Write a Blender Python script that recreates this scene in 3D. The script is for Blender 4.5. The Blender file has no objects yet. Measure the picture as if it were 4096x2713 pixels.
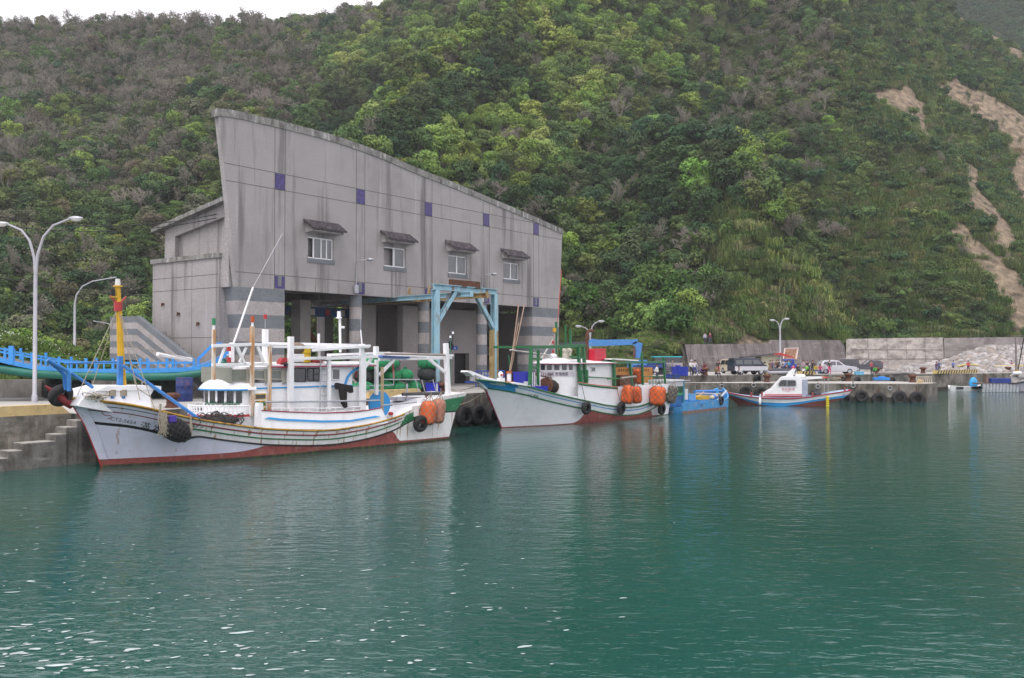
import bpy, math, random
import numpy as np
from mathutils import Vector, Matrix, noise as mnoise
R=math.radians
random.seed(7); np.random.seed(7)
SC=bpy.context.scene
COL=SC.collection
# ---------------- camera ----------------
FOC=3750.; CH=4.85; PIT=math.atan((1418-1356.5)/FOC)
cd=bpy.data.cameras.new('camera'); cam=bpy.data.objects.new('camera',cd); COL.objects.link(cam)
cd.sensor_width=36; cd.lens=36*FOC/4096; cd.clip_start=.5; cd.clip_end=3000
cam.location=(0,0,CH); cam.rotation_euler=(R(90)+PIT,0,0); SC.camera=cam
# ---------------- sky ----------------
W=bpy.data.worlds.new("World"); SC.world=W; W.use_nodes=True
nt=W.node_tree; nt.nodes.clear()
def NN(t,ty,**k):
    n=t.nodes.new(ty)
    for a,b in k.items(): setattr(n,a,b)
    return n
o=NN(nt,'ShaderNodeOutputWorld'); bg=NN(nt,'ShaderNodeBackground')
SUN_EL,SUN_AZ=R(58),R(200)
sky=NN(nt,'ShaderNodeTexSky',sky_type='NISHITA'); sky.sun_disc=False; sky.sun_elevation=SUN_EL; sky.sun_rotation=SUN_AZ; sky.dust_density=4; sky.air_density=1.5
hs=NN(nt,'ShaderNodeHueSaturation'); hs.inputs['Saturation'].default_value=.25; hs.inputs['Value'].default_value=1
mx=NN(nt,'ShaderNodeMix',data_type='RGBA'); mx.inputs[0].default_value=.82; mx.inputs['B'].default_value=(13.5,13.0,13.8,1)
nt.links.new(sky.outputs[0],hs.inputs['Color']); nt.links.new(hs.outputs[0],mx.inputs['A'])
# soft cloud variation
tcw=NN(nt,'ShaderNodeTexCoord'); nzw=NN(nt,'ShaderNodeTexNoise'); nzw.inputs['Scale'].default_value=2.2; nzw.inputs['Detail'].default_value=4
mrw=NN(nt,'ShaderNodeMapRange'); mrw.inputs['From Min'].default_value=.3; mrw.inputs['From Max'].default_value=.7; mrw.inputs['To Min'].default_value=.85; mrw.inputs['To Max'].default_value=1.12
mmw=NN(nt,'ShaderNodeMix',data_type='RGBA',blend_type='MULTIPLY'); mmw.inputs[0].default_value=1
nt.links.new(tcw.outputs['Generated'],nzw.inputs['Vector']); nt.links.new(nzw.outputs[0],mrw.inputs[0]); nt.links.new(mrw.outputs[0],mmw.inputs['B'])
nt.links.new(mx.outputs['Result'],mmw.inputs['A']); nt.links.new(mmw.outputs['Result'],bg.inputs[0]); bg.inputs[1].default_value=.105
nt.links.new(bg.outputs[0],o.inputs[0])
# ---------------- sun ----------------
sl=bpy.data.lights.new('sun','SUN'); sl.energy=1.4; sl.angle=R(14); sl.color=(1,.965,.92)
so=bpy.data.objects.new('sun',sl); COL.objects.link(so)
_d=Vector((math.sin(SUN_AZ)*math.cos(SUN_EL),math.cos(SUN_AZ)*math.cos(SUN_EL),math.sin(SUN_EL)))
so.rotation_euler=_d.to_track_quat('Z','Y').to_euler()
SC.view_settings.view_transform='Standard'; SC.view_settings.look='None'; SC.view_settings.exposure=.36; SC.view_settings.gamma=1
SC.cycles.max_bounces=6; SC.cycles.diffuse_bounces=3; SC.cycles.glossy_bounces=3; SC.cycles.transmission_bounces=4; SC.cycles.volume_bounces=0; SC.cycles.caustics_reflective=False; SC.cycles.caustics_refractive=False

# ---------------- geometry helpers ----------------
def ray(px,py):
    x=(px-2048)/FOC; u=(1356.5-py)/FOC
    return (x, math.cos(PIT)-u*math.sin(PIT), math.sin(PIT)+u*math.cos(PIT))
def G(px,py,z=0.):
    r=ray(px,py); t=(z-CH)/r[2]; return Vector((r[0]*t,r[1]*t,z))
def D(px,py,Y):
    r=ray(px,py); t=Y/r[1]; return Vector((r[0]*t,Y,CH+r[2]*t))
def proj(X,Y,Z):
    c,s=math.cos(PIT),math.sin(PIT); dz=Z-CH
    f=Y*c+dz*s; u=-Y*s+dz*c
    return 2048+FOC*X/f, 1356.5-FOC*u/f
class Fr:
    def __init__(s,o,a,z=0):
        l=math.hypot(a[0],a[1]); s.o=(o[0],o[1]); s.a=(a[0]/l,a[1]/l); s.n=(-s.a[1],s.a[0]); s.z=z
    def L(s,px,py,y=0):            # pixel -> local point on the plane y=const
        r=ray(px,py); n=s.n; t=(s.o[0]*n[0]+s.o[1]*n[1]+y)/(r[0]*n[0]+r[1]*n[1])
        X,Y=r[0]*t-s.o[0],r[1]*t-s.o[1]
        return (X*s.a[0]+Y*s.a[1],y,CH+r[2]*t-s.z)
    def M(s,px,py,x=0):            # pixel -> local point on the plane x=const
        r=ray(px,py); a=s.a; t=(s.o[0]*a[0]+s.o[1]*a[1]+x)/(r[0]*a[0]+r[1]*a[1])
        X,Y=r[0]*t-s.o[0],r[1]*t-s.o[1]
        return (x,X*s.n[0]+Y*s.n[1],CH+r[2]*t-s.z)
    def Zp(s,px,py,z=0):           # pixel -> local point on plane z=const (local)
        p=G(px,py,z+s.z); X,Y=p[0]-s.o[0],p[1]-s.o[1]
        return (X*s.a[0]+Y*s.a[1],X*s.n[0]+Y*s.n[1],z)
    def w(s,x,y,z=0): return Vector((s.o[0]+s.a[0]*x+s.n[0]*y, s.o[1]+s.a[1]*x+s.n[1]*y, z+s.z))
    def rot(s): return math.atan2(s.a[1],s.a[0])
    def place(s,ob): ob.location=(s.o[0],s.o[1],s.z); ob.rotation_euler=(0,0,s.rot()); return ob
V=Vector
class MB:
    def __init__(s): s.v=[];s.f=[];s.m=[];s.sm=[]
    def add(s,vs,fs,mi=0,sm=False):
        n=len(s.v); s.v+=[tuple(p) for p in vs]
        for i,f in enumerate(fs):
            s.f.append(tuple(k+n for k in f)); s.m.append(mi[i] if isinstance(mi,list) else mi); s.sm.append(sm)
        return s
    def box(s,x0,x1,y0,y1,z0,z1,mi=0):
        vs=[(x,y,z) for z in (z0,z1) for y in (y0,y1) for x in (x0,x1)]
        return s.add(vs,[(0,2,3,1),(4,5,7,6),(0,1,5,4),(1,3,7,5),(3,2,6,7),(2,0,4,6)],mi)
    def obox(s,c,sz,rz=0,rx=0,ry=0,mi=0):
        m=Matrix.Translation(c)@Matrix.Rotation(rz,4,'Z')@Matrix.Rotation(ry,4,'Y')@Matrix.Rotation(rx,4,'X')
        vs=[m@V((sx*sz[0]/2,sy*sz[1]/2,q*sz[2]/2)) for q in (-1,1) for sy in (-1,1) for sx in (-1,1)]
        return s.add(vs,[(0,2,3,1),(4,5,7,6),(0,1,5,4),(1,3,7,5),(3,2,6,7),(2,0,4,6)],mi)
    def beam(s,p,q,w,h=None,mi=0,up=(0,0,1)):
        p,q=V(p),V(q); h=h or w; d=(q-p).normalized(); u=V(up)
        if abs(d.dot(u))>.98: u=V((1,0,0))
        x=d.cross(u).normalized(); u=x.cross(d).normalized()
        vs=[c+x*(a*w/2)+u*(b*h/2) for c in (p,q) for a,b in ((-1,-1),(1,-1),(1,1),(-1,1))]
        return s.add(vs,[(3,2,1,0),(4,5,6,7),(0,1,5,4),(1,2,6,5),(2,3,7,6),(3,0,4,7)],mi)
    def tube(s,pts,r,n=8,mi=0,caps=True,sm=True):
        pts=[V(p) for p in pts]; k=len(pts); rs=r if isinstance(r,(list,tuple)) else [r]*k
        rings=[]; ref=None
        for i,p in enumerate(pts):
            d=(pts[min(i+1,k-1)]-pts[max(i-1,0)]).normalized()
            if ref is None: ref=V((0,0,1)) if abs(d.z)<.9 else V((1,0,0))
            x=d.cross(ref)
            if x.length<1e-4: x=d.cross(V((0,1,0)))
            x.normalize(); y=x.cross(d).normalized(); ref=y
            rings.append([p+(x*math.cos(2*math.pi*j/n)+y*math.sin(2*math.pi*j/n))*rs[i] for j in range(n)])
        return s.loft(rings,mi=mi,caps=caps,sm=sm)
    def loft(s,rings,mi=0,caps=True,closed=True,sm=True):
        n=len(rings[0]); vs=[p for r in rings for p in r]; fs=[]
        for i in range(len(rings)-1):
            for j in range(n if closed else n-1):
                a=i*n+j; b=i*n+(j+1)%n; fs.append((a,b,b+n,a+n))
        s.add(vs,fs,mi,sm)
        if caps and closed:
            s.add(rings[0],[tuple(range(n))[::-1]],mi); s.add(rings[-1],[tuple(range(n))],mi)
        return s
    def prism(s,poly,vec,mi=0,mside=None):
        vec=V(vec); n=len(poly); a=[V(p) for p in poly]; b=[p+vec for p in a]
        s.add(a+b,[tuple(range(n))],mi); s.add(a+b,[tuple(range(n,2*n))[::-1]],mi)
        return s.add(a+b,[(i,(i+1)%n,(i+1)%n+n,i+n) for i in range(n)],mi if mside is None else mside)
    def ball(s,c,r,n=12,m=8,mi=0,z0=-1,z1=1,jit=0):
        if not isinstance(r,(list,tuple)): r=(r,r,r)
        a0,a1=math.asin(z0),math.asin(z1); rings=[]
        for i in range(m+1):
            t=a0+(a1-a0)*i/m; ct=max(math.cos(t),.001)
            rings.append([(c[0]+r[0]*ct*math.cos(2*math.pi*j/n)*(1+random.uniform(-jit,jit)),c[1]+r[1]*ct*math.sin(2*math.pi*j/n)*(1+random.uniform(-jit,jit)),c[2]+r[2]*math.sin(t)) for j in range(n)])
        return s.loft(rings,mi=mi)
    def torus(s,c,ax,RR,r,n=24,m=10,mi=0,sq=1.):
        ax=V(ax).normalized(); u=V((0,0,1)) if abs(ax.z)<.9 else V((1,0,0)); x=ax.cross(u).normalized(); y=ax.cross(x); c=V(c); vs=[];fs=[]
        for i in range(n):
            a=2*math.pi*i/n; d=x*math.cos(a)+y*math.sin(a)
            for j in range(m):
                b=2*math.pi*j/m; vs.append(c+d*(RR+r*math.cos(b))+ax*(r*sq*math.sin(b)))
        for i in range(n):
            for j in range(m):
                fs.append((i*m+j,((i+1)%n)*m+j,((i+1)%n)*m+(j+1)%m,i*m+(j+1)%m))
        return s.add(vs,fs,mi,True)
    def build(s,name,mats,parent=None,bevel=0,sub=0):
        me=bpy.data.meshes.new(name); me.from_pydata(s.v,[],s.f)
        if not isinstance(mats,(list,tuple)): mats=[mats]
        for m in mats: me.materials.append(m)
        me.polygons.foreach_set('material_index',s.m); me.polygons.foreach_set('use_smooth',s.sm); me.update()
        ob=bpy.data.objects.new(name,me); COL.objects.link(ob)
        if parent: ob.parent=parent
        if bevel:
            b=ob.modifiers.new('b','BEVEL'); b.width=bevel; b.segments=2; b.limit_method='ANGLE'; b.angle_limit=R(40)
        if sub:
            b=ob.modifiers.new('s','SUBSURF'); b.levels=sub; b.render_levels=sub
        return ob
def tag(o,label,cat=None,group=None,kind=None):
    if label: o['label']=label
    if cat: o['category']=cat
    if group: o['group']=group
    if kind: o['kind']=kind
    return o
def thing(name,label,cat,loc=(0,0,0),rz=0,group=None,fr=None):
    o=bpy.data.objects.new(name,None); COL.objects.link(o); o.location=loc; o.rotation_euler=(0,0,rz); o.empty_display_size=.3
    if fr: fr.place(o)
    return tag(o,label,cat,group)
def struct(o): o['kind']='structure'; return o
def copytree(src,label=None,loc=None,rz=None,group=None,scale=None,fr=None):
    c=src.copy(); COL.objects.link(c)
    if label: c['label']=label
    if group: c['group']=group
    if loc is not None: c.location=loc
    if rz is not None: c.rotation_euler=(0,0,rz)
    if scale: c.scale=scale if isinstance(scale,tuple) else (scale,)*3
    for ch in src.children:
        d=ch.copy(); COL.objects.link(d); d.parent=c
        for g in ch.children:
            e=g.copy(); COL.objects.link(e); e.parent=d
    return c
def curve(xs,ys):
    xs=[float(a) for a in xs]; ys=[float(a) for a in ys]; n=len(xs)
    d=[(ys[i+1]-ys[i])/(xs[i+1]-xs[i]) for i in range(n-1)]
    m=[d[0]]+[(0 if d[i-1]*d[i]<=0 else 2*d[i-1]*d[i]/(d[i-1]+d[i])) for i in range(1,n-1)]+[d[-1]]
    def f(x):
        if x<=xs[0]: return ys[0]+m[0]*(x-xs[0])*0
        if x>=xs[-1]: return ys[-1]
        i=max(j for j in range(n-1) if xs[j]<=x); h=xs[i+1]-xs[i]; t=(x-xs[i])/h
        return (1+2*t)*(1-t)**2*ys[i]+t*(1-t)**2*h*m[i]+t*t*(3-2*t)*ys[i+1]+t*t*(t-1)*h*m[i+1]
    return f
# ---------------- materials ----------------
MT={}
def mat(name,col,rough=.6,metal=0,var=.15,vs=2.,stain=None,sa=.5,ss=(2.5,2.5,.25),sthr=(.52,.7),bump=0,bs=25,spk=0,spks=70,spec=.4,coat=0):
    if name in MT: return MT[name]
    m=bpy.data.materials.new(name); m.use_nodes=True; t=m.node_tree; b=t.nodes['Principled BSDF']; MT[name]=m
    b.inputs['Roughness'].default_value=rough; b.inputs['Metallic'].default_value=metal; b.inputs['Specular IOR Level'].default_value=spec
    if coat: b.inputs['Coat Weight'].default_value=coat
    tc=NN(t,'ShaderNodeTexCoord'); co=tc.outputs['Object']
    nz=NN(t,'ShaderNodeTexNoise'); nz.inputs['Scale'].default_value=vs; nz.inputs['Detail'].default_value=6; nz.inputs['Roughness'].default_value=.65
    t.links.new(co,nz.inputs['Vector'])
    mr=NN(t,'ShaderNodeMapRange'); mr.inputs['From Min'].default_value=.3; mr.inputs['From Max'].default_value=.7; mr.inputs['To Min'].default_value=1-var*1.4; mr.inputs['To Max'].default_value=1+var*.7
    t.links.new(nz.outputs[0],mr.inputs[0])
    mm=NN(t,'ShaderNodeMix',data_type='RGBA',blend_type='MULTIPLY'); mm.inputs[0].default_value=1; mm.inputs['A'].default_value=(*col,1)
    t.links.new(mr.outputs[0],mm.inputs['B']); cur=mm.outputs['Result']
    if spk:
        n2=NN(t,'ShaderNodeTexNoise'); n2.inputs['Scale'].default_value=spks; n2.inputs['Detail'].default_value=2
        t.links.new(co,n2.inputs['Vector'])
        r2=NN(t,'ShaderNodeMapRange'); r2.inputs['From Min'].default_value=.35; r2.inputs['From Max'].default_value=.65; r2.inputs['To Min'].default_value=1-spk; r2.inputs['To Max'].default_value=1+spk
        t.links.new(n2.outputs[0],r2.inputs[0])
        m2=NN(t,'ShaderNodeMix',data_type='RGBA',blend_type='MULTIPLY'); m2.inputs[0].default_value=1
        t.links.new(cur,m2.inputs['A']); t.links.new(r2.outputs[0],m2.inputs['B']); cur=m2.outputs['Result']
    if stain:
        stains=stain if isinstance(stain,list) else [(stain,sa,ss,sthr)]
        for k,(sc_,a_,s_,th) in enumerate(stains):
            mp=NN(t,'ShaderNodeMapping'); mp.inputs['Scale'].default_value=s_; mp.inputs['Location'].default_value=(3.1*k,1.7,k)
            t.links.new(co,mp.inputs[0]); n3=NN(t,'ShaderNodeTexNoise'); n3.inputs['Scale'].default_value=1; n3.inputs['Detail'].default_value=5; n3.inputs['Roughness'].default_value=.6
            t.links.new(mp.outputs[0],n3.inputs['Vector'])
            r3=NN(t,'ShaderNodeMapRange'); r3.inputs['From Min'].default_value=th[0]; r3.inputs['From Max'].default_value=th[1]; r3.inputs['To Min'].default_value=0; r3.inputs['To Max'].default_value=a_
            t.links.new(n3.outputs[0],r3.inputs[0])
            m3=NN(t,'ShaderNodeMix',data_type='RGBA'); t.links.new(r3.outputs[0],m3.inputs[0]); t.links.new(cur,m3.inputs['A']); m3.inputs['B'].default_value=(*sc_,1); cur=m3.outputs['Result']
    t.links.new(cur,b.inputs['Base Color'])
    if bump:
        n4=NN(t,'ShaderNodeTexNoise'); n4.inputs['Scale'].default_value=bs; n4.inputs['Detail'].default_value=4; t.links.new(co,n4.inputs['Vector'])
        bp=NN(t,'ShaderNodeBump'); bp.inputs['Strength'].default_value=.6; bp.inputs['Distance'].default_value=bump
        t.links.new(n4.outputs[0],bp.inputs['Height']); t.links.new(bp.outputs[0],b.inputs['Normal'])
    return m
RUST=(.16,.055,.02); DIRT=(.09,.08,.07)
RS=[(RUST,.75,(3.2,3.2,.35),(.6,.74)),((.35,.33,.28),.5,(1.2,1.2,.8),(.5,.75))]
white=mat('white_paint',(.78,.78,.80),.45,var=.07,stain=[(RUST,.55,(2.6,2.6,.25),(.63,.78)),((.42,.40,.36),.45,(1.5,1.5,.5),(.52,.8))])
whiteC=mat('white_paint_clean',(.80,.80,.82),.4,var=.06,stain=[((.45,.42,.38),.35,(2,2,.5),(.56,.8))])
whiteR=mat('white_paint_rusty',(.74,.73,.73),.5,var=.08,stain=[((.32,.16,.06),.85,(6,6,.35),(.575,.65)),((.35,.33,.28),.35,(1.5,1.5,1),(.5,.7))])
blueP=mat('blue_paint',(.035,.19,.52),.45,var=.15,vs=4,stain=[((.3,.4,.5),.3,(3,3,1),(.58,.75))])
blueS=mat('sky_blue_paint',(.03,.28,.62),.4,var=.08)
blueD=mat('dark_blue_plastic',(.015,.025,.30),.4,var=.12)
greenP=mat('green_paint',(.015,.14,.045),.4,var=.2,vs=5)
greenW=mat('worn_green_paint',(.03,.20,.085),.5,var=.25,stain=[((.35,.4,.35),.55,(6,6,6),(.6,.68))])
redA=mat('antifouling_red',(.27,.07,.062),.7,var=.25,vs=4,stain=[((.3,.22,.19),.4,(3,3,1.5),(.55,.7)),((.05,.05,.03),.5,(4,4,4),(.62,.72))])
redP=mat('red_paint',(.42,.03,.035),.45,var=.12)
yelP=mat('yellow_paint',(.62,.36,.015),.45,var=.15,stain=[(RUST,.5,(4,4,1),(.58,.72))])
ochre=mat('ochre_rubbing_strip',(.42,.24,.03),.6,var=.25,stain=[(RUST,.8,(3,3,2),(.5,.62))])
black=mat('black_paint',(.012,.012,.014),.5,var=.3)
rubber=mat('rubber',(.018,.018,.02),.75,var=.4,vs=6,stain=[((.10,.10,.095),.5,(5,5,5),(.55,.75))],bump=.01,bs=30)
rust=mat('rusty_iron',(.10,.04,.025),.85,var=.4,vs=6,stain=[((.2,.08,.03),.6,(5,5,5),(.5,.65))],bump=.01)
glass=mat('dark_glass',(.02,.025,.03),.06,var=.3,spec=.8)
glassG=mat('grey_glass',(.10,.11,.12),.08,var=.2,spec=.8)
steel=mat('galvanised_steel',(.42,.43,.46),.4,metal=.6,var=.12)
poleG=mat('grey_pole_paint',(.38,.38,.42),.45,var=.1,stain=[((.25,.2,.16),.4,(4,4,.8),(.6,.75))])
rope=mat('rope',(.32,.28,.22),.9,var=.25,vs=20)
roped=mat('dark_rope',(.10,.10,.09),.9,var=.3,vs=20)
conc=mat('concrete',(.27,.255,.235),.9,var=.22,vs=.8,stain=[(DIRT,.7,(1.2,1.2,.35),(.47,.68)),((.42,.40,.36),.5,(2.5,2.5,.5),(.58,.7))],bump=.03,bs=9,spk=.12,spks=40)
concT=mat('concrete_paving',(.40,.385,.36),.9,var=.15,vs=.35,stain=[((.2,.19,.18),.5,(.5,.5,1),(.5,.7))],bump=.01,bs=12,spk=.1,spks=30)
skin=mat('skin',(.42,.24,.17),.6,var=.08)
hair=mat('black_hair',(.012,.01,.01),.6,var=.2)
def plain(name,col,rough=.6,**k): return mat(name,col,rough,**k)
def text_pts(s,size):
    c=bpy.data.curves.new('t','FONT'); c.body=s; c.size=size; c.resolution_u=3
    ob=bpy.data.objects.new('t',c); COL.objects.link(ob); bpy.context.view_layer.update()
    dg=bpy.context.evaluated_depsgraph_get(); me=bpy.data.meshes.new_from_object(ob.evaluated_get(dg))
    vs=[tuple(v.co) for v in me.vertices]; fs=[tuple(p.vertices) for p in me.polygons]
    bpy.data.objects.remove(ob); bpy.data.curves.remove(c); bpy.data.meshes.remove(me)
    return vs,fs
# ---------------- terrain ----------------
def ip(x,tab): return float(np.interp(x,[a for a,_ in tab],[b for _,b in tab]))
T_YS=[(-900,62),(0,60),(300,64),(900,72),(1500,84),(2100,97),(2350,108),(2700,118),(2755,123),(3120,138),(3400,151.5),(3800,156),(4900,167)]
T_ZS=[(-900,2.1),(2350,2.1),(2500,2.5),(2740,2.5),(2790,5.9),(3100,6.2),(3400,6.7),(4900,7.2)]
T_Y0=[(-900,135),(0,128),(600,126),(1300,128),(2000,124),(2600,123),(2755,128),(3100,141),(3400,154),(3800,158.5),(4900,170)]
T_Z0=[(-900,6),(0,5),(500,3.6),(1300,3.6),(2000,5),(2400,6.2),(2700,6.5),(4900,7.6)]
T_Y1=[(-900,300),(1600,300),(2300,315),(3600,300),(4900,290)]
T_YC=[(-900,220),(0,150),(300,130),(600,92),(900,112),(1200,112),(1400,80),(1600,30),(1800,-60),(2300,-250),(3300,-250),(3650,-120),(3800,10),(3950,110),(4096,180),(4500,420),(4900,600)]
def mk(poly):  # (px,py,Y) -> XY list
    return [tuple(D(a,b,Y)[:2]) for a,b,Y in poly]
RIDG=[(mk([(1150,800,135),(1330,640,158),(1560,500,185),(1830,400,206),(2100,200,238),(2700,-150,262)]),24,13),
      (mk([(2700,800,178),(2900,840,166),(3100,1000,152),(3300,1180,140)]),13,10),
      (mk([(3250,-50,262),(3450,250,232),(3760,540,200),(4000,1000,165)]),6,14)]
GULL=[(mk([(1080,700,165),(1330,520,192),(1600,420,222),(1900,300,248),(2250,80,275)]),24,15),
      (mk([(2900,300,242),(2720,560,208),(2480,820,168),(2300,1080,134)]),12,14),
      (mk([(2950,560,208),(3120,800,188),(3360,1030,172),(3500,1230,164)]),13,10),
      (mk([(500,200,270),(450,700,200),(500,1100,145)]),6,14)]
def pd(X,Y,poly):
    b=1e9
    for (x0,y0),(x1,y1) in zip(poly[:-1],poly[1:]):
        dx,dy=x1-x0,y1-y0; t=max(0,min(1,((X-x0)*dx+(Y-y0)*dy)/(dx*dx+dy*dy)))
        b=min(b,math.hypot(X-x0-t*dx,Y-y0-t*dy))
    return b
def terr(X,Y):
    px=2048+FOC*X/Y
    ys,zs,y0,z0,y1,yc=(ip(px,t) for t in (T_YS,T_ZS,T_Y0,T_Z0,T_Y1,T_YC))
    z1=CH+(1418-yc)/FOC*y1
    if Y<=y0:
        t=max(0,(Y-ys)/max(y0-ys,.1)); z=zs+(z0-zs)*t*t
    elif Y<=y1:
        t=(Y-y0)/(y1-y0); z=z0+(z1-z0)*(t**1.04)
    else: z=z1-(Y-y1)*.45
    k=max(0,min(1,(Y-y0+2)/14))
    if k>0 and Y<y1+40:
        for p,h,w in RIDG: z+=k*h*math.exp(-(pd(X,Y,p)/w)**2)
        for p,h,w in GULL: z-=k*h*math.exp(-(pd(X,Y,p)/w)**2)
        z+=k*(mnoise.fractal(V((X*.022,Y*.022,0)),1,2,4)*3.0)
    if px>3300 and Y>y1+30:
        z=max(z,CH+(1418-ip(px,[(3300,900),(3700,150),(3900,-150),(4900,-500)]))/FOC*480-abs(Y-480)*1.25)
    m=math.hypot(X+44,(Y-74)*.9); z+=4.3*math.exp(-(m/11.5)**2)
    return z
SLIDES=[[(3458,379),(3528,358),(3640,330),(3682,421),(3724,560),(3682,545),(3661,491),(3598,456),(3542,435),(3472,407)],
 [(3745,320),(3822,320),(3928,372),(4120,455),(4200,700),(4096,735),(4045,640),(4020,565),(3963,495),(3893,452),(3794,400)],
 [(3840,650),(3900,675),(3930,772),(3990,842),(4060,933),(4045,1040),(3980,1000),(3945,887),(3885,838),(3850,725)],
 [(3800,870),(3870,895),(3945,990),(4020,1045),(4080,1095),(4140,1170),(4200,1340),(4060,1330),(3990,1180),(3930,1110),(3865,1010),(3800,960)],[(4040,600),(4110,640),(4200,900),(4140,1000),(4080,860),(4040,720)],
 [(3790,10),(3826,20),(3885,72),(3846,76)],[(3930,110),(3990,130),(4020,170),(3960,150)],
 [(2889,1210),(2920,1250),(2990,1340),(3070,1385),(2960,1380),(2910,1290)],[(3300,1230),(3345,1260),(3400,1345),(3340,1340)],
 [(4020,190),(4090,195),(4120,260),(4060,240)]]
def inpoly(x,y,poly):
    c=False; j=len(poly)-1
    for i in range(len(poly)):
        if (poly[i][1]>y)!=(poly[j][1]>y) and x<(poly[j][0]-poly[i][0])*(y-poly[i][1])/(poly[j][1]-poly[i][1])+poly[i][0]: c=not c
        j=i
    return c
def slide(px,py,w=18):
    if mnoise.noise(V((px*.035,py*.035,12)))>.46: return False
    n=mnoise.noise(V((px*.012,py*.012,1)))*w*1.6+mnoise.noise(V((px*.06,py*.06,4)))*w*.9; m=mnoise.noise(V((px*.012,py*.012,7)))*w
    return any(inpoly(px+n,py+m,p) for p in SLIDES)
def build_terrain():
    pxs=np.concatenate([np.linspace(-900,3000,270),np.linspace(3008,4900,235)]); nY=190
    vs=[];soil=[]
    for i,px in enumerate(pxs):
        ys=ip(px,T_YS)
        for j in range(nY):
            t=j/(nY-1); Y=ys+(560-ys)*(t**1.35)
            X=(px-2048)/FOC*Y; z=terr(X,Y); vs.append((X,Y,z if not(j==0 and px>2690) else -1.))
            if px>2860 and j>0 and Y<340: a,b=proj(X,Y,z); soil.append(1. if slide(a,b) else 0.)
            else: soil.append(0.)
    n=len(pxs); fs=[(i*nY+j,(i+1)*nY+j,(i+1)*nY+j+1,i*nY+j+1) for i in range(n-1) for j in range(nY-1)]
    mb=MB(); mb.add(vs,fs,0,True)
    m=bpy.data.materials.new('hillside_soil'); m.use_nodes=True; t=m.node_tree; b=t.nodes['Principled BSDF']; b.inputs['Roughness'].default_value=.95; b.inputs['Specular IOR Level'].default_value=.1
    at=NN(t,'ShaderNodeAttribute',attribute_name='soil'); tc=NN(t,'ShaderNodeTexCoord')
    n1=NN(t,'ShaderNodeTexNoise'); n1.inputs['Scale'].default_value=.6; n1.inputs['Detail'].default_value=8; t.links.new(tc.outputs['Object'],n1.inputs['Vector'])
    r1=NN(t,'ShaderNodeValToRGB'); r1.color_ramp.elements[0].position=.35; r1.color_ramp.elements[0].color=(.018,.028,.010,1); r1.color_ramp.elements[1].position=.68; r1.color_ramp.elements[1].color=(.05,.065,.02,1)
    r2=NN(t,'ShaderNodeValToRGB'); r2.color_ramp.elements[0].position=.3; r2.color_ramp.elements[0].color=(.075,.062,.048,1); r2.color_ramp.elements[1].position=.7; r2.color_ramp.elements[1].color=(.31,.24,.165,1)
    t.links.new(n1.outputs[0],r1.inputs[0]); t.links.new(n1.outputs[0],r2.inputs[0])
    mx=NN(t,'ShaderNodeMix',data_type='RGBA'); t.links.new(at.outputs['Fac'],mx.inputs[0]); t.links.new(r1.outputs[0],mx.inputs['A']); t.links.new(r2.outputs[0],mx.inputs['B']); t.links.new(mx.outputs['Result'],b.inputs['Base Color'])
    bp=NN(t,'ShaderNodeBump'); bp.inputs['Distance'].default_value=1.1; bp.inputs['Strength'].default_value=1; t.links.new(n1.outputs[0],bp.inputs['Height']); t.links.new(bp.outputs[0],b.inputs['Normal'])
    ob=mb.build('hills',m); a=ob.data.attributes.new('soil','FLOAT','POINT'); a.data.foreach_set('value',soil); struct(ob)
    return ob
build_terrain()
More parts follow.
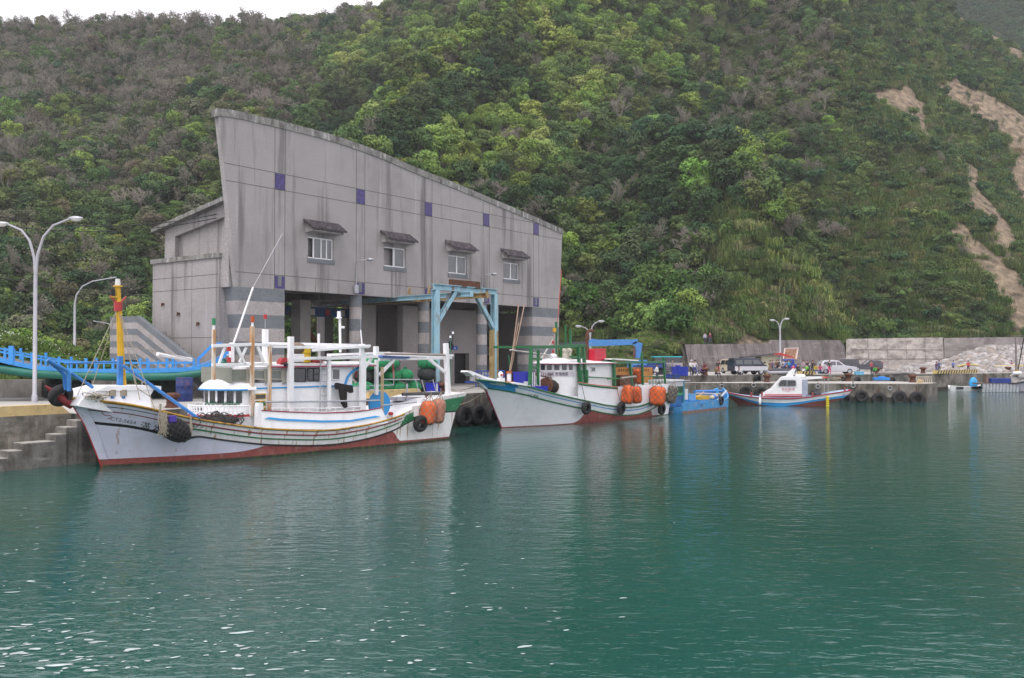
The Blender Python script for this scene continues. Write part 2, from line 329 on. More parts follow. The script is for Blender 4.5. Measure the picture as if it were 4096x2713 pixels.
# ---------------- water ----------------
def build_water():
    m=bpy.data.materials.new('harbour_water'); m.use_nodes=True; t=m.node_tree; b=t.nodes['Principled BSDF']
    b.inputs['Roughness'].default_value=.03; b.inputs['IOR'].default_value=1.333
    tc=NN(t,'ShaderNodeTexCoord')
    def nz(scale,det,mp,rough=.5,typ='n'):
        p=NN(t,'ShaderNodeMapping'); p.inputs['Scale'].default_value=mp; p.inputs['Rotation'].default_value=(0,0,R(14)); t.links.new(tc.outputs['Object'],p.inputs[0])
        n=NN(t,'ShaderNodeTexNoise'); n.inputs['Scale'].default_value=scale; n.inputs['Detail'].default_value=det; n.inputs['Roughness'].default_value=rough; t.links.new(p.outputs[0],n.inputs['Vector']); return n.outputs[0]
    def ma(op,a,b_,c=None):
        n=NN(t,'ShaderNodeMath',operation=op)
        for i,x in enumerate((a,b_,c)):
            if x is None: continue
            if hasattr(x,'links') or hasattr(x,'node'): t.links.new(x,n.inputs[i])
            else: n.inputs[i].default_value=x
        return n.outputs[0]
    big=nz(1.7,2,(.5,1,1)); mid=nz(4.2,3,(.6,1,1)); fine=nz(9,3,(.7,1,1)); patch=nz(.11,3,(1,.6,1))
    pr=NN(t,'ShaderNodeMapRange'); pr.inputs['From Min'].default_value=.36; pr.inputs['From Max'].default_value=.62; pr.inputs['To Min'].default_value=.55; pr.inputs['To Max'].default_value=1; t.links.new(patch,pr.inputs[0])
    h=ma('MULTIPLY',big,.038); h=ma('ADD',h,ma('MULTIPLY',ma('MULTIPLY',mid,.031),pr.outputs[0])); h=ma('ADD',h,ma('MULTIPLY',ma('MULTIPLY',fine,.006),pr.outputs[0]))
    bp=NN(t,'ShaderNodeBump'); bp.inputs['Strength'].default_value=1; bp.inputs['Distance'].default_value=1.; t.links.new(h,bp.inputs['Height']); t.links.new(bp.outputs[0],b.inputs['Normal'])
    r1=NN(t,'ShaderNodeValToRGB'); r1.color_ramp.elements[0].position=.3; r1.color_ramp.elements[0].color=(.007,.052,.043,1); r1.color_ramp.elements[1].position=.7; r1.color_ramp.elements[1].color=(.012,.074,.060,1)
    t.links.new(patch,r1.inputs[0]); t.links.new(r1.outputs[0],b.inputs['Base Color'])
    mb=MB(); N=60
    xs=np.linspace(-160,230,N); ys=np.linspace(-60,175,N)
    mb.add([(x,y,0) for x in xs for y in ys],[(i*N+j,(i+1)*N+j,(i+1)*N+j+1,i*N+j+1) for i in range(N-1) for j in range(N-1)],0,True)
    struct(mb.build('water',m))
build_water()

def foam():
    rng=random.Random(21); mb=MB(); n=0
    while n<330:
        t=rng.random()
        if t<.5: px=abs(rng.gauss(0,750))-60; py=2700-abs(rng.gauss(0,330))
        elif t<.85: px=rng.gauss(1500,600); py=rng.gauss(2330,260)
        else: px=rng.uniform(0,4096); py=rng.uniform(1900,2700)
        if px>2400 and rng.random()<.75: continue
        if py<1890 or py>2760: continue
        p=G(px,py,.006); r=rng.uniform(.012,.038)*(1+.5*(py>2500))*(.7+.6*rng.random()**3); e=rng.choice((1,1.2,1.6,2.2,3.5)) ; a=rng.gauss(.25,.3); k=rng.uniform(.8,1.2); ph=rng.uniform(0,6)
        vs=[]
        for j in range(14):
            q=j*math.pi/7; rr=r*(1+.22*math.sin(2*q+ph)+.12*math.sin(3*q-ph)); x,y=rr*e*math.cos(q),rr*k*math.sin(q); vs.append((p.x+x*math.cos(a)-y*math.sin(a),p.y+x*math.sin(a)+y*math.cos(a),.006+n*1e-6))
        mb.add(vs,[tuple(range(14))]); n+=1
    tag(mb.build('foam_flecks',mat('sea_foam',(.40,.45,.45),.9,var=.3,spec=.05)),'small white foam flecks drifting on the water, thickest at lower left',None,None,'stuff')
foam()
# ---------------- vegetation prototypes (mesh objects kept out of the scene, used by the wood's instancer) ----------------
def leafmat(name,rough=.6,trans=True,own=None):
    m=bpy.data.materials.new(name); m.use_nodes=True; t=m.node_tree; b=t.nodes['Principled BSDF']; b.inputs['Roughness'].default_value=rough; b.inputs['Specular IOR Level'].default_value=.08
    if own: src=NN(t,'ShaderNodeRGB'); src.outputs[0].default_value=(*own,1); s0=src.outputs[0]
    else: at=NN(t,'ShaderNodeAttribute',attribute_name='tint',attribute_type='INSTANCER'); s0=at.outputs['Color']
    la=NN(t,'ShaderNodeAttribute',attribute_name='lv')
    mr=NN(t,'ShaderNodeMapRange'); mr.inputs['To Min'].default_value=.6; mr.inputs['To Max'].default_value=1.4; t.links.new(la.outputs['Fac'],mr.inputs[0])
    mm=NN(t,'ShaderNodeMix',data_type='RGBA',blend_type='MULTIPLY'); mm.inputs[0].default_value=1; t.links.new(s0,mm.inputs['A']); t.links.new(mr.outputs[0],mm.inputs['B'])
    t.links.new(mm.outputs['Result'],b.inputs['Base Color'])
    return m
LEAF=leafmat('foliage'); BARK=mat('pale_bark',(.20,.17,.15),.9,var=.3); TWIG=mat('grey_twigs',(.23,.21,.17),.9,var=.25)
def attr_lv(me,vals):
    a=me.attributes.new('lv','FLOAT','FACE'); a.data.foreach_set('value',vals)
def quad(c,nrm,s,asp=1.3,droop=0):
    nrm=nrm.normalized(); u=nrm.orthogonal().normalized(); u=(Matrix.Rotation(random.uniform(0,6.28),3,nrm)@u); w=nrm.cross(u)
    return [c-u*s*asp*.5, c+w*s*.5-V((0,0,droop)), c+u*s*asp*.5-V((0,0,droop)), c-w*s*.5]
def crown(rng,r,h,nl,leaf,lobes,flat=.75,trunk=True):
    """leaf quads on clustered lobes; returns verts, faces, lv"""
    vs=[];fs=[];lv=[]
    L=[]
    for i in range(lobes):
        a=rng.uniform(0,6.28); rr=r*.68*math.sqrt(rng.random()); z=h*(.22+.68*rng.random()*(1-(rr/r)**2*.6))
        L.append((V((rr*math.cos(a),rr*math.sin(a),z)),r*rng.uniform(.2,.42),rng.uniform(.3,.75)))
    for i in range(nl):
        c,lr,lb=L[i%lobes]
        d=V((rng.gauss(0,1),rng.gauss(0,1),rng.gauss(.35,1))).normalized()
        p=c+V((d.x,d.y,d.z*flat))*lr*rng.uniform(.72,1.08)
        n=(d+V((rng.gauss(0,.45),rng.gauss(0,.45),rng.gauss(.3,.45))))
        q=quad(p,n,leaf*rng.uniform(.7,1.35)); k=len(vs); vs+=[tuple(x) for x in q]; fs.append((k,k+1,k+2,k+3)); lv.append(min(1,max(0,lb+rng.gauss(0,.14))))
    return vs,fs,lv,L
def mkobj(name,vs,fs,lv,mats,mi=None,link=False):
    me=bpy.data.meshes.new(name); me.from_pydata(vs,[],fs); 
    for m in mats: me.materials.append(m)
    if mi: me.polygons.foreach_set('material_index',mi)
    attr_lv(me,lv); me.update(); ob=bpy.data.objects.new(name,me)
    if link: COL.objects.link(ob)
    return ob
def branches(rng,mb,p,d,L,r,depth,spread=.6,mi=0,thin=.02):
    q=p+d*L; mb.tube([p,(p+q)/2+V((rng.gauss(0,.04),rng.gauss(0,.04),0))*L,q],[r,r*.8,r*.6],n=4 if depth<2 else 5,mi=mi,caps=False)
    if depth==0: return
    for k in range(3 if depth>1 else 4):
        e=(d+V((rng.gauss(0,spread),rng.gauss(0,spread),rng.gauss(.12,spread*.6)))).normalized()
        branches(rng,mb,p+d*L*rng.uniform(.55,1),e,L*rng.uniform(.6,.85),max(r*.55,thin),depth-1,spread,mi,thin)
def proto_tree(seed,r=2.6,h=4.6,nl=2900,leaf=.21,lobes=22,flat=.75):
    rng=random.Random(seed); vs,fs,lv,L=crown(rng,r,h,nl,leaf,lobes,flat); mi=[0]*len(fs)
    mb=MB(); mb.tube([(0,0,-1.5),(0.1,0,h*.3),(0,.1,h*.55)],[.17,.13,.08],n=5,caps=False)
    for c,lr,_ in L[:8]: mb.tube([(0,.0,h*.3),c*.6+V((0,0,h*.12)),c],[.08,.05,.03],n=4,caps=False)
    k=len(vs); vs+=mb.v; fs+=[tuple(i+k for i in f) for f in mb.f]; lv+=[.5]*len(mb.f); mi+=[1]*len(mb.f)
    return mkobj('leafy_tree_%d'%seed,vs,fs,lv,[LEAF,BARK],mi)
def proto_bare(seed,leafy=0,h=5.,thin=.024):
    rng=random.Random(seed); mb=MB()
    for s in range(rng.choice((1,2,2))): branches(rng,mb,V((rng.uniform(-.3,.3),rng.uniform(-.3,.3),-1)),V((rng.gauss(0,.2),rng.gauss(0,.2),1)).normalized(),h*.42,.12,5,.5,1,thin)
    vs,fs=list(mb.v),list(mb.f); mi=[1]*len(fs); lv=[.5]*len(fs)
    for i in range(leafy):
        q=quad(V((rng.gauss(0,1.2),rng.gauss(0,1.2),h*rng.uniform(.3,.95))),V((rng.gauss(0,.5),rng.gauss(0,.5),1)),.22); k=len(vs); vs+=[tuple(x) for x in q]; fs.append((k,k+1,k+2,k+3)); mi.append(0); lv.append(rng.random())
    return mkobj('bare_tree_%d'%seed,vs,fs,lv,[LEAF,TWIG],mi)
def proto_grass(seed,n=150,h=1.9,w=.055,spread=1.):
    rng=random.Random(seed); vs=[];fs=[];lv=[]
    for i in range(n):
        a=rng.uniform(0,6.28); b=V((rng.gauss(0,.35)*spread,rng.gauss(0,.35)*spread,-.15)); d=V((math.cos(a),math.sin(a),0)); s=d.cross(V((0,0,1)))
        H=h*rng.uniform(.55,1.1); o=H*rng.uniform(.25,.75); l=rng.random()
        ww=w*rng.uniform(.7,1.4); pts=[b,b+d*o*.25+V((0,0,H*.6)),b+d*o*.7+V((0,0,H*.85)),b+d*o*1.25+V((0,0,H*rng.uniform(.5,.8)))]
        k=len(vs)
        for j,p in enumerate(pts):
            q=ww*(1,.9,.6,.1)[j]; vs+=[tuple(p-s*q),tuple(p+s*q)]
        for j in range(3): fs.append((k+2*j,k+2*j+1,k+2*j+3,k+2*j+2)); lv.append(min(1,l*.8+.1*j))
    return mkobj('grass_tussock_%d'%seed,vs,fs,lv,[LEAF])
def proto_fern(seed):
    rng=random.Random(seed); vs=[];fs=[];lv=[]
    for i in range(11):
        a=i*6.28/11+rng.gauss(0,.1); d=V((math.cos(a),math.sin(a),0)); s=d.cross(V((0,0,1))); L=rng.uniform(1.7,2.2)
        for j in range(14):
            t=j/13; p=V((0,0,2.6))+d*L*t+V((0,0,.5*math.sin(t*2.6)-.5*t)); w=.38*(math.sin(math.pi*(t*.85+.12)))
            for sg in (-1,1):
                k=len(vs); vs+=[tuple(p),tuple(p+d*.11),tuple(p+s*sg*w+d*.16-V((0,0,.08))),tuple(p+s*sg*w+d*.08-V((0,0,.08)))]; fs.append((k,k+1,k+2,k+3)); lv.append(.55+rng.gauss(0,.1))
    mb=MB(); mb.tube([(0,0,-.5),(0,0,2.6)],.09,n=6); k=len(vs); vs+=mb.v; mi=[0]*len(fs)+[1]*len(mb.f); fs+=[tuple(i+k for i in f) for f in mb.f]; lv+=[.5]*len(mb.f)
    return mkobj('tree_fern',vs,fs,lv,[LEAF,BARK],mi)
PC=bpy.data.collections.new('plant_kinds')
PROTO=[proto_tree(11),proto_tree(12,2.9,4.4,3400,.21,30,.6),proto_tree(13,2.2,5.4,2600,.19,18,.85),proto_tree(14,2.5,4.0,2300,.27,17,.7),   #0-3
       proto_bare(21),proto_bare(22,120,4.6),proto_bare(23,260,4.2),             #4-6
       proto_tree(31,1.5,1.8,800,.22,12,.7),proto_tree(32,1.9,1.6,900,.2,16,.55),  #7-8 bushes
       proto_grass(41,200,1.5,.04,1.3),proto_grass(42,260,1.15,.035,1.9),proto_fern(51)]              #9-11
for i,p in enumerate(PROTO): p.name='p%02d_'%i+p.name; PC.objects.link(p)
def instancer(name,pts,label,cat=None,kind='stuff'):
    """pts: (x,y,z,idx,rz,scale,tint)"""
    me=bpy.data.meshes.new(name); me.from_pydata([p[:3] for p in pts],[],[])
    n=len(pts)
    a=me.attributes.new('idx','INT','POINT'); a.data.foreach_set('value',[int(p[3]) for p in pts])
    a=me.attributes.new('rot','FLOAT_VECTOR','POINT'); a.data.foreach_set('vector',[c for p in pts for c in (random.gauss(0,.07),random.gauss(0,.07),p[4])])
    a=me.attributes.new('scl','FLOAT_VECTOR','POINT'); a.data.foreach_set('vector',[c for p in pts for c in (p[5]*random.uniform(.85,1.15),p[5]*random.uniform(.85,1.15),p[5]*random.uniform(.85,1.3))])
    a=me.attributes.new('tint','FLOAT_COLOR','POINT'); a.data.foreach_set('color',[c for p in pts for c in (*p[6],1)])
    ob=bpy.data.objects.new(name,me); COL.objects.link(ob)
    g=bpy.data.node_groups.new(name,'GeometryNodeTree'); g.interface.new_socket('Geometry',in_out='INPUT',socket_type='NodeSocketGeometry'); g.interface.new_socket('Geometry',in_out='OUTPUT',socket_type='NodeSocketGeometry')
    gi=g.nodes.new('NodeGroupInput'); go=g.nodes.new('NodeGroupOutput'); ip_=g.nodes.new('GeometryNodeInstanceOnPoints'); ci=g.nodes.new('GeometryNodeCollectionInfo')
    ci.inputs['Collection'].default_value=PC; ci.inputs['Separate Children'].default_value=True; ci.inputs['Reset Children'].default_value=True
    def na(nm,ty):
        q=g.nodes.new('GeometryNodeInputNamedAttribute'); q.data_type=ty; q.inputs[0].default_value=nm; return q.outputs[0]
    ip_.inputs['Pick Instance'].default_value=True
    L=g.links.new; L(gi.outputs[0],ip_.inputs['Points']); L(ci.outputs[0],ip_.inputs['Instance']); L(na('idx','INT'),ip_.inputs['Instance Index'])
    er=g.nodes.new('FunctionNodeEulerToRotation'); L(na('rot','FLOAT_VECTOR'),er.inputs[0]); L(er.outputs[0],ip_.inputs['Rotation']); L(na('scl','FLOAT_VECTOR'),ip_.inputs['Scale']); L(ip_.outputs[0],go.inputs[0])
    md=ob.modifiers.new('plants','NODES'); md.node_group=g
    return tag(ob,label,cat,None,kind)
# palette (albedo)
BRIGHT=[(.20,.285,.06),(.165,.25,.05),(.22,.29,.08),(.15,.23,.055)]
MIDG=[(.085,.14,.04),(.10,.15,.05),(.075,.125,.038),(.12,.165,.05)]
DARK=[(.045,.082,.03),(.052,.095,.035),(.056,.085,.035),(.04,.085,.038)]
OLIV=[(.13,.14,.07),(.14,.14,.085),(.11,.125,.065)]
GREY=[(.15,.14,.115),(.16,.145,.125),(.13,.125,.10)]
GRAS=[(.145,.205,.055),(.175,.215,.075),(.12,.185,.055),(.20,.20,.10)]
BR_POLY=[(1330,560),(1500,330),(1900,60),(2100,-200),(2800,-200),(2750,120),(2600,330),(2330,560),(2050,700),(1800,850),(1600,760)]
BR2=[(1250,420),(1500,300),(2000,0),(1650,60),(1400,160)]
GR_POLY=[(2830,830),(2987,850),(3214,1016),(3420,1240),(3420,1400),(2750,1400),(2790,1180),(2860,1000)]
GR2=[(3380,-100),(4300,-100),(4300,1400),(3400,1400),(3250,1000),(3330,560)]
DK=[(2250,900),(2500,620),(2750,430),(2950,420),(2900,640),(2700,800),(2600,1150),(2350,1200)]  # deep green wood; the gully's shadow is also put into its tint
VALLEY_SHADE=[(1420,600),(1600,470),(1760,340),(2000,190),(2090,200),(2000,320),(1850,420),(1700,530),(1540,630)]  # dark tree tint paints the valley's shade behind the spur crest
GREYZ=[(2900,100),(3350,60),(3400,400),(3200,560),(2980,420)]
def choose(px,py,rng):
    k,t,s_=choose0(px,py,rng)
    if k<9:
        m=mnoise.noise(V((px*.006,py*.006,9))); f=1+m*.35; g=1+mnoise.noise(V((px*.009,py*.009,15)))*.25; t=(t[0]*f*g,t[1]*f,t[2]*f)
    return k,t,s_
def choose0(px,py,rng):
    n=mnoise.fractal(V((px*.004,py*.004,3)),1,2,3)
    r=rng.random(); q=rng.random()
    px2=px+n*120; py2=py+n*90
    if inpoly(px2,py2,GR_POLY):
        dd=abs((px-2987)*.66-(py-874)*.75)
        if dd<45 and r<.9: return rng.choice((9,10)),rng.choice(((.24,.29,.08),(.21,.27,.07),(.26,.27,.11))),1.2  # paler tussocks along the spur line paint in its lit crest
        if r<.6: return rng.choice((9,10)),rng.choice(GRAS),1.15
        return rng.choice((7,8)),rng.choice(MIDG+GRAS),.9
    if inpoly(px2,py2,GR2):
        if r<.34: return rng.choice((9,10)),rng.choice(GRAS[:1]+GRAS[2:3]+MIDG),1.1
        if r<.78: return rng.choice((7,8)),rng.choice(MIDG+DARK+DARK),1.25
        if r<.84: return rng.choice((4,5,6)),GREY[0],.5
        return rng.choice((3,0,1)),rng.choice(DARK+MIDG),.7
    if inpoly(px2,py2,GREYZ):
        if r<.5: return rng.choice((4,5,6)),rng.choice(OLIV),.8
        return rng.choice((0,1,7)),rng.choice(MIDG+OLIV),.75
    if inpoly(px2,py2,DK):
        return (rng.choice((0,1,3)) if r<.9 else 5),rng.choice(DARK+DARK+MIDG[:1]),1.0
    if inpoly(px2,py2,VALLEY_SHADE): return rng.choice((0,1,2,3)),rng.choice(DARK),.95
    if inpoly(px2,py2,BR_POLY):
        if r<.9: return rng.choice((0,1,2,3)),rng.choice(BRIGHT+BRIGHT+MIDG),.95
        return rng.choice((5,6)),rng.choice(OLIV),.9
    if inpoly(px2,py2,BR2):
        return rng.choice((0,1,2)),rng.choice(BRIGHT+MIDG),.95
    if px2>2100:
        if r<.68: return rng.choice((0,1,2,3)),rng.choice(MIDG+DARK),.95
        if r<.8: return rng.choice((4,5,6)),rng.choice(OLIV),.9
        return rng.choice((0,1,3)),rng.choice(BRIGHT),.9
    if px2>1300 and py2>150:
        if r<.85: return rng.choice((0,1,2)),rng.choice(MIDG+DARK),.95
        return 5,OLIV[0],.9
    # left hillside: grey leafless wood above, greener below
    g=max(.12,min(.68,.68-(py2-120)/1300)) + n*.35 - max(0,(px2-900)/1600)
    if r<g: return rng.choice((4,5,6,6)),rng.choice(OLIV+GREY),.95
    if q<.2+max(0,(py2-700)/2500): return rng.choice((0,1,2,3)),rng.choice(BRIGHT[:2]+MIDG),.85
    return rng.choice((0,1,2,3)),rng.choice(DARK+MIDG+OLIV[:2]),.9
def scatter():
    rng=random.Random(5); tall=[];low=[]
    cell=2.55; 
    Y=105.
    while Y<330:
        X=-.62*Y-8
        while X<.62*Y+8:
            x=X+rng.uniform(-.5,.5)*cell; y=Y+rng.uniform(-.5,.5)*cell; X+=cell
            px=2048+FOC*x/y; y0=ip(px,T_Y0); y1=ip(px,T_Y1)
            if y<y0-(4 if 1950<px<2750 or px<1800 else -1.5) or y>y1+14: continue
            if px>2700 and y<ip(px,T_YS)+3: continue
            z=terr(x,y); a,b=proj(x,y,z)
            if b<-260 or a<-150 or a>4250: continue
            a2,b2=proj(x,y,z+1.2)
            if px>2860 and (slide(a,b) or slide(a2,b2)): continue
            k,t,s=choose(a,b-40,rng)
            if 1950<px<2760 and b>1330: k,t,s=rng.choice(((9,GRAS[0],.9),(10,GRAS[1],.8),(7,MIDG[1],.7)))
            n=1
            if k in (9,10): n=3
            elif k in (7,8): n=2
            f=rng.uniform(.85,1.12); 
            for j in range(n):
                ss=s*(rng.uniform(.55,1.45) if k<7 else rng.uniform(.6,1.2))
                xx,yy=(x,y) if j==0 else (x+rng.uniform(-1.5,1.5),y+rng.uniform(-1.5,1.5))
                tt=tuple(c*f*rng.uniform(.92,1.08) for c in t)
                if k<7 and rng.random()<.75: xb,yb=x+rng.uniform(-1.4,1.4),y+rng.uniform(-1.8,.2); low.append((xb,yb,terr(xb,yb)-.3,rng.choice((7,8)),rng.uniform(0,6.28),rng.uniform(.8,1.3),tuple(c*.85 for c in (tt if k<4 else MIDG[0]))))
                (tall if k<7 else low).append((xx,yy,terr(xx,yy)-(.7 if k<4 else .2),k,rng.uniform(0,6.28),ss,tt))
        Y+=cell
    # far hill at the upper right
    for i in range(3200):
        y=rng.uniform(335,500); px=rng.uniform(3500,4250); x=(px-2048)/FOC*y; z=terr(x,y)
        if z<20: continue
        y=y+0
        tall.append((x,y,z-.3,rng.choice((0,1,2,3)),rng.uniform(0,6),1.5,rng.choice(DARK)))
    # grass understorey on open right-hand slopes and behind the quay
    for i in range(7500):
        px=rng.uniform(2700,4250); y0=ip(px,T_Y0); y=y0+(1-math.sqrt(rng.random()))*150; x=(px-2048)/FOC*y; z=terr(x,y); a,b=proj(x,y,z)
        if b<-60 or not(inpoly(a,b,GR_POLY) or inpoly(a,b,GR2)) or slide(a,b,10): continue
        t=rng.choice(GRAS+MIDG); low.append((x,y,z-.1,rng.choice((9,10)),rng.uniform(0,6.28),rng.uniform(.55,1.2),tuple(c*rng.uniform(.8,1.1) for c in t)))
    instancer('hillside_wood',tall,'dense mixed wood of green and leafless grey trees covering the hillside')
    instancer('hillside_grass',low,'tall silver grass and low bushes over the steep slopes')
    # flat green ground behind the buildings
    g=[]
    for i in range(5200):
        px=rng.uniform(-150,2740); ys=ip(px,T_YS); y0=ip(px,T_Y0)
        y=ys+1+(y0+5-ys)*rng.random(); x=(px-2048)/FOC*y
        u,v_=(x+6.84)*.598+(y-74.22)*.801,-(x+6.84)*.801+(y-74.22)*.598
        if -22<u<22 and v_<15: continue
        if px>1000 and y<ys+6: continue
        near=px<420 and y<95
        t=rng.choice([(.10,.17,.035),(.12,.19,.05),(.085,.15,.03)]) if near or rng.random()<.7 else rng.choice(OLIV)
        g.append((x,y,terr(x,y)-.05,rng.choice((9,10,7)) if rng.random()<.35 else 10,rng.uniform(0,6.28),rng.uniform(.25,.5) if not near else rng.uniform(.35,.6),tuple(c*rng.uniform(.85,1.1) for c in t)))
    instancer('meadow_grass',g,'bright green weeds and grass growing behind the quay')
scatter()
# small white blossom on the near mound
def blossom():
    rng=random.Random(9); mb=MB()
    for i in range(900):
        x=rng.gauss(-42,6); y=rng.uniform(64,80); z=terr(x,y)+rng.uniform(.25,.65); s=rng.uniform(.03,.06)
        if x>-30: continue
        q=quad(V((x,y,z)),V((rng.gauss(0,.5),-1,1)),s*1.6,1); mb.add(q,[(0,1,2,3)])
    tag(mb.build('wild_flowers',plain('white_petals',(.8,.8,.76),.7)),'tiny white wild flowers dotted over the green mound',None,None,'stuff')
blossom()
# ---------------- quays ----------------
ZQ=2.2; ZF=2.4; ZP=1.87
def fqz(X): return float(np.interp(X,[16,46,65],[2.6,2.34,2.2]))
def fq(px,py,z=None):
    if z is not None and z!=2.6 and z!=ZF: return G(px,py,z)
    z=2.4
    for _ in range(12): p=G(px,py,z); z=z*.3+.7*fqz(p.x)
    p.z=fqz(p.x); return p
Q=Fr((-4.4,61.8),(.59,.807)); FC=Fr((-6.84,74.22),(.598,.801))
concW=mat('harbour_wall_concrete',(.21,.19,.165),.92,var=.3,vs=.9,stain=[((.05,.045,.035),.85,(.9,.9,.45),(.45,.62)),((.36,.34,.30),.5,(3,3,.7),(.56,.7)),((.05,.055,.03),.6,(1.5,1.5,3),(.5,.7))],bump=.05,bs=7,spk=.15,spks=30)
wetc=mat('wet_concrete',(.045,.04,.03),.5,var=.4,vs=2,stain=[((.07,.08,.03),.5,(3,3,3),(.5,.65))],bump=.03,bs=12)
def wall_rows(mb,pts,zt,zb=-2.,lip=.12):
    """harbour wall along a polyline: rounded lip, face, wet band"""
    for (x0,y0),(x1,y1) in zip(pts[:-1],pts[1:]):
        pass
def nearquay():
    mb=MB(); x0,x1=-60,31; yb=42
    # top
    st=-24.9
    mb.add([Q.w(st,0,ZQ),Q.w(x1,0,ZQ),Q.w(x1,14,ZQ),Q.w(st,14,ZQ)],[(0,1,2,3)],0)
    mb.add([Q.w(x0,.9,ZQ),Q.w(st,.9,ZQ),Q.w(st,14,ZQ),Q.w(x0,14,ZQ)],[(0,1,2,3)],0)
    mb.add([Q.w(x0,14,ZQ),Q.w(x1,14,ZQ),Q.w(x1,yb,ZQ-.02),Q.w(x0,26,ZQ-.02)],[(0,1,2,3)],0)
    def face(xa,ya,xb,yb_,ztop=ZQ):
        n=max(1,int(math.hypot(xb-xa,yb_-ya)/2.5))
        for i in range(n):
            a,b=i/n,(i+1)/n; P=lambda t,z:Q.w(xa+(xb-xa)*t,ya+(yb_-ya)*t,z)
            mb.add([P(a,.55),P(b,.55),P(b,ztop),P(a,ztop)],[(0,1,2,3)],1)
            mb.add([P(a,-2),P(b,-2),P(b,.55),P(a,.55)],[(0,1,2,3)],2)
    face(st,0,x1,0); face(x1,0,x1,20); face(x0,.9,-24.9,.9)
    o=mb.build('quay',[concT,concW,wetc]); struct(o)
nearquay()
def stairs():
    # flight of steps set against the recessed wall at the left
    mb=MB(); T=[(-24.6,2.19),(-25.15,1.92),(-25.65,1.64),(-26.1,1.36),(-27.5,1.08),(-28.1,.80),(-28.65,.52),(-29.2,.24),(-29.9,-.05)]
    xprev=-24.2
    for x,z in T[1:]:
        mb.box(x-.0,xprev if False else x+.62 if z!=1.08 else x+1.45,0,.9,-1.8,z,0); 
    mb.box(-24.75,-24.2,0,.9,-1.8,2.195,0)
    tr=MB()
    for x,z in T[1:-1]: tr.box(x+.03,(x+.60 if z!=1.08 else x+1.43),.03,.88,z,z+.012)
    o=thing('harbour_steps','grey concrete steps running down from the yellow kerb to the water','steps',fr=Q)
    mb.build('steps',[mat('step_concrete',(.22,.205,.19),.92,var=.3,vs=1.5,stain=[((.07,.06,.05),.8,(1.5,1.5,1),(.48,.65)),((.4,.38,.35),.6,(1,1,8),(.6,.7))],bump=.03,bs=14,spk=.15,spks=40)],o,bevel=.03)
    tr.build('pale_treads',[concT],o)  # thin slabs on the step tops, paler than the steps
stairs()
yk=mat('yellow_kerb_paint',(.62,.46,.22),.8,var=.15,vs=3,stain=[((.10,.06,.03),.85,(6,6,4),(.62,.7)),((.4,.36,.3),.6,(2,2,2),(.55,.72))],bump=.01)
def kerb(x0,x1,y,label,h=.46,w=.45,endslope=.5):
    mb=MB(); L=x1-x0
    mb.prism([(x0,y,ZQ),(x1,y,ZQ),(x1-endslope,y,ZQ+h),(x0,y,ZQ+h)],(0,w,0))
    o=thing('kerb',label,'kerb',fr=Q); mb.build('painted_kerb',[yk],o,bevel=.02)
kerb(-45,-24.95,.9,'long faded yellow kerb on the wall above the harbour steps, lamp post behind it',.44)
kerb(-6.9,-1.9,.15,'faded yellow kerb behind the stern of the nearest boat, in front of the green net sacks',.46)
def bollard(fr,x,y,z,label,s=1.,grp='rusty mooring bollards along the quays'):
    o=thing('mooring_bollard',label,'bollard',fr.w(x,y,z),group=grp); mb=MB()
    mb.loft([[(r*s*math.cos(a*6.2832/16),r*s*math.sin(a*6.2832/16),h*s) for a in range(16)] for r,h in ((.3,0),(.27,.06),(.22,.12),(.21,.32),(.27,.42),(.36,.46),(.37,.54),(.33,.6),(.2,.64))])
    mb.build('bollard_post',[rust],o); return o
bollard(Q,-19.6,1.2,ZQ,'rusty bollard between the nearest boat\'s bow and the blue drum',1.15)
p=Q.Zp(1873,1581,ZQ); bollard(Q,p[0],max(p[1],.45),ZQ,'rusty bollard above the two tyres, between the two big boats',1.25)
def curvy_ground(name,poly,z,zb,mats,drape=None):
    mb=MB(); n=len(poly)
    mb.add([(x,y,z) for x,y in poly],[tuple(range(n))],0)
    for i in range(n-1):
        (x0,y0),(x1,y1)=poly[i],poly[i+1]; k=max(1,int(math.hypot(x1-x0,y1-y0)/3))
        for j in range(k):
            a,b=j/k,(j+1)/k; P=lambda t,zz:(x0+(x1-x0)*t,y0+(y1-y0)*t,zz)
            mb.add([P(a,.5),P(b,.5),P(b,z),P(a,z)],[(0,1,2,3)],1); mb.add([P(a,zb),P(b,zb),P(b,.5),P(a,.5)],[(0,1,2,3)],2)
    return struct(mb.build(name,mats))
# yard between the near quay and the far quay
_y=[tuple(Q.w(30.5,.3))[:2],(13.6,89.2),(13.6,119),(5,118),(-12,112),(-18,104),tuple(Q.w(10,41))[:2]]
struct(MB().add([(x,y,ZQ-.03) for x,y in _y],[tuple(range(len(_y)))]).build('yard',[concT]))
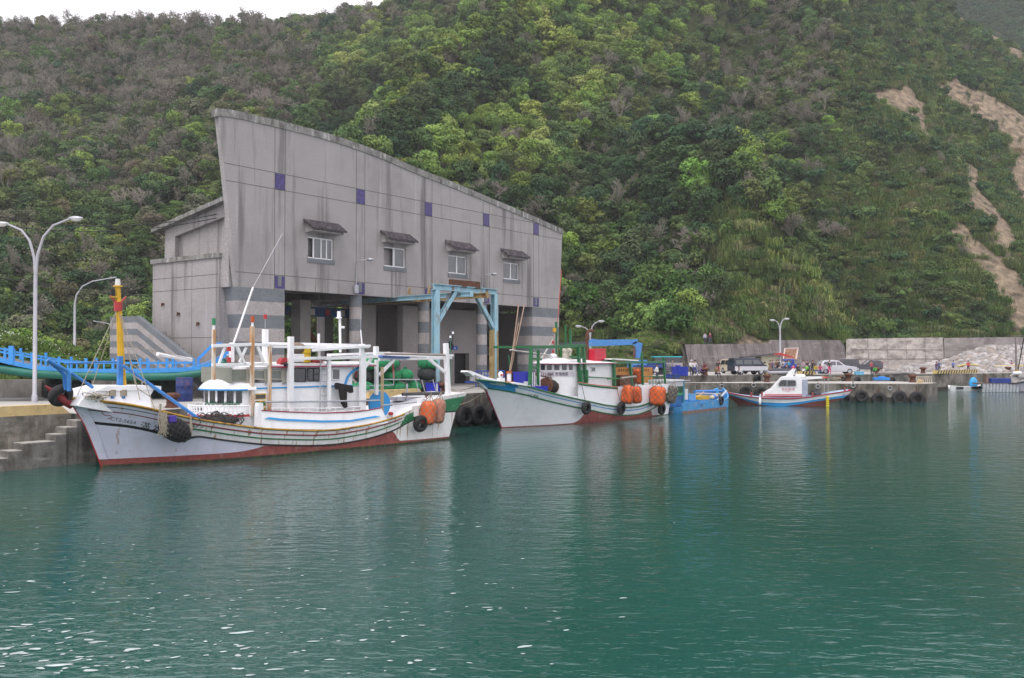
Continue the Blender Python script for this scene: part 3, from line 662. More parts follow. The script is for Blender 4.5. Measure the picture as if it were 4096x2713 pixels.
# far upper quay
def farquay():
    E=[(13,89.3),(13.2,98.4),(15.9,99.3),(41.4,115.5),(65.6,130.8),(80,138),(110,150)]; BK=[(-2,116),(12,121),(22,127),(38,143),(56,157),(72,162),(112,172)]
    mb=MB(); dens=[]
    for (e0,e1,b0,b1) in zip(E[:-1],E[1:],BK[:-1],BK[1:]):
        k=max(1,int(math.hypot(e1[0]-e0[0],e1[1]-e0[1])/3))
        for j in range(k): t=j/k; dens.append(((e0[0]+(e1[0]-e0[0])*t,e0[1]+(e1[1]-e0[1])*t),(b0[0]+(b1[0]-b0[0])*t,b0[1]+(b1[1]-b0[1])*t)))
    dens.append((E[-1],BK[-1]))
    for (e,b),(e1,b1) in zip(dens[:-1],dens[1:]):
        z0,z1=fqz(e[0]),fqz(e1[0])
        mb.add([(*e,z0),(*e1,z1),(*b1,z1),(*b,z0)],[(0,1,2,3)],0); mb.add([(*e,.5),(*e1,.5),(*e1,z1),(*e,z0)],[(0,1,2,3)],1); mb.add([(*e,-2),(*e1,-2),(*e1,.5),(*e,.5)],[(0,1,2,3)],2)
    e,b=dens[0]; mb.add([(*e,2.6),(*b,2.6),(*b,1.9),(*e,1.9)],[(0,1,2,3)],1)
    struct(mb.build('far_quay',[concT,concW,wetc]))
farquay()
PIER=[(15,98.6),(18.6,98.4),(41.8,94.6),(44.9,99.0),(42,104)]
curvy_ground('pier',PIER+[(30,103.4),(15,98.9)],ZP,-2,[concT,concW,wetc])
FQ=Fr((15.9,99.3),(.844,.537)); PR=Fr((18.6,98.4),(23.2,-3.8))
# ---------------- retaining walls ----------------
def rwall(name,pts,label,m,lean=.9,joints=True):
    """pts: (X,Y,ztop)"""
    mb=MB()
    for (x0,y0,z0),(x1,y1,z1) in zip(pts[:-1],pts[1:]):
        d=V((x1-x0,y1-y0,0)); L=d.length; d.normalize(); n=V((-d.y,d.x,0)); k=max(1,int(L/3))
        for j in range(k):
            a,b=j/k,(j+1)/k; A=V((x0,y0,0))+d*L*a; B=V((x0,y0,0))+d*L*b; za=z0+(z1-z0)*a; zb=z0+(z1-z0)*b
            g=.0
            A0,B0=A,B-d*.0
            up=lambda P,z,q=0:(P.x+n.x*(lean*(z-ZF)/4+q),P.y+n.y*(lean*(z-ZF)/4+q),z)
            mb.add([up(A0,ZF-.8),up(B0,ZF-.8),up(B0,zb),up(A0,za),up(A0,za,.5),up(B0,zb,.5),up(A0,0,.9),up(B0,0,.9)],[(0,1,2,3),(3,2,5,4),(4,5,7,6)])
            if joints:
                mb.beam(up(A,ZF,-.01),up(A,za,-.01),.05,.03,mi=1)
        if joints=='h':
            for zz in (4.1,5.6):
                A=V((x0,y0,0)); B=A+d*L; f=lambda P,z,q:(P.x+n.x*(lean*(z-ZF)/4+q),P.y+n.y*(lean*(z-ZF)/4+q),z)
                mb.beam(f(A,zz,-.01),f(B,zz,-.01),.08,.05,mi=1)
    o=thing(name,label,'retaining wall'); mb.build('wall_face',m,o); return o
wallD=mat('dark_stained_concrete',(.20,.175,.17),.95,var=.25,vs=.5,stain=[((.08,.07,.065),.8,(.55,.55,.12),(.45,.65)),((.34,.31,.29),.5,(.4,.4,2.5),(.56,.7))],bump=.03,bs=5,spk=.1)
wallP=mat('pale_weathered_concrete',(.44,.40,.37),.95,var=.3,vs=.7,stain=[((.16,.14,.13),.85,(.45,.45,.9),(.5,.66)),((.10,.09,.085),.6,(.3,.3,4),(.6,.72))],bump=.12,bs=2.5,spk=.15,spks=6)
wallG=mat('grey_panel_concrete',(.30,.27,.26),.95,var=.25,vs=.6,stain=[((.12,.11,.10),.75,(.4,.4,.8),(.48,.66))],bump=.05,bs=4)
jm=mat('wall_joint',(.36,.33,.31),.95)
jd=mat('dark_joint',(.10,.09,.085),.95)
PA=D(2755,1490,117.5); 
W1=[(23.2,122.3,6.15),(38.4,135.9,6.45),(38.9,136.4,6.95),(54,150,7.15)]
rwall('retaining_wall',W1,'long dark grey leaning concrete wall behind the van and the crowd',[wallD,jd])
rwall('retaining_wall',[(54,150.05,7.35),(71.3,154.5,7.65)],'pale weathered block wall behind the dark car and the start of the rock pile',[wallP,jd],.3,'h')
rwall('retaining_wall',[(71.3,154.5,7.55),(98,161,8.0)],'grey panelled wall above the big rock pile at the right edge',[wallG,jm],.1,'h')
def wallpost():
    mb=MB(); mb.prism([(53.2,149.6,1.6),(53.6,150.3,7.25),(54.6,151.2,7.3),(54.4,150.0,1.6)],(.35,-.1,0)); mb.build('wall_buttress',[wallP],bpy.data.objects['retaining_wall.001'])
wallpost()
def wallend():
    mb=MB(); 
    mb.prism([(23.2,122.3,ZF-.5),(23.9,123.5,6.15),(23.6,124.4,6.15),(21.4,125,ZF-.5)],(-.15,-.05,0)); 
    mb.build('wall_face',[wallD],bpy.data.objects['retaining_wall'])
wallend()
def lowwall():
    mb=MB(); a=G(-400,1592,ZQ); b=G(172,1590,ZQ); c=G(420,1545,ZQ)
    for p,q,h in ((a,b,1.1),(b,b+V((2.5,6,0)),1.0)):
        mb.beam(p+V((0,0,h/2-.1)),q+V((0,0,h/2-.1)),.5,h+.2)
    o=thing('embankment_wall','low stained concrete wall holding the green mound behind the left lamp post','wall'); mb.build('wall_face',[conc],o)
lowwall()
# ---------------- harbour building ----------------
gran=[mat('washed_granite',(.315,.297,.295),.9,var=.08,vs=.35,stain=[((.13,.12,.12),.8,(1.15,1.15,.07),(.53,.66)),((.16,.15,.15),.35,(.3,.3,.3),(.52,.7)),((.45,.43,.43),.35,(2.2,2.2,.1),(.6,.72))],spk=.34,spks=23,bump=.006,bs=45)]
granD=mat('dark_granite_band',(.155,.17,.185),.85,var=.12,vs=1,spk=.3,spks=26)
granL=mat('light_granite_band',(.35,.325,.32),.85,var=.12,vs=1,stain=[((.17,.15,.14),.5,(.8,.8,.5),(.5,.7))],spk=.28,spks=26)
coping=mat('weathered_coping',(.22,.215,.205),.9,var=.35,vs=1.2,stain=[((.42,.42,.40),.8,(3,3,1),(.55,.65)),((.07,.065,.05),.8,(2.5,2.5,1),(.52,.66))],bump=.02)
seam=mat('wall_seam',(.10,.09,.09),.9)
purple=mat('purple_tiles',(.05,.035,.16),.35,var=.4,vs=9,spk=.3,spks=8)
awn=mat('dark_roof_tile',(.055,.045,.055),.6,var=.4,vs=5,stain=[((.20,.18,.19),.7,(4,4,4),(.52,.65))])
slab=mat('ceiling_concrete',(.17,.16,.155),.9,var=.2)
inn=mat('inner_wall_granite',(.30,.28,.275),.9,var=.12,vs=.5,spk=.2,spks=26)
bld=thing('fish_market_building','big grey granite building with a tall swept parapet wall and open ground floor','building',fr=FC)
ZB=9.18
topz=curve([-19.6,-18.3,-15.1,-12.4,-9.6,-5.65,-1.7,4.0,9.2,14.2,19.6],[20.2,20.36,20.41,20.42,20.34,20.03,19.5,18.85,18.2,17.55,16.78])
def facade():
    lx=lambda z:-17.96-(z-ZB)*.134
    rx=lambda z:18.98+(z-ZB)*.072
    wins=[(-14.96+7.42*k+2.86,-14.96+7.42*k+5.23) for k in range(4)]; wz0,wz1=11.5,13.0
    # vertical strips so the wall has real window openings
    xs=sorted(set([lx(ZB)+.0,rx(ZB)]+[a for w in wins for a in w]+list(np.arange(-17,18.9,1.2))))
    mb=MB(); T=.42
    def strip(x0,x1,z0,z1a,z1b,end0=None,end1=None):
        v=[(x0,0,z0),(x1,0,z0),(x1 if end1 is None else end1,0,z1b),(x0 if end0 is None else end0,0,z1a)]
        w=[(a,T,c) for a,b,c in v]; mb.add(v+w,[(0,1,2,3),(4,7,6,5)])
        return v,w
    bot=[];top=[]
    for i,(x0,x1) in enumerate(zip(xs[:-1],xs[1:])):
        e0=lx(topz(-19.6)) if i==0 else None; e1=rx(16.8) if i==len(xs)-2 else None
        win=any(a-.01<=x0 and x1<=b+.01 for a,b in wins)
        zt0=topz(e0 if e0 else x0); zt1=topz(e1 if e1 else x1)
        if win:
            strip(x0,x1,ZB,wz0,wz0); strip(x0,x1,wz1,zt0,zt1)
        else: strip(x0,x1,ZB,zt0,zt1,e0,e1)
        mb.add([(x0,0,ZB),(x1,0,ZB),(x1,T,ZB),(x0,T,ZB)],[(0,3,2,1)])
        a,b=(e0 if e0 else x0),(e1 if e1 else x1)
        mb.add([(a,0,zt0),(b,0,zt1),(b,T,zt1),(a,T,zt0)],[(0,1,2,3)])
    for x,X2 in ((xs[0],lx(topz(-19.6))),(xs[-1],rx(16.8))):
        mb.add([(x,0,ZB),(x,T,ZB),(X2,T,topz(X2)),(X2,0,topz(X2))],[(0,1,2,3)])
    for a,b in wins:
        mb.add([(a,0,wz0),(b,0,wz0),(b,T,wz0),(a,T,wz0),(a,0,wz1),(b,0,wz1),(b,T,wz1),(a,T,wz1)],[(0,1,2,3),(4,7,6,5),(0,3,7,4),(1,5,6,2)])
    w=mb.build('facade_wall',gran,bld)
    # coping following the parapet
    mb=MB(); k=44
    X=[lx(20.25)-.12+(rx(16.8)+.2-lx(20.25))*i/k for i in range(k+1)]
    rings=[[(x,-.06,topz(x)-.42),(x,-.06,topz(x)+.07),(x,T+.08,topz(x)+.07),(x,T+.08,topz(x)-.42)] for x in X]
    mb.loft(rings,sm=False); mb.build('coping',[coping],bld)
    # seams
    mb=MB()
    for z in (10.13,15.86,16.95):
        mb.box(lx(z)+.03,rx(z)-.02,-.004,.02,z-.022,z+.022)
    for k in range(5):
        x=-14.96+7.42*k
        for xx in (x,x+.86): mb.box(xx-.02,xx+.02,-.005,.02,ZB,topz(xx)-.43)
    for x in (-11.4,-3.2): mb.box(x-.015,x+.015,-.005,.02,ZB,10.1)
    mb.build('wall_seams',[seam],bld)
    for k in range(5):
        x=-14.96+7.42*k; mb=MB(); mb.box(x+.03,x+.83,-.03,.02,15.89,16.92); mb.build('purple_tile_panel',[purple],bld)
        mb=MB()
        for q in ((x+.03,x+.25,9.25,10.08),(x+.61,x+.83,9.25,10.08),(x+.25,x+.61,9.25,9.4)): mb.box(q[0],q[1],-.032,.02,q[2],q[3])
        mb.box(x+.27,x+.59,-.02,.02,9.42,10.08,1); mb.build('purple_tile_frame',[purple,granD],bld)
    for k,(a,b) in enumerate(wins):
        o=bpy.data.objects.new('window',None); 
        fr=MB(); f=.09; y0,y1=.12,.2
        fr.box(a,b,y0,y1,wz0,wz0+f); fr.box(a,b,y0,y1,wz1-f,wz1); fr.box(a,a+f,y0,y1,wz0+f,wz1-f); fr.box(b-f,b,y0,y1,wz0+f,wz1-f)
        c=(a+b)/2
        if k==0:
            for xx in (a+.62,c+.12,c+.62): fr.box(xx-.04,xx+.04,y0-.01,y1+.01,wz0+f,wz1-f)
        else: fr.box(c-.06,c+.06,y0-.01,y1+.01,wz0+f,wz1-f)
        fo=fr.build('window',[whiteC],bld); 
        pn=MB(); open_left={0:.62,1:1.1}.get(k,0)
        pn.box(a+f+(open_left if open_left else 0),b-f,.155,.165,wz0+f,wz1-f); pn.build('pane',[glassG],fo)
        s=MB(); s.box(a-.05,b+.08,-.06,.12,wz0-.3,wz0-.0); s.build('sill',[granD],fo)
        dk=MB(); dk.box(a-.3,b+.3,T+.03,T+2.5,wz0-.4,wz1+.4); # dark room behind
        dk=MB(); dk.add([(a-.5,T+1.8,wz0-.6),(b+.5,T+1.8,wz0-.6),(b+.5,T+1.8,wz1+.6),(a-.5,T+1.8,wz1+.6)],[(0,1,2,3)]); dk.build('room_wall',[slab],fo)
        # awning
        aw=MB(); xa,xb=a-.42,b+.42; zt,zb_=14.05,13.42; yf=-.95
        aw.prism([(xa+.2,0,zt-.05),(xa+.2,-.0,zb_-.15),(xa+.2,yf+.15,zb_-.12),(xa+.2,yf+.15,zb_)],(xb-xa-.4,0,0),1)
        aw.prism([(xa,0,zt),(xa,yf,zb_),(xa,yf,zb_+.07),(xa,0,zt+.09)],(xb-xa,0,0),0)
        n=13
        for i in range(n):
            x=xa+.08+(xb-xa-.16)*i/(n-1); aw.tube([(x,.0,zt+.09),(x,yf-.02,zb_+.08)],.065,n=8)
        for j in range(1,6):
            t=j/6; aw.box(xa,xb,yf*t-.02,yf*t+.02,zt+(zb_-zt)*t+.09,zt+(zb_-zt)*t+.16)
        aw.build('awning',[awn,gran[0]],bld)
facade()
def banded(name,shape,z0,z1,parent,start=0,h=.84):
    """shape(z)-> list of (x,y) outline"""
    n=int(round((z1-z0)/h)); mb=MB(); H=(z1-z0)/n
    for i in range(n):
        a,b=z1-(i+1)*H,z1-i*H; A=[(x,y,a) for x,y in shape(a)]; B=[(x,y,b) for x,y in shape(b)]
        mb.loft([A,B],mi=(i+start)%2,caps=(i in (0,n-1)),sm=len(A)>8)
        mb.loft([[(x,y,b-.0) for x,y in shape(b)],[(x,y,b-.012) for x,y in shape(b)]],mi=2,caps=False) if False else None
    return mb.build(name,[granD,granL,seam],parent)
for k in (1,2,3):
    cx=-14.96+7.42*k+.43
    banded('column',lambda z:[(cx+.46*math.cos(a*math.pi/12),.5+.46*math.sin(a*math.pi/12)) for a in range(24)],ZQ,ZB,bld)
banded('pier',lambda z:[(-17.96+(ZB-z)*.15,-.02),(-14.12,-.02),(-14.12,1.5),(-17.9+(ZB-z)*.15,1.5)],ZQ,ZB,bld)
banded('pier',lambda z:[(14.55,-.02),(18.98-(ZB-z)*.06,-.02),(18.9-(ZB-z)*.06,1.7),(14.55,1.7)],ZQ,ZB,bld)
def body():
    mb=MB(); mb.box(-14.1,18.5,.56,13.5,ZB+.25,ZB+.75,0)
    for k in range(5):
        x=-14.96+7.42*k; mb.box(x+.2,x+.66,.56,13.4,ZB-.25,ZB+.25,0)
    mb.box(-14,18.5,6.2,6.7,ZB-.3,ZB+.25,0); mb.build('ceiling_slab',[slab],bld)
    # back columns
    for x,y in ((-8.4,5.0),(.65,12.4),(-14.3,8.5)):
        mb=MB(); mb.box(x-.5,x+.5,y-.5,y+.5,ZQ,ZB-.25); mb.build('inner_column',[inn],bld)
    mb=MB(); mb.beam((-6.5,7.5,8.2),(-4.6,7.5,5.5),.3); mb.build('inner_brace',[rust],bld)
    mb=MB(); mb.box(-13.5,1.5,7.0,7.3,7.85,8.6); mb.build('crane_girder',[plain('old_blue_girder',(.02,.08,.2),.6,var=.4,stain=[(RUST,.7,(2,2,2),(.5,.65))])],bld)
    for i in range(5):
        mb=MB(); mb.box(-7.4+1.6*i,-6.9+1.6*i,6.96,6.99,7.95,8.45); mb.build('small_sign',[plain('sign_red',(.35,.06,.05)) if i%2==0 else plain('sign_white',(.45,.45,.4))],bld)
    mb=MB(); mb.box(-2.2,-.5,5,6,ZQ,ZB-.3); mb.box(-.5,3.2,8.5,9.0,ZQ,ZB-.3); mb.box(1.2,3.6,3.6,4.2,4.9,ZB-.3); mb.box(1.0,3.6,3.7,4.2,ZQ,4.9)
    mb.box(3.6,4.1,4.2,12,ZQ,ZB-.3)
    mb.box(6.4,13.2,4.8,5.2,4.95,ZB-.3); mb.box(11.3,13.2,4.8,5.2,ZQ,4.95); mb.box(4.1,9.2,4.8,5.2,ZQ,4.95); mb.box(4.1,6.4,4.8,5.2,4.95,ZB-.3)
    mb.box(13.2,13.6,5,14,ZQ,ZB-.3); mb.box(13.6,24,11.5,12,ZQ,ZB-.3); mb.box(18.3,18.9,1.75,12,ZQ,ZB-.3)
    mb.build('inner_wall',[inn],bld)
    mb=MB(); mb.prism([(13.8,7.4,ZB-.35),(18.2,7.4,ZB-.35),(18.2,7.4,6.6)],(0,.09,0)); mb.box(13.7,18.2,6.6,6.9,4.7,5.6); mb.build('stair_underside',[inn],bld)
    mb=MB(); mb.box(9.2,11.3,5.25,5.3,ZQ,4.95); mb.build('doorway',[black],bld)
    mb=MB(); mb.box(8.95,9.6,4.765,4.8,5.25,5.6); s=mb.build('number_sign',[plain('sign_blue',(.03,.12,.5))],bld)
    vs,fs=text_pts('18',.22); mb=MB(); mb.add([(9.08+x*1.2,4.755,5.32+y) for x,y,z in vs],fs); mb.build('sign_text',[whiteC],s)
    # left wing
    mb=MB(); mb.box(-18.3,-16.6,1.4,8.85,ZQ,11.1); mb.box(-18.42,-16.5,1.28,8.97,11.1,11.4,1); mb.build('wing_wall',[gran[0],coping],bld)
    mb=MB()
    for z in (10.03,9.17,5.95): mb.box(-18.305,-18.28,1.42,8.84,z-.02,z+.02)
    for y in (6.55,4.3): mb.box(-18.306,-18.28,y-.015,y+.015,ZQ,11.1)
    mb.build('wing_seams',[seam],bld)
    mb=MB(); mb.box(-18.15,-14.2,.57,1.4,ZB,11.38); mb.build('link_wall',gran,bld)
    for y,z in ((7.5,8.3),(5.7,7.6),(3.5,6.9)):
        mb=MB(); mb.tube([(-18.3,y,z),(-18.45,y,z-.02)],[.07,.1],n=8); mb.tube([(-18.45,y,z-.02),(-18.47,y,z-.2)],[.06,.04],n=8); mb.build('drain_spout',[rust],bld)
    # upper body with sloping roof
    mb=MB()
    f=lambda y:15.02-(y-1.1)*.178
    mb.prism([(-17.4,.57,11.3),(-17.4,.57,f(.57)-.25),(-17.4,8.3,f(8.3)-.25),(-17.4,8.3,11.3)],(34.5,0,0)); 
    mb.build('upper_wall',gran,bld)
    mb=MB()
    for (ya,yb,za,zb_) in ((7.1,8.3,11.4,None),(1.0,1.6,11.4,None)):
        mb.prism([(-17.75,ya,za),(-17.75,ya,f(ya)-.25),(-17.75,yb,f(yb)-.25),(-17.75,yb,za)],(.35,0,0))
    mb.prism([(-17.75,1.6,f(1.6)-1.1),(-17.75,1.6,f(1.6)-.25),(-17.75,7.1,f(7.1)-.25),(-17.75,7.1,f(7.1)-1.0)],(.35,0,0))
    mb.build('wall_frame',gran,bld)
    mb=MB(); mb.prism([(-18.3,.57,f(.57)),(-18.3,.57,f(.57)-.28),(-18.3,9.1,f(9.1)-.28),(-18.3,9.1,f(9.1))],(36,0,0)); mb.build('roof',[coping],bld)
    # banded outer stair
    P=lambda a,b: FC.M(a,b,-20.2)
    tp=[P(440,1268),P(548,1265),P(830,1492)]
    mb=MB()
    for i in range(7):
        dz=-.42*i
        def s(d): return [(p[0],p[1],p[2]+d) for p in tp]
        A,B=s(dz),s(dz-.42)
        B=[(x,y,max(z,ZQ)) for x,y,z in B]; A=[(x,y,max(z,ZQ+.01)) for x,y,z in A]
        mb.prism([A[0],A[1],A[2],B[2],B[1],B[0]],(.35,0,0),mi=i%2)
    mb.build('outer_stair',[granD,granL],bld)
    mb=MB(); y1=tp[1][1]; z1=tp[1][2]-1.
    for i in range(16): mb.box(-19.85,-18.32,y1-.5*i-.5,y1-.5*i,ZQ,z1-.28*i) if z1-.28*i>ZQ else None
    mb.box(-19.85,-18.32,y1,y1+3.5,z1-.3,z1); mb.build('stair_flight',[inn],bld)
body()
# lamps on the facade
def wall_lamp(px,py,label):
    x,_,z=FC.L(px,py,-.9); o=thing('wall_lamp',label,'lamp',group='lamps bracketed to the building front',fr=FC)
    mb=MB(); x0=x-.35; mb.tube([(x0,-.12,9.6),(x0,-.14,z-.35),(x0+.02,-.25,z-.1),(x0+.1,-.5,z),(x,-.9,z)],.035,n=6); mb.box(x0-.2,x0+.2,-.16,-.08,9.3,9.9,0); mb.build('bracket',[steel],o)
    mb=MB(); mb.ball((x+.12,-1.05,z+.02),(.28,.3,.13),10,6); mb.build('lamp_head',[steel],o)
wall_lamp(1470,1040,'grey bracket lamp on the building front between the first and second windows')
wall_lamp(1968,1098,'grey bracket lamp on the building front between the third and fourth windows')
# ---------------- gantry ----------------
bg_=mat('gantry_blue_paint',(.27,.46,.55),.55,var=.12,vs=2,stain=[((.17,.08,.03),.85,(2.2,2.2,.5),(.56,.68)),((.40,.30,.13),.6,(3,3,.4),(.56,.7))])
gy=mat('gantry_rusty_yellow',(.36,.27,.12),.65,var=.25,vs=2,stain=[(RUST,.9,(3,3,.7),(.5,.62))])
def ibeam(mb,p,q,w,h,mi=0,up=(0,0,1),t=.03):
    p,q=V(p),V(q); d=(q-p).normalized(); u=V(up); x=d.cross(u).normalized(); u=x.cross(d).normalized()
    mb.beam(p+u*(h/2-t/2),q+u*(h/2-t/2),w,t,mi,up); mb.beam(p-u*(h/2-t/2),q-u*(h/2-t/2),w,t,mi,up); mb.beam(p,q,t,h-2*t,mi,up)
def gantry():
    o=thing('gantry_crane','pale blue rusty steel portal gantry standing on the quay in front of the building','gantry',fr=FC)
    y=-6.
    for x,m in ((-5.6,[bg_]),(1.15,[bg_,gy])):
        mb=MB(); ibeam(mb,(x,y,ZQ),(x,y,9.4),.42,.42,0,(0,1,0),.05)
        if len(m)>1: mb.box(x+.05,x+.17,y-.26,y-.21,ZQ,6.6,1); mb.box(x-.38,x-.22,y-.2,y+.2,ZQ,6.7,1)
        mb.build('leg',m,o)
    mb=MB(); ibeam(mb,(-5.85,y,9.62),(1.4,y,9.62),.4,.42,t=.05); mb.build('crossbeam',[bg_],o)
    for a,b in (((-5.4,y,7.2),(-3.5,y,9.4)),((.95,y,6.9),(-1.2,y,9.4))):
        mb=MB(); ibeam(mb,a,b,.3,.3,t=.04,up=(0,1,0)); mb.build('brace',[bg_],o)
    for x,e,m in ((-3.1,-7.2,[bg_]),(-1.4,-7.3,[gy])):
        mb=MB(); ibeam(mb,(x,e,9.2),(x,8.5,9.0),.3,.36,t=.045); mb.box(x-.17,x+.17,e-.04,e,8.99,9.4); mb.build('crane_rail',m,o)
    for x in (-3.1,-1.5):
        mb=MB(); mb.beam((x-.9,y,10.05),(x+.7,y,10.05),.35,.4); mb.box(x+.1,x+.75,y-.2,y+.2,9.75,9.86); mb.build('hanger_block',[rust,gy],o); 
    for yy in (-1.2,-3.2): mb=MB(); mb.prism([(-3.25,yy,9.38),(-2.95,yy,9.38),(-3.1,yy,9.95)],(0,.12,0)); mb.build('rail_stop',[gy],o)
gantry()
# ---------------- street lamps ----------------
def lamp(base,h,arms,label,r=.09,group='street lamps along the harbour',single=False,rz=0,heads=True):
    o=thing('street_lamp',label,'street lamp',base,rz,group); mb=MB()
    k=h*.72
    mb.tube([(0,0,0),(0,0,.4),(0,0,.42),(0,0,k)],[r*1.5,r*1.5,r*1.15,r],n=10)
    for (dx,dz) in arms:
        s=1 if dx>0 else -1; a=abs(dx)
        pts=[(0,0,k-.05),(s*.05*a,0,k+(dz)*.35),(s*.22*a,0,k+dz*.68),(s*.5*a,0,k+dz*.88),(s*a,0,k+dz)]
        mb.tube(pts,[r*.9,r*.8,r*.7,r*.6,r*.5],n=8)
    mb.build('pole',[poleG],o)
    for dx,dz in arms:
        s=1 if dx>0 else -1; m=MB()
        if heads: m.ball((dx+s*.3,0,k+dz+.02),(.42,.17,.12),12,6,z0=-.2); m.ball((dx+s*.32,0,k+dz-.0),(.34,.15,.16),12,6,mi=1,z1=.1)
        else: m.beam((dx,0,k+dz),(dx+s*.6,0,k+dz+.12),.14,.1)
        m.build('lamp_head',[steel,plain('lamp_glass',(.6,.6,.58),.2)],o)
    return o
lamp(tuple(G(138,1610,ZQ)),9.75,[(-1.6,2.85),(1.9,3.15)],'tall double-armed lamp post at the left edge, standing on the quay by the yellow kerb',.10)
def lampat(px,pyb,pyt,Y,arms,label,**k):
    b=D(px,pyb,Y); t=D(px,pyt,Y); b.z=min(b.z,terr(b.x,Y)) if pyb<1500 else b.z
    return lamp(tuple(b),(t.z-b.z),arms,label,**k)
lampat(298,1420,1130,82,[(3.0,2.2)],'single-armed lamp post behind the blue raft, taller than the others there',r=.10,heads=False)
lampat(310,1415,1320,150,[(-1.9,1.4),(1.9,1.5)],'small far double-armed lamp post just right of the single-armed lamp',r=.085,heads=False)
lampat(468,1420,1288,110,[(-2.2,1.6)],'far lamp post with one arm to the left, just left of the yellow mast',r=.09,heads=False)
lampat(2361,1440,1300,112,[(-1.1,1.5),(1.0,2.1)],'double-armed lamp post behind the green-framed boat, above the blue crane arm',r=.1)
b_=D(3121,1470,128); b_.z=fqz(b_.x)
lamp(tuple(b_),7.2,[(-.75,1.9),(.6,2.1)],'double-armed lamp post beside the retaining wall and the blue truck',.12)
# ---------------- power cables ----------------
def cable(pts,label,r=.03):
    mb=MB(); mb.tube(pts,r,n=5,sm=True); tag(mb.build('power_cable',[black]),label,'cable','overhead cables running to the building')
def sagc(a,b,sag,n=14): return [a+(b-a)*(i/n)-V((0,0,sag*4*(i/n)*(1-i/n))) for i in range(n+1)]
hook=V(FC.w(-18.9,.3,13.7)); hk=D(895,868,60)
cable(sagc(D(-200,820,60),D(892,852,61.5),1.1),'upper of the two cables meeting the building corner')
cable(sagc(D(-200,862,60),D(886,868,61.5),1.0),'lower of the two cables meeting the building corner')
cable(sagc(D(-150,1080,70),D(612,1186,70),.3),'lowest black cable crossing behind the yellow mast')
def insul():
    o=thing('cable_bracket','small rusty bracket with white insulators on the building\'s left corner','bracket',D(905,862,62)); mb=MB()
    mb.beam((-.5,0,0),(.35,0,.25),.08); mb.beam((.1,0,-.5),(.1,0,.2),.07); mb.build('arm',[rust],o)
    for x in (-.45,-.15,.15): m=MB(); m.tube([(x,0,.1+x*.2),(x-.12,0,.3+x*.2)],[.07,.11],n=8); m.build('insulator',[whiteC],o)
insul()
# ---------------- boats ----------------
class Hull:
    def __init__(s,xstem,xtrans,zs,bs,bw,top,p=1.35):
        s.xst,s.xtr,s.zsf,s.bsf,s.bwf=xstem,xtrans,zs,bs,bw; s.p=p; s.t0,s.t1=top   # nominal sheer x at bow / stern
    def zs(s,u): return s.zsf(s.t0+(s.t1-s.t0)*u)
    def x(s,u,z): return s.xst(z)+(s.xtr(z)-s.xst(z))*u
    def b(s,u,z):
        zs=s.zs(u); bs=s.bsf(s.t0+(s.t1-s.t0)*u); x0,x1=s.xst(0),s.xtr(0); bw=s.bwf(x0+(x1-x0)*u)
        if z>=0: t=min(1,z/zs); return bw+(bs-bw)*t**s.p
        return bw*max(0,1-(z/.8)**2)**.5
    def P(s,u,z,side=-1,off=0): return (s.x(u,z),side*(s.b(u,z)+off),z)
    def at(s,x,z,side=-1,off=0):
        u=(x-s.xst(z))/(s.xtr(z)-s.xst(z)); return s.P(min(1,max(0,u)),z,side,off)
    def u(s,x,z): return min(1,max(0,(x-s.xst(z))/(s.xtr(z)-s.xst(z))))
    def mesh(s,rows,matf,mats,parent,N=90,deck=None,dmat=None,name='hull',thick=.07):
        """rows: list of f(u)->z from sheer down; matf(k,u)->material index for the strip between rows k and k+1"""
        mb=MB(); K=len(rows)
        for side in (-1,1):
            vs=[];fs=[];mi=[]
            for i in range(N+1):
                u=i/N; last=1e9
                for k in range(K):
                    z=min(rows[k](u),last-.002); last=z; vs.append(s.P(u,z,side))
            for i in range(N):
                for k in range(K-1):
                    a=i*K+k; f=(a,a+1,a+K+1,a+K) if side<0 else (a,a+K,a+K+1,a+1); fs.append(f); mi.append(matf(k,(i+.5)/N))
            mb.add(vs,fs,mi,True)
            # bulwark inside and rail
            if deck is not None:
                vs=[];fs=[];mi=[]
                for i in range(N+1):
                    u=i/N; zt=rows[0](u); zd=min(deck(u),zt-.03)
                    o=s.P(u,zt,side); b1=max(.01,s.b(u,zt)-thick); b2=max(.01,s.b(u,zd)-thick)
                    vs+=[o,(o[0],side*b1,zt),(s.x(u,zd),side*b2,zd)]
                for i in range(N):
                    a=i*3
                    for q in (0,1): f=(a+q,a+q+1,a+q+4,a+q+3); fs.append(f if side>0 else f[::-1]); mi.append(0 if q==0 else 1)
                mb.add(vs,fs,[matf(0,.5) if m==0 else len(mats)-1 for m in mi],True)
        # transom
        vs=[]; 
        for k in range(K): vs.append(s.P(1,rows[k](1),-1))
        for k in range(K): vs.append(s.P(1,rows[k](1),1))
        fs=[(k,k+K,k+K+1,k+1) for k in range(K-1)]; mb.add(vs,fs,[matf(k,1.) for k in range(K-1)])
        ob=mb.build(name,mats,parent)
        if deck is not None:
            d=MB(); vs=[];fs=[]
            for i in range(N+1):
                u=i/N; zd=deck(u); b=max(.01,s.b(u,zd)-.03); vs+=[(s.x(u,zd),-b,zd),(s.x(u,zd),b,zd)]
            d.add(vs,[(2*i,2*i+2,2*i+3,2*i+1) for i in range(N)],0,True); d.build('deck',[dmat],parent)
        return ob
    def strake(s,off,r,mat_,parent,u0=0,u1=1,n=60,name='rubbing_strake',side=-1,flat=False):
        f=off if callable(off) else (lambda u:s.zs(u)-off); mb=MB()
        mb.tube([s.P(u0+(u1-u0)*i/n,f(u0+(u1-u0)*i/n),side,.01) for i in range(n+1)],r,n=6); return mb.build(name,[mat_],parent)
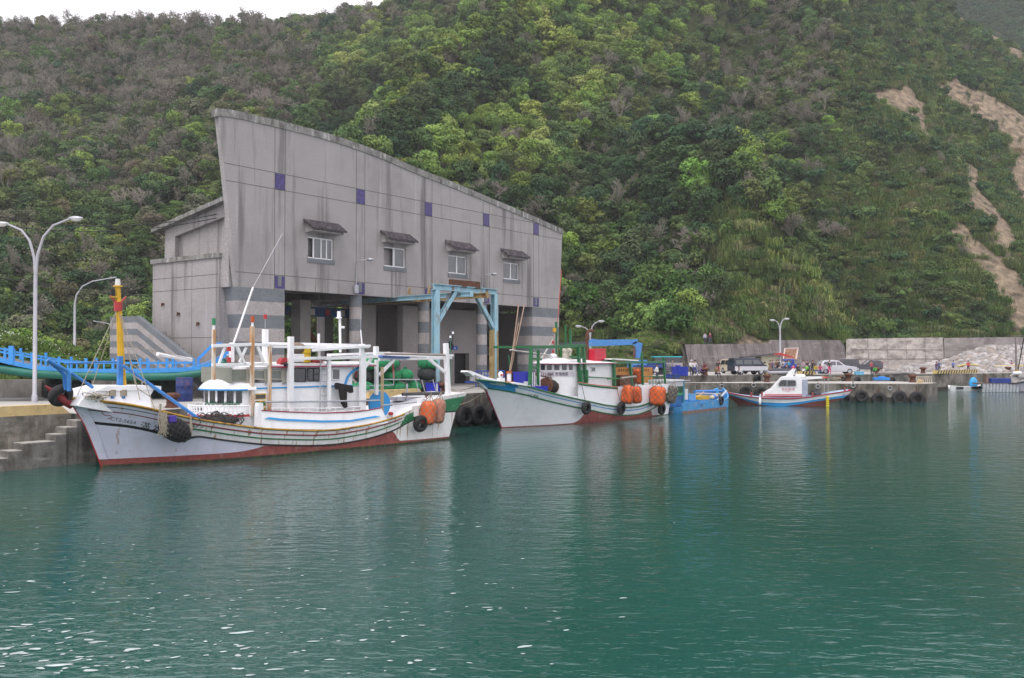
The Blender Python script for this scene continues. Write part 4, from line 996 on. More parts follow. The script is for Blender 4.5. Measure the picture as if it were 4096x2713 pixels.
def hull_text(h,txt,size,x0,zfun,mat_,parent,sx=1.,slant=0,name='lettering'):
    vs,fs=text_pts(txt,size); out=[]
    for x,y,z in vs:
        X=x0+x*sx+y*slant; Z=zfun(X)+y; out.append(h.at(X,Z,-1,.012))
    mb=MB(); mb.add(out,fs); return mb.build(name,[mat_],parent)
deckm=mat('worn_deck',(.20,.22,.20),.8,var=.3,vs=3,stain=[(DIRT,.7,(3,3,3),(.45,.65))])
class Boat:
    def __init__(s,root,fr,ax=None): s.r,s.f=root,fr
    def post(s,px,p0,p1,y,w=.14,m=None,name='frame_post',px1=None,w2=None):
        a=s.f.L(px,p0,y); b=s.f.L(px1 or px,p1,y)
        if px1 is None: b=(a[0],b[1],b[2])
        mb=MB(); mb.beam(a,b,w,w2 or w,up=(1,0,0)); return mb.build(name,[m or white],s.r,bevel=.012)
    def bar(s,p,q,y,w=.12,m=None,name='frame_beam',y1=None):
        a=s.f.L(p[0],p[1],y); b=s.f.L(q[0],q[1],y if y1 is None else y1); mb=MB(); mb.beam(a,b,w); return mb.build(name,[m or white],s.r,bevel=.01)
    def pipe(s,pts,y,r=.03,m=None,name='rail',y1=None):
        n=len(pts); mb=MB(); mb.tube([s.f.L(a,b,y+((y1-y)*i/(n-1) if y1 is not None else 0)) for i,(a,b) in enumerate(pts)],r,n=7); return mb.build(name,[m or steel],s.r)
    def slab(s,poly,y,d,m,name,bev=0,mside=None):
        mb=MB(); mb.prism([s.f.L(a,b,y) for a,b in poly],(0,d,0)); return mb.build(name,[m],s.r,bevel=bev)
    def win(s,poly,y,parent=None,m=None,fm=None,name='window',fw=.05):
        P=[s.f.L(a,b,y) for a,b in poly]; fr=MB()
        n=len(P)
        for i in range(n): fr.beam((P[i][0],y-.02,P[i][2]),(P[(i+1)%n][0],y-.02,P[(i+1)%n][2]),fw,.05,up=(0,1,0))
        w=fr.build(name,[fm or whiteC],parent or s.r); g=MB(); g.prism([(p[0],y-.012,p[2]) for p in P],(0,.008,0)); g.build('pane',[m or glass],w); return w
def boat1():
    F=Fr((-17.68,40.51),(.663,.749)); r=thing('fishing_boat','largest white fishing boat with yellow mast and blue bow pipes, moored at the left','boat',fr=F); B=Boat(r,F)
    st=[F.L(a,b,0) for a,b in ((408,1868),(382,1804),(357,1738),(327,1676),(296,1630),(278,1596))]
    xs=curve([-1.]+[p[2] for p in st]+[3.3],[.25]+[p[0] for p in st]+[st[-1][0]-.1])
    h=Hull(xs,curve([-1,0,1.,1.4,1.9,2.6],[18.9,19.3,19.4,19.8,20.3,21.0]),
      curve([-1.5,-.7,0,1.3,2.1,3,4.2,4.9,7.6,11.7,13.9,16.4,17.6,18.6,20.3,22.2],[3.05,2.93,2.83,2.5,2.25,2.02,1.8,1.68,1.33,1.1,1.2,1.52,1.85,2.2,2.5,2.6]),
      curve([-1.5,-1,-.3,.6,1.6,3,5,10,15,17,19,21,22.2],[.03,.6,1.15,1.6,1.9,2.1,2.2,2.25,2.2,2.12,2.0,1.8,1.5]),
      curve([0,.7,1.5,3,5,8,14,17,19.3],[.02,.3,.62,1.2,1.75,2.02,2.05,1.92,1.7]),(-1.5,22.2),1.5)
    X=lambda u:-1.5+23.7*u
    zs=h.zs
    r0=lambda u:zs(u)
    rl=curve([-2,1.9,2.3,16.5,17.5,23],[.13,.13,.06,.06,.2,.2])
    bk=curve([-2,2.2,3.4,16,23],[1.0,1.0,.74,.74,1.05]); bw=curve([-2,2.4,3.4,23],[.13,.13,.08,.08])
    rows=[r0,lambda u:zs(u)-rl(X(u)),lambda u:zs(u)-.25,lambda u:zs(u)-.285,lambda u:zs(u)-.46,lambda u:zs(u)-.51,lambda u:zs(u)-bk(X(u)),lambda u:zs(u)-bk(X(u))-bw(X(u))]
    af=curve([-1,5.3,6.3,8.3,11,14.6,15.3,19.3],[.33,.34,.42,.9,.9,.9,.2,.14])
    rows+=[lambda u:max(.1,min(af(19.3*u),zs(u)-bk(X(u))-bw(X(u))-.004)),lambda u:.09,lambda u:-.05,lambda u:-.5,lambda u:-.79]
    # materials: 0 white,1 ochre,2 red line,3 green,4 black,5 antifouling,6 bluish white,7 worn green,8 scum
    scum=mat('waterline_scum',(.07,.05,.035),.8,var=.4,vs=6,stain=[((.10,.12,.03),.7,(5,5,5),(.5,.6))])
    bluew=mat('bluish_white_paint',(.60,.60,.72),.4,var=.07,stain=[((.33,.17,.07),.7,(3.5,3.5,.16),(.62,.70)),((.40,.38,.34),.4,(1.5,1.5,.5),(.55,.8))])
    def mf(k,u):
        x=X(u)
        if k==0: return 1 if x<17 else 0
        if x>17.2 and 1<=k<=5: return 7
        if k==2: return 4 if x<2.2 else 2
        if k==4: return 2 if x<2.2 else 3
        if k==6: return 4
        if k==7: return 6 if x<14 else 0
        if k==8: return 5
        if k==9: return 8
        if k>=10: return 8
        return 0 if x>2.2 else 6
    h.mesh(rows,mf,[whiteR,ochre,mat('dark_red_stripe',(.22,.03,.04),.5,var=.3),greenP,black,redA,bluew,greenW,scum,whiteC],r,N=110,deck=lambda u:{True:zs(u)-.12,False:zs(u)-.62}[X(u)<2.2 or X(u)>17.3] ,dmat=whiteC)
    h.strake(lambda u:zs(u)-.03,.05,ochre,r,0,.78); h.strake(lambda u:zs(u)-.26,.035,plain('dark_red_stripe',(0,0,0)),r,.16,.78); h.strake(lambda u:zs(u)-.485,.035,greenP,r,.16,.78); h.strake(lambda u:zs(u)-bk(X(u))-.04,.04,black,r,.16,.8)
    mb=MB(); mb.tube([(xs(z)-.02,0,z) for z in (-.3,0,.5,1,1.5,2,2.4,2.75)],.028,n=8); mb.build('stem_edge',[redP],r)
    mb=MB(); st2=[(xs(z),z) for z in (.33,.8,1.3,1.8,2.3,2.75)]
    for sd in (-1,1): mb.loft([[(x-.03,0,z),(x+.27+.1*z*.2,sd*(h.at(x+.3,z,-1)[1]*-1+.05),z)] for x,z in st2],closed=False)
    mb.build('stem_band',[bluew],r)
    # writing
    ang=lambda x:h.zsf(x)
    hull_text(h,'CT2-5654',.2,-.02,lambda x:ang(x)-.78,black,r,1.15)
    hull_text(h,'滿',.42,1.10,lambda x:ang(x)-.93,black,r,.95); hull_text(h,'福',.42,1.60,lambda x:ang(x)-.94,black,r,.95)
    pr=plain('dark_red_stripe',(0,0,0)); gold=plain('gold_line',(.4,.22,.05))
    mb=MB(); P=[(461,1707),(443,1700),(431,1689),(424,1675),(424,1665),(432,1658),(446,1655)]
    P=[(448,1677),(462,1672),(455,1664),(436,1663),(426,1654),(424,1647),(432,1644),(450,1646)]
    mb.tube([h.at(*[(q[0],q[2]) for q in [F.L(a,b,-1.1)]][0],-1,.01) for a,b in P],.016,n=5); mb.build('painted_scroll',[pr],r)
    hull_text(h,'8',.16,.42,lambda x:.55,plain('faded_figure',(.3,.3,.32)),r)
    # bow horn (red and white spar) + tip
    mb=MB(); a=F.L(180,1543,0); b=F.L(240,1592,0); mb.tube([a,((a[0]+b[0])/2,0,(a[2]+b[2])/2),b,(b[0]+.5,0,b[2]-.35)],[.03,.13,.2,.16],n=8); mb.build('bow_horn',[plain('dull_red',(.24,.03,.035),.5)],r)
    # forecastle trunk
    y=-.95; mb=MB(); tp=[(357,1562),(430,1543),(625,1543),(600,1585),(612,1650),(330,1600)]
    Pn=[F.L(a,b,y) for a,b in tp]; rings=[]
    mb.prism([(Pn[0][0],y,Pn[0][2]),(Pn[1][0],y,Pn[1][2]),(Pn[2][0],y,Pn[2][2]),(Pn[3][0],y,Pn[3][2]),(Pn[4][0],y,Pn[4][2]-.3),(Pn[5][0]-.2,y,Pn[5][2]-.25)],(0,1.9,0)); mb.build('foredeck_trunk',[whiteC],r,bevel=.06)
    m=MB(); a=F.L(428,1545,-1.0); b=F.L(645,1545,-1.0); m.prism([a,b,(b[0],b[1],b[2]-.16),(a[0]-.5,a[1],a[2]-.2)],(0,2.0,0)); m.build('trunk_roof',[whiteC],r,bevel=.04)
    # masts and bow gear
    mb=MB(); a=F.L(490,1555,0); b=F.L(471,1148,0); mb.tube([(a[0],0,a[2]),(b[0],0,b[2])],[.17,.11],n=12); mast=mb.build('mast',[yelP],r)
    t=F.L(471,1148,0); m=MB(); m.tube([(t[0],0,t[2]),(t[0],0,t[2]+.06)],.2,n=12); m.tube([(t[0],0,t[2]+.06),(t[0],0,t[2]+.35)],[.12,.1],n=10,mi=1); m.build('masthead_lamp',[yelP,plain('lamp_glass',(0,0,0))],mast)
    c=F.L(472,1222,0); m=MB(); m.tube([(c[0],0,c[2]-.25),(c[0],0,c[2]+.15)],.17,n=10); m.beam((c[0],0,c[2]),(c[0]-.35,0,c[2]+.4),.12,.05); m.beam((c[0],0,c[2]),(c[0]+.35,0,c[2]+.4),.12,.05); m.build('crosstree',[redP],mast)
    c=F.L(462,1182,-.05); m=MB(); m.box(c[0]-.2,c[0]+.1,-.1,.1,c[2]-.1,c[2]-.04); m.tube([(c[0]-.1,0,c[2]-.04),(c[0]-.1,0,c[2]+.25)],.1,n=8,mi=1); m.build('mast_bracket_lamp',[yelP,black],mast)
    B.post(480,1425,1585,-.2,.2,blueP,'blue_post'); B.pipe([(258,1455),(270,1454),(465,1448)],-.4,.045,blueP)
    for yy in (-.45,.45):
        B.pipe([(190,1440),(235,1475),(258,1500),(262,1560)],yy,.085,blueP,'bow_pipe'); 
    B.pipe([(190,1440),(270,1484),(276,1500),(276,1565)],-.75,.08,blueP,'bow_pipe'); B.pipe([(283,1492),(372,1550)],-.6,.07,blueP,'bow_stay')
    B.pipe([(492,1462),(805,1682)],-.7,.075,blueP,'boom',y1=-1.6)
    B.pipe([(630,1416),(765,1440)],.6,.1,whiteC,'white_boom',y1=1.0)
    rp=plain('rope',(0,0,0))
    for q,(a,b,y0,y1) in enumerate((((468,1240),(310,1580),-.05,-1.2),((470,1240),(360,1570),0,1.2),((474,1240),(560,1600),-.05,-1.5),((476,1240),(620,1640),0,-1.9),((485,1375),(780,1440),0,0),((478,1240),(545,1560),0,1.2))):
        B.pipe([a,b],y0,.018,rp,'stay_rope',y1=y1)
    for q in ((300,1470),(305,1500)): pass
    for i in range(5):
        t=.35+.13*i; P0=V(F.L(468,1240,-.05))*(1-t)+V(F.L(310,1580,-1.2))*t; P1=V(F.L(470,1240,0))*(1-t)+V(F.L(360,1570,1.2))*t
        mb=MB(); mb.tube([P0,P0.lerp(P1,.5)],.02,n=5); mb.build('rung',[rp],r)
        P0=V(F.L(474,1240,-.05))*(1-t)+V(F.L(560,1600,-1.5))*t; P1=V(F.L(476,1240,0))*(1-t)+V(F.L(620,1640,-1.9))*t
        mb=MB(); mb.tube([P0,P1],.02,n=5); mb.build('rung',[rp],r)
    # bitts + rope coils on foredeck
    for px in (448,492):
        q=F.L(px,1585,-.9); mb=MB(); mb.tube([(q[0],q[1],q[2]-.1),(q[0],q[1],q[2]+.38)],.1,n=8); m_=mb.build('bitt',[blueP],r); mb=MB(); mb.tube([(q[0],q[1],q[2]),(q[0],q[1],q[2]+.28)],.16,n=10); mb.build('rope_turns',[rp],m_)
    mb=MB(); q=F.L(385,1590,-1.0)
    for i in range(14): mb.torus((q[0]+random.uniform(-.35,.35),q[1]+random.uniform(-.1,.1),q[2]+random.uniform(-.05,.12)),(random.gauss(0,.4),random.gauss(0,.4),1),random.uniform(.12,.25),.022,14,5)
    mb.build('rope_coil',[rp],r)
    # ---- lower house with rounded windowed front ----
    W_=1.45; xf=F.L(978,1600,-W_)[0]; z0=1.0; zt=F.L(1000,1556,-W_)[2]
    arc=lambda a,z,rr=1.,k=1.0: (xf-k*rr*math.sin(a),-W_*rr*math.cos(a),z)
    mb=MB(); A=[math.pi*i/28 for i in range(29)]
    mb.loft([[arc(a,z) for a in A] for z in (z0,1.9,2.05,2.75,zt)],closed=False); mb.build('front_wall',[whiteC],r)
    for i in range(8):
        a0=.13+i*.37; mb=MB(); 
        zh=zt-.05; zl=zh-.6
        mb.loft([[arc(a0+.27*t/3,z,1.012) for t in range(4)] for z in (zl,zh)],closed=False,sm=False); mb.build('front_window',[glass],r)
    mb=MB(); rr=[]
    for k,(s_,z) in enumerate(((1.16,zt-.05),(1.15,zt+.05),(.98,zt+.26),(.7,zt+.42),(.3,zt+.52),(.02,zt+.54))): rr.append([arc(a,z,s_) for a in A])
    mb.loft(rr,closed=False); mb.prism([(xf,-W_*1.16,zt-.05),(xf,-W_*1.15,zt+.05),(xf,-W_*.98,zt+.26),(xf,0,zt+.54),(xf,W_*.98,zt+.26),(xf,W_*1.15,zt+.05),(xf,W_*1.16,zt-.05)],(.5,0,0)); ro=mb.build('front_roof',[whiteC],r)
    mb=MB(); mb.tube([arc(a,zt-.03,1.17) for a in A],.045,n=6); mb.build('roof_edge',[blueS],ro)
    mb=MB(); q=F.L(895,1505,0); mb.loft([[(q[0]-.3,-.14,zt+.5),(q[0]+.3,-.14,zt+.5),(q[0]+.3,.14,zt+.5),(q[0]-.3,.14,zt+.5)],[(q[0]-.1,-.08,zt+.95),(q[0]+.08,-.08,zt+.95),(q[0]+.08,.08,zt+.95),(q[0]-.1,.08,zt+.95)]]); mb.build('roof_finial',[whiteC],ro)
    # balcony
    zq=F.L(905,1668,-1.9)[2]; zr_=F.L(905,1627,-1.9)[2]
    # scroll board below the windows
    gl=plain('green_scroll',(.01,.12,.05)); mb=MB()
    for i in range(34):
        a=.28+i*.045
        if abs(i-17)<2: continue
        mb.torus(arc(a,zr_+.08+.06*math.sin(i*1.3),1.03),(math.sin(a),math.cos(a),0),.05,.012,8,4)
    mb.torus(arc(.28+17*.045,zr_+.14,1.03),(math.sin(1.0),math.cos(1.0),0),.085,.018,12,4,mi=1); mb.build('scrollwork',[gl,black],r)
    bal=MB(); 
    bal.loft([[arc(a,z,1.3,1.35) for a in A] for z in (zq-.05,zq+.07)],closed=False); fl=MB(); fl.add([arc(a,zq+.06,1.3,1.35) for a in A],[tuple(range(29))]); fl.build('balcony_floor',[whiteC],r); bo=bal.build('balcony_edge',[redP],r)
    mb=MB(); mb.tube([arc(a,zr_,1.3,1.35) for a in A],.035,n=6); mb.tube([arc(a,(zq+zr_)/2,1.3,1.35) for a in A],.02,n=6)
    for i in range(0,29): mb.tube([arc(math.pi*i/28,zq+(zr_-zq)*z,1.3,1.35) for z in (.08,.3,.5,.75,1)],[.025,.04,.022,.04,.025],n=6)
    mb.build('balustrade',[whiteC],r)
    # main lower side walls (up to the blue line)
    xa=F.L(1437,1650,-W_)[0]; xb=F.L(1409,1560,-W_)[0]
    mb=MB(); mb.box(xf,xb,-W_,W_,z0,zt+.02); mb.build('lower_house',[whiteC],r)
    mb=MB(); mb.box(xf,xb+.0,-W_-.03,-W_+.02,zt-.02,zt+.05); mb.build('blue_line',[blueS],r)
    mb=MB(); mb.box(xb,xa,-W_,W_,z0,F.L(1420,1548,-W_)[2]); mb.build('aft_box',[whiteC],r)
    # yellow door
    d=MB(); a=F.L(1017,1574,-W_); b=F.L(1064,1655,-W_); d.box(a[0],b[0],-W_-.03,-W_+.01,b[2],a[2]); dr=d.build('door',[whiteC],r)
    for (p0,p1,m) in (((1018,1575),(1063,1597),yelP),((1018,1604),(1063,1626),yelP),((1018,1632),(1063,1653),yelP)):
        a=F.L(*p0,-W_); b=F.L(*p1,-W_); d=MB(); d.box(a[0]+.02,b[0]-.02,-W_-.045,-W_-.02,b[2],a[2]); d.build('door_panel',[m],dr)
    a=F.L(1023,1579,-W_); b=F.L(1059,1594,-W_); d=MB(); d.box(a[0],b[0],-W_-.06,-W_-.04,b[2],a[2]); d.build('door_window',[glass],dr,bevel=.02)
    for p0,p1 in (((1021,1607),(1036,1622)),((1044,1607),(1059,1622)),((1021,1635),(1036,1650)),((1044,1635),(1059,1650))):
        a=F.L(*p0,-W_); b=F.L(*p1,-W_); d=MB(); d.box(a[0],b[0],-W_-.06,-W_-.04,b[2],a[2]); d.build('green_panel',[greenP],dr)
    # ---- upper house ----
    W2=1.35; zu=F.L(1165,1467,-W2)[2]; x1=F.L(1147,1500,-W2)[0]; x2=F.L(1409,1500,-W2)[0]
    mb=MB(); mb.box(x1,x2,-W2,W2,zt+.02,zu); mb.build('upper_house',[whiteC],r)
    x0=F.L(985,1500,-W2)[0]
    crm=plain('cream_frame',(.50,.47,.40),.5); 
    mb=MB(); mb.box(x0,x1,-W2,W2,zt+.02,F.L(1060,1532,-W2)[2]); mb.box(x0,x1,-W2,W2,zu-.12,zu); mb.build('wheelhouse_base',[whiteC],r)
    for a_,b_ in ((985,1003),(1060,1066),(1128,1147)):
        a=F.L(a_,1470,-W2); b=F.L(b_,1535,-W2); mb=MB(); mb.box(a[0],b[0],-W2,-W2+.1,b[2]-.05,zu-.1); mb.build('window_post',[crm],r)
        mb=MB(); mb.box(a[0],b[0],W2-.1,W2,b[2]-.05,zu-.1); mb.build('window_post',[crm],r)
    B.win([(1005,1483),(1058,1483),(1058,1517),(1005,1517)],-W2+.05,m=plain('pale_glass',(.22,.24,.22),.1),fm=crm); B.win([(1070,1483),(1124,1483),(1124,1517),(1070,1517)],-W2+.05,m=plain('pale_glass',(0,0,0)),fm=crm)
    mb=MB(); q=F.L(927,1530,-W2); mb.box(q[0],q[0]+.03,-W2,W2,zt+.3,zu); mb.box(q[0],x0,-W2-.01,-W2+.01,zt+.35,zu-.1); mb.build('plastic_screen',[plain('dull_plastic_sheet',(.20,.21,.17),.3)],r)
    for a,b,c,d in ((1147,1474,1160,1527),(1175,1475,1223,1526),(1230,1474,1281,1524),(1327,1476,1358,1519)):
        B.win([(a,b),(c,b),(c,d),(a,d)],-W2-.005,m=glassG if a==1327 else glass,fm=black if a in(1175,1230) else whiteC)
    # roof
    rz=zu; mb=MB(); ra=F.L(1085,1466,-1.6)[0]; rb=F.L(1503,1456,-1.6)[0]
    mb.loft([[(x,-1.6,rz),(x,-1.62,rz+.1),(x,-.8,rz+.22),(x,.8,rz+.22),(x,1.62,rz+.1),(x,1.6,rz)] for x in (ra,ra+.2,rb-1.3,rb)],sm=False); ro=mb.build('upper_roof',[whiteC],r)
    mb=MB(); mb.box(ra-.01,rb+.01,-1.65,-1.58,rz-.03,rz+.03); mb.build('roof_edge',[plain('crimson_edge',(.3,.02,.06),.5)],ro)
    # blue aft arch
    B.pipe([(1380,1542),(1390,1510),(1405,1490),(1430,1474),(1460,1465),(1495,1458)],-W2-.03,.07,blueS,'blue_arch')
    # ---- coaming ----
    top=[(1047,1643),(1160,1649),(1290,1653),(1400,1650),(1460,1644),(1525,1632)]
    yc=-2.12; T=[F.L(a,b,yc) for a,b in top]; mb=MB()
    ring=[]
    for t in T:
        zb=h.zsf(t[0])-.02; ring.append([(t[0],yc,t[2]),(t[0],yc+.12,t[2]),(t[0],yc+.1,zb),(t[0],yc-.1,zb)])
    ring.append([(T[-1][0]+.35,yc,T[-1][2]-.55),(T[-1][0]+.35,yc+.12,T[-1][2]-.55),(T[-1][0]+.4,yc+.1,h.zsf(T[-1][0]+.4)),(T[-1][0]+.4,yc-.1,h.zsf(T[-1][0]+.4))])
    mb.loft(ring,sm=False); co=mb.build('side_coaming',[whiteC],r)
    mb=MB(); mb.tube([(t[0],yc-.01,t[2]+.01) for t in T],.03,n=6); mb.build('crimson_rail',[plain('crimson_edge',(0,0,0))],co)
    S=[F.L(a,b,yc-.06) for a,b in ((1058,1676),(1075,1673),(1130,1679),(1290,1686),(1400,1684),(1500,1667),(1520,1667))]
    mb=MB(); mb.loft([[(p[0],yc-.075,p[2]+w),(p[0],yc-.095,p[2]-w)] for p,w in zip(S,(.005,.05,.05,.05,.05,.05,.005))],closed=False); mb.build('blue_stripe',[blueS],co)
    B.slab([(1033,1625),(1037,1612),(1052,1612),(1055,1643),(1058,1708),(1030,1708)],-2.1,.3,whiteC,'bitt_post',.03)
    # guard rails on the side deck
    B.pipe([(1060,1608),(1300,1606),(1520,1602)],-2.0,.045,steel,'guard_rail'); B.pipe([(1530,1622),(1666,1609)],-2.1,.04,steel,'guard_rail')
    B.pipe([(1085,1634),(1300,1634),(1455,1626)],-1.75,.03,whiteC,'lower_rail'); B.pipe([(1085,1648),(1300,1650),(1455,1640)],-1.75,.03,whiteC,'lower_rail')
    for px in list(range(1090,1460,36)): B.pipe([(px,1630),(px,1652)],-1.75,.035,whiteC,'rail_post')
    # ladder
    for px in (1282,1309): B.pipe([(px,1428),(px-2,1648)],-1.65,.035,poleG,'ladder_side')
    for i in range(8): B.pipe([(1282,1445+27*i),(1309,1445+27*i)],-1.65,.02,poleG,'ladder_rung')
    # ---- white timber framework ----
    wr=plain('white_paint',(0,0,0)); wo=mat('rust_streaked_post',(.66,.60,.52),.5,var=.1,stain=[((.42,.19,.05),.9,(5,5,.5),(.45,.58))])
    for yy in (-1.55,1.3):
        B.post(855,1318,1520,yy,.14,wo); B.post(1009,1305,1665,yy,.17,wo); B.post(1079,1380,1640,yy,.15,wo if yy<0 else wr)
        B.bar((848,1384),(1005,1378),yy,.15); B.bar((1005,1378),(1088,1382),yy,.14); B.bar((848,1460),(1088,1457),yy,.13)
        B.bar((900,1386),(876,1455),yy,.1); B.bar((946,1384),(980,1460),yy,.13); B.bar((985,1390),(958,1450),yy,.1); B.bar((1030,1386),(1055,1450),yy,.12)
        B.bar((1088,1387),(1340,1392),yy,.12)
    B.post(1061,1318,1455,.2,.24,wr); B.post(1163,1347,1648,-1.7,.24,wr); B.post(1277,1392,1440,-1.5,.1,wr); B.post(1316,1424,1640,-1.7,.17,wr)
    B.post(1447,1376,1640,-1.75,.2,wr); B.post(1456,1410,1645,-1.75,.17,wr); B.post(1504,1386,1420,-1.6,.22,wr); B.post(1506,1440,1580,-1.3,.17,wr)
    B.bar((1072,1374),(1460,1382),1.3,.14); B.bar((1165,1390),(1475,1388),-1.65,.14); B.bar((1250,1402),(1480,1384),-1.9,.13)
    B.bar((1165,1436),(1300,1432),-1.7,.14); B.bar((1300,1434),(1510,1426),-1.75,.16); B.bar((1310,1420),(1560,1412),.9,.12)
    B.bar((1447,1488),(1490,1428),-1.7,.13); B.bar((1516,1502),(1575,1440),-1.2,.15); B.bar((1710,1432),(1778,1488),-1.5,.15)
    for p,q,yy,w in (((1510,1412),(1780,1422),-1.4,.12),((1515,1438),(1778,1434),-1.0,.14),((1515,1418),(1780,1426),1.2,.14),((1515,1440),(1560,1436),1.3,.12)): B.bar(p,q,yy,w)
    B.pipe([(1540,1415),(1780,1420)],-1.6,.06,plain('weathered_pole',(.32,.27,.24)),'pole')
    B.slab([(1530,1422),(1640,1428),(1640,1434),(1530,1430)],-1.3,1.6,plain('blue_tarp_cloth',(.10,.18,.5)),'folded_tarp')
    B.post(1783,1374,1584,-1.5,.24,wr,px1=1793); B.bar((1790,1422),(1812,1422),-1.4,.12); B.bar((1790,1432),(1806,1432),-1.2,.14)
    # nav lights on the posts
    for px,py,c in ((855,1300,greenW),(1010,1290,plain('orange_lamp',(.45,.08,.02)))):
        q=F.L(px,py,-1.55); mb=MB(); mb.tube([(q[0],q[1],q[2]-.25),(q[0],q[1],q[2]+.05)],.06,n=8,mi=1); mb.tube([(q[0],q[1],q[2]),(q[0],q[1],q[2]+.3)],.09,n=8); mb.build('position_lamp',[c,whiteC],r)
    q=F.L(1061,1268,.2); mb=MB(); mb.tube([(q[0],.2,q[2]-.55),(q[0],.2,q[2])],.02,n=5,mi=1); mb.tube([(q[0],.2,q[2]-.1),(q[0],.2,q[2]+.12)],.09,n=8); mb.build('red_lamp',[redP,steel],r)
    # radio masts
    B.pipe([(935,1372),(1012,1150)],0,.05,whiteC,'whip_aerial'); B.pipe([(1012,1150),(1130,935)],0,.014,steel,'aerial_tip')
    q=F.L(927,1375,0); mb=MB(); mb.beam((q[0],0,q[2]-.9),(q[0],0,q[2]+.05),.24,.18); mb.build('aerial_base',[whiteC],r,bevel=.04)
    for px,py,c in ((916,1395,redP),(916,1440,redP)): 
        q=F.L(px,py,-.3); mb=MB(); mb.tube([(q[0],q[1],q[2]-.12),(q[0],q[1],q[2]+.12)],.1,n=8); mb.build('red_lamp',[c],r)
    B.bar((908,1420),(934,1420),-.3,.05); B.bar((908,1455),(934,1455),-.3,.05)
    B.post(1275,1335,1400,-.5,.1,wr); B.pipe([(1359,1260),(1361,1410)],0,.07,whiteC,'radar_mast'); q=F.L(1356,1262,0); mb=MB(); mb.tube([(q[0],0,q[2]-.1),(q[0],0,q[2]+.22)],.1,n=8); mb.tube([(q[0],0,q[2]-.16),(q[0],0,q[2]-.1)],.17,n=10); mb.build('white_lamp',[whiteC],r)
    B.bar((1362,1308),(1376,1310),0,.12); B.pipe([(1443,1320),(1448,1380)],-1.2,.035,whiteC,'thin_post'); B.pipe([(1443,1240),(1443,1320)],-1.2,.012,steel,'aerial_tip'); B.pipe([(1275,1180),(1275,1335)],-.5,.01,black,'aerial_tip')
    # roof clutter as parts of the boat
    # aft deck: sorting bench, winch, blue bulkhead
    B.slab([(1566,1622),(1655,1618),(1655,1680),(1566,1690)],.3,.5,mat('deep_blue_paint',(.02,.07,.2),.5,var=.3,vs=3),'blue_bulkhead')
    B.slab([(1590,1590),(1800,1585),(1800,1600),(1590,1604)],.2,.9,poleG,'net_roller_bench'); B.pipe([(1610,1578),(1775,1573)],.1,.1,plain('dark_roller',(.05,.05,.055)),'net_roller')
    for px in (1628,1748): B.post(px,1535,1600,.1,.09,poleG)
    for px in (1670,1695,1740): B.pipe([(px-8,1520),(px+8,1580)],.2,.03,steel,'hoop')
    B.pipe([(1525,1518),(1677,1519)],-1.3,.03,steel,'guard_rail'); B.pipe([(1420,1545),(1575,1540),(1573,1425)],-.8,.03,steel,'davit'); B.pipe([(1570,1425),(1575,1515)],-.78,.05,redP,'red_pipe'); B.pipe([(1424,1480),(1424,1510)],-.9,.05,redP,'red_pipe')
    for px in (1525,1532): B.pipe([(px,1468),(px,1660)],-1.6-.05*(px-1525),.04,plain('bamboo',(.42,.32,.18)),'bamboo_pole')
    q=F.L(1519,1618,-1.1); mb=MB(); mb.tube([(q[0],-1.15,q[2]),(q[0],-1.0,q[2])],.72,n=28,sm=False); mb.build('winch_disc',[blueS],r); mb=MB(); mb.torus((q[0]-.25,-.8,q[2]),(0,1,0),.8,.04,28,6); mb.build('winch_hoop',[steel],r)
    B.slab([(1657,1626),(1677,1622),(1677,1662),(1657,1668)],-2.1,.2,whiteR,'stern_bracket',.02); B.slab([(1560,1650),(1570,1650),(1573,1690),(1558,1690)],-2.0,.2,whiteR,'small_bitt',.03)
    mb=MB(); q=F.L(1563,1655,-2.05); mb.tube([(q[0],q[1]-.1,q[2]),(q[0],q[1]+.1,q[2])],.09,n=10); mb.build('red_lamp',[redP],r)
    B.bar((1560,1345),(1560,1345.1),0,.01) if False else None
    # small stern top boards
    return F,h,r,B
B1F,B1H,B1R,BB1=boat1()
# ---- loose things on and around boat 1 ----
def tyre(loc,ax,R_=.42,r_=.15,label='',grp=None,squash=1.,fr=None):
    o=thing('tyre',label,'tyre',loc,group=grp)
    mb=MB(); ax=V(ax).normalized()
    prof=[(-.95,.62),(-1.,.95),(-.78,1.18),(-.3,1.27),(.3,1.27),(.78,1.18),(1.,.95),(.95,.62),(.8,.56),(.85,.9),(.6,1.08),(-.6,1.08),(-.85,.9),(-.8,.56)]
    n=28; u=V((0,0,1)) if abs(ax.z)<.9 else V((1,0,0)); x=ax.cross(u).normalized(); y=ax.cross(x); vs=[];fs=[]; m=len(prof)
    for i in range(n):
        a=2*math.pi*i/n; d=x*math.cos(a)+y*math.sin(a)
        for (p,q) in prof: vs.append(d*(R_*q)*.8+ax*(r_*p))
    for i in range(n):
        for j in range(m): fs.append((i*m+j,((i+1)%n)*m+j,((i+1)%n)*m+(j+1)%m,i*m+(j+1)%m))
    mb.add(vs,fs,0,True); mb.build('tread',[rubber],o); return o
def ropeline(pts,label,r=.02,m=None,grp='mooring ropes',name='mooring_rope'):
    mb=MB(); mb.tube(pts,r,n=5); return tag(mb.build(name,[m or rope]),label,'rope',grp)
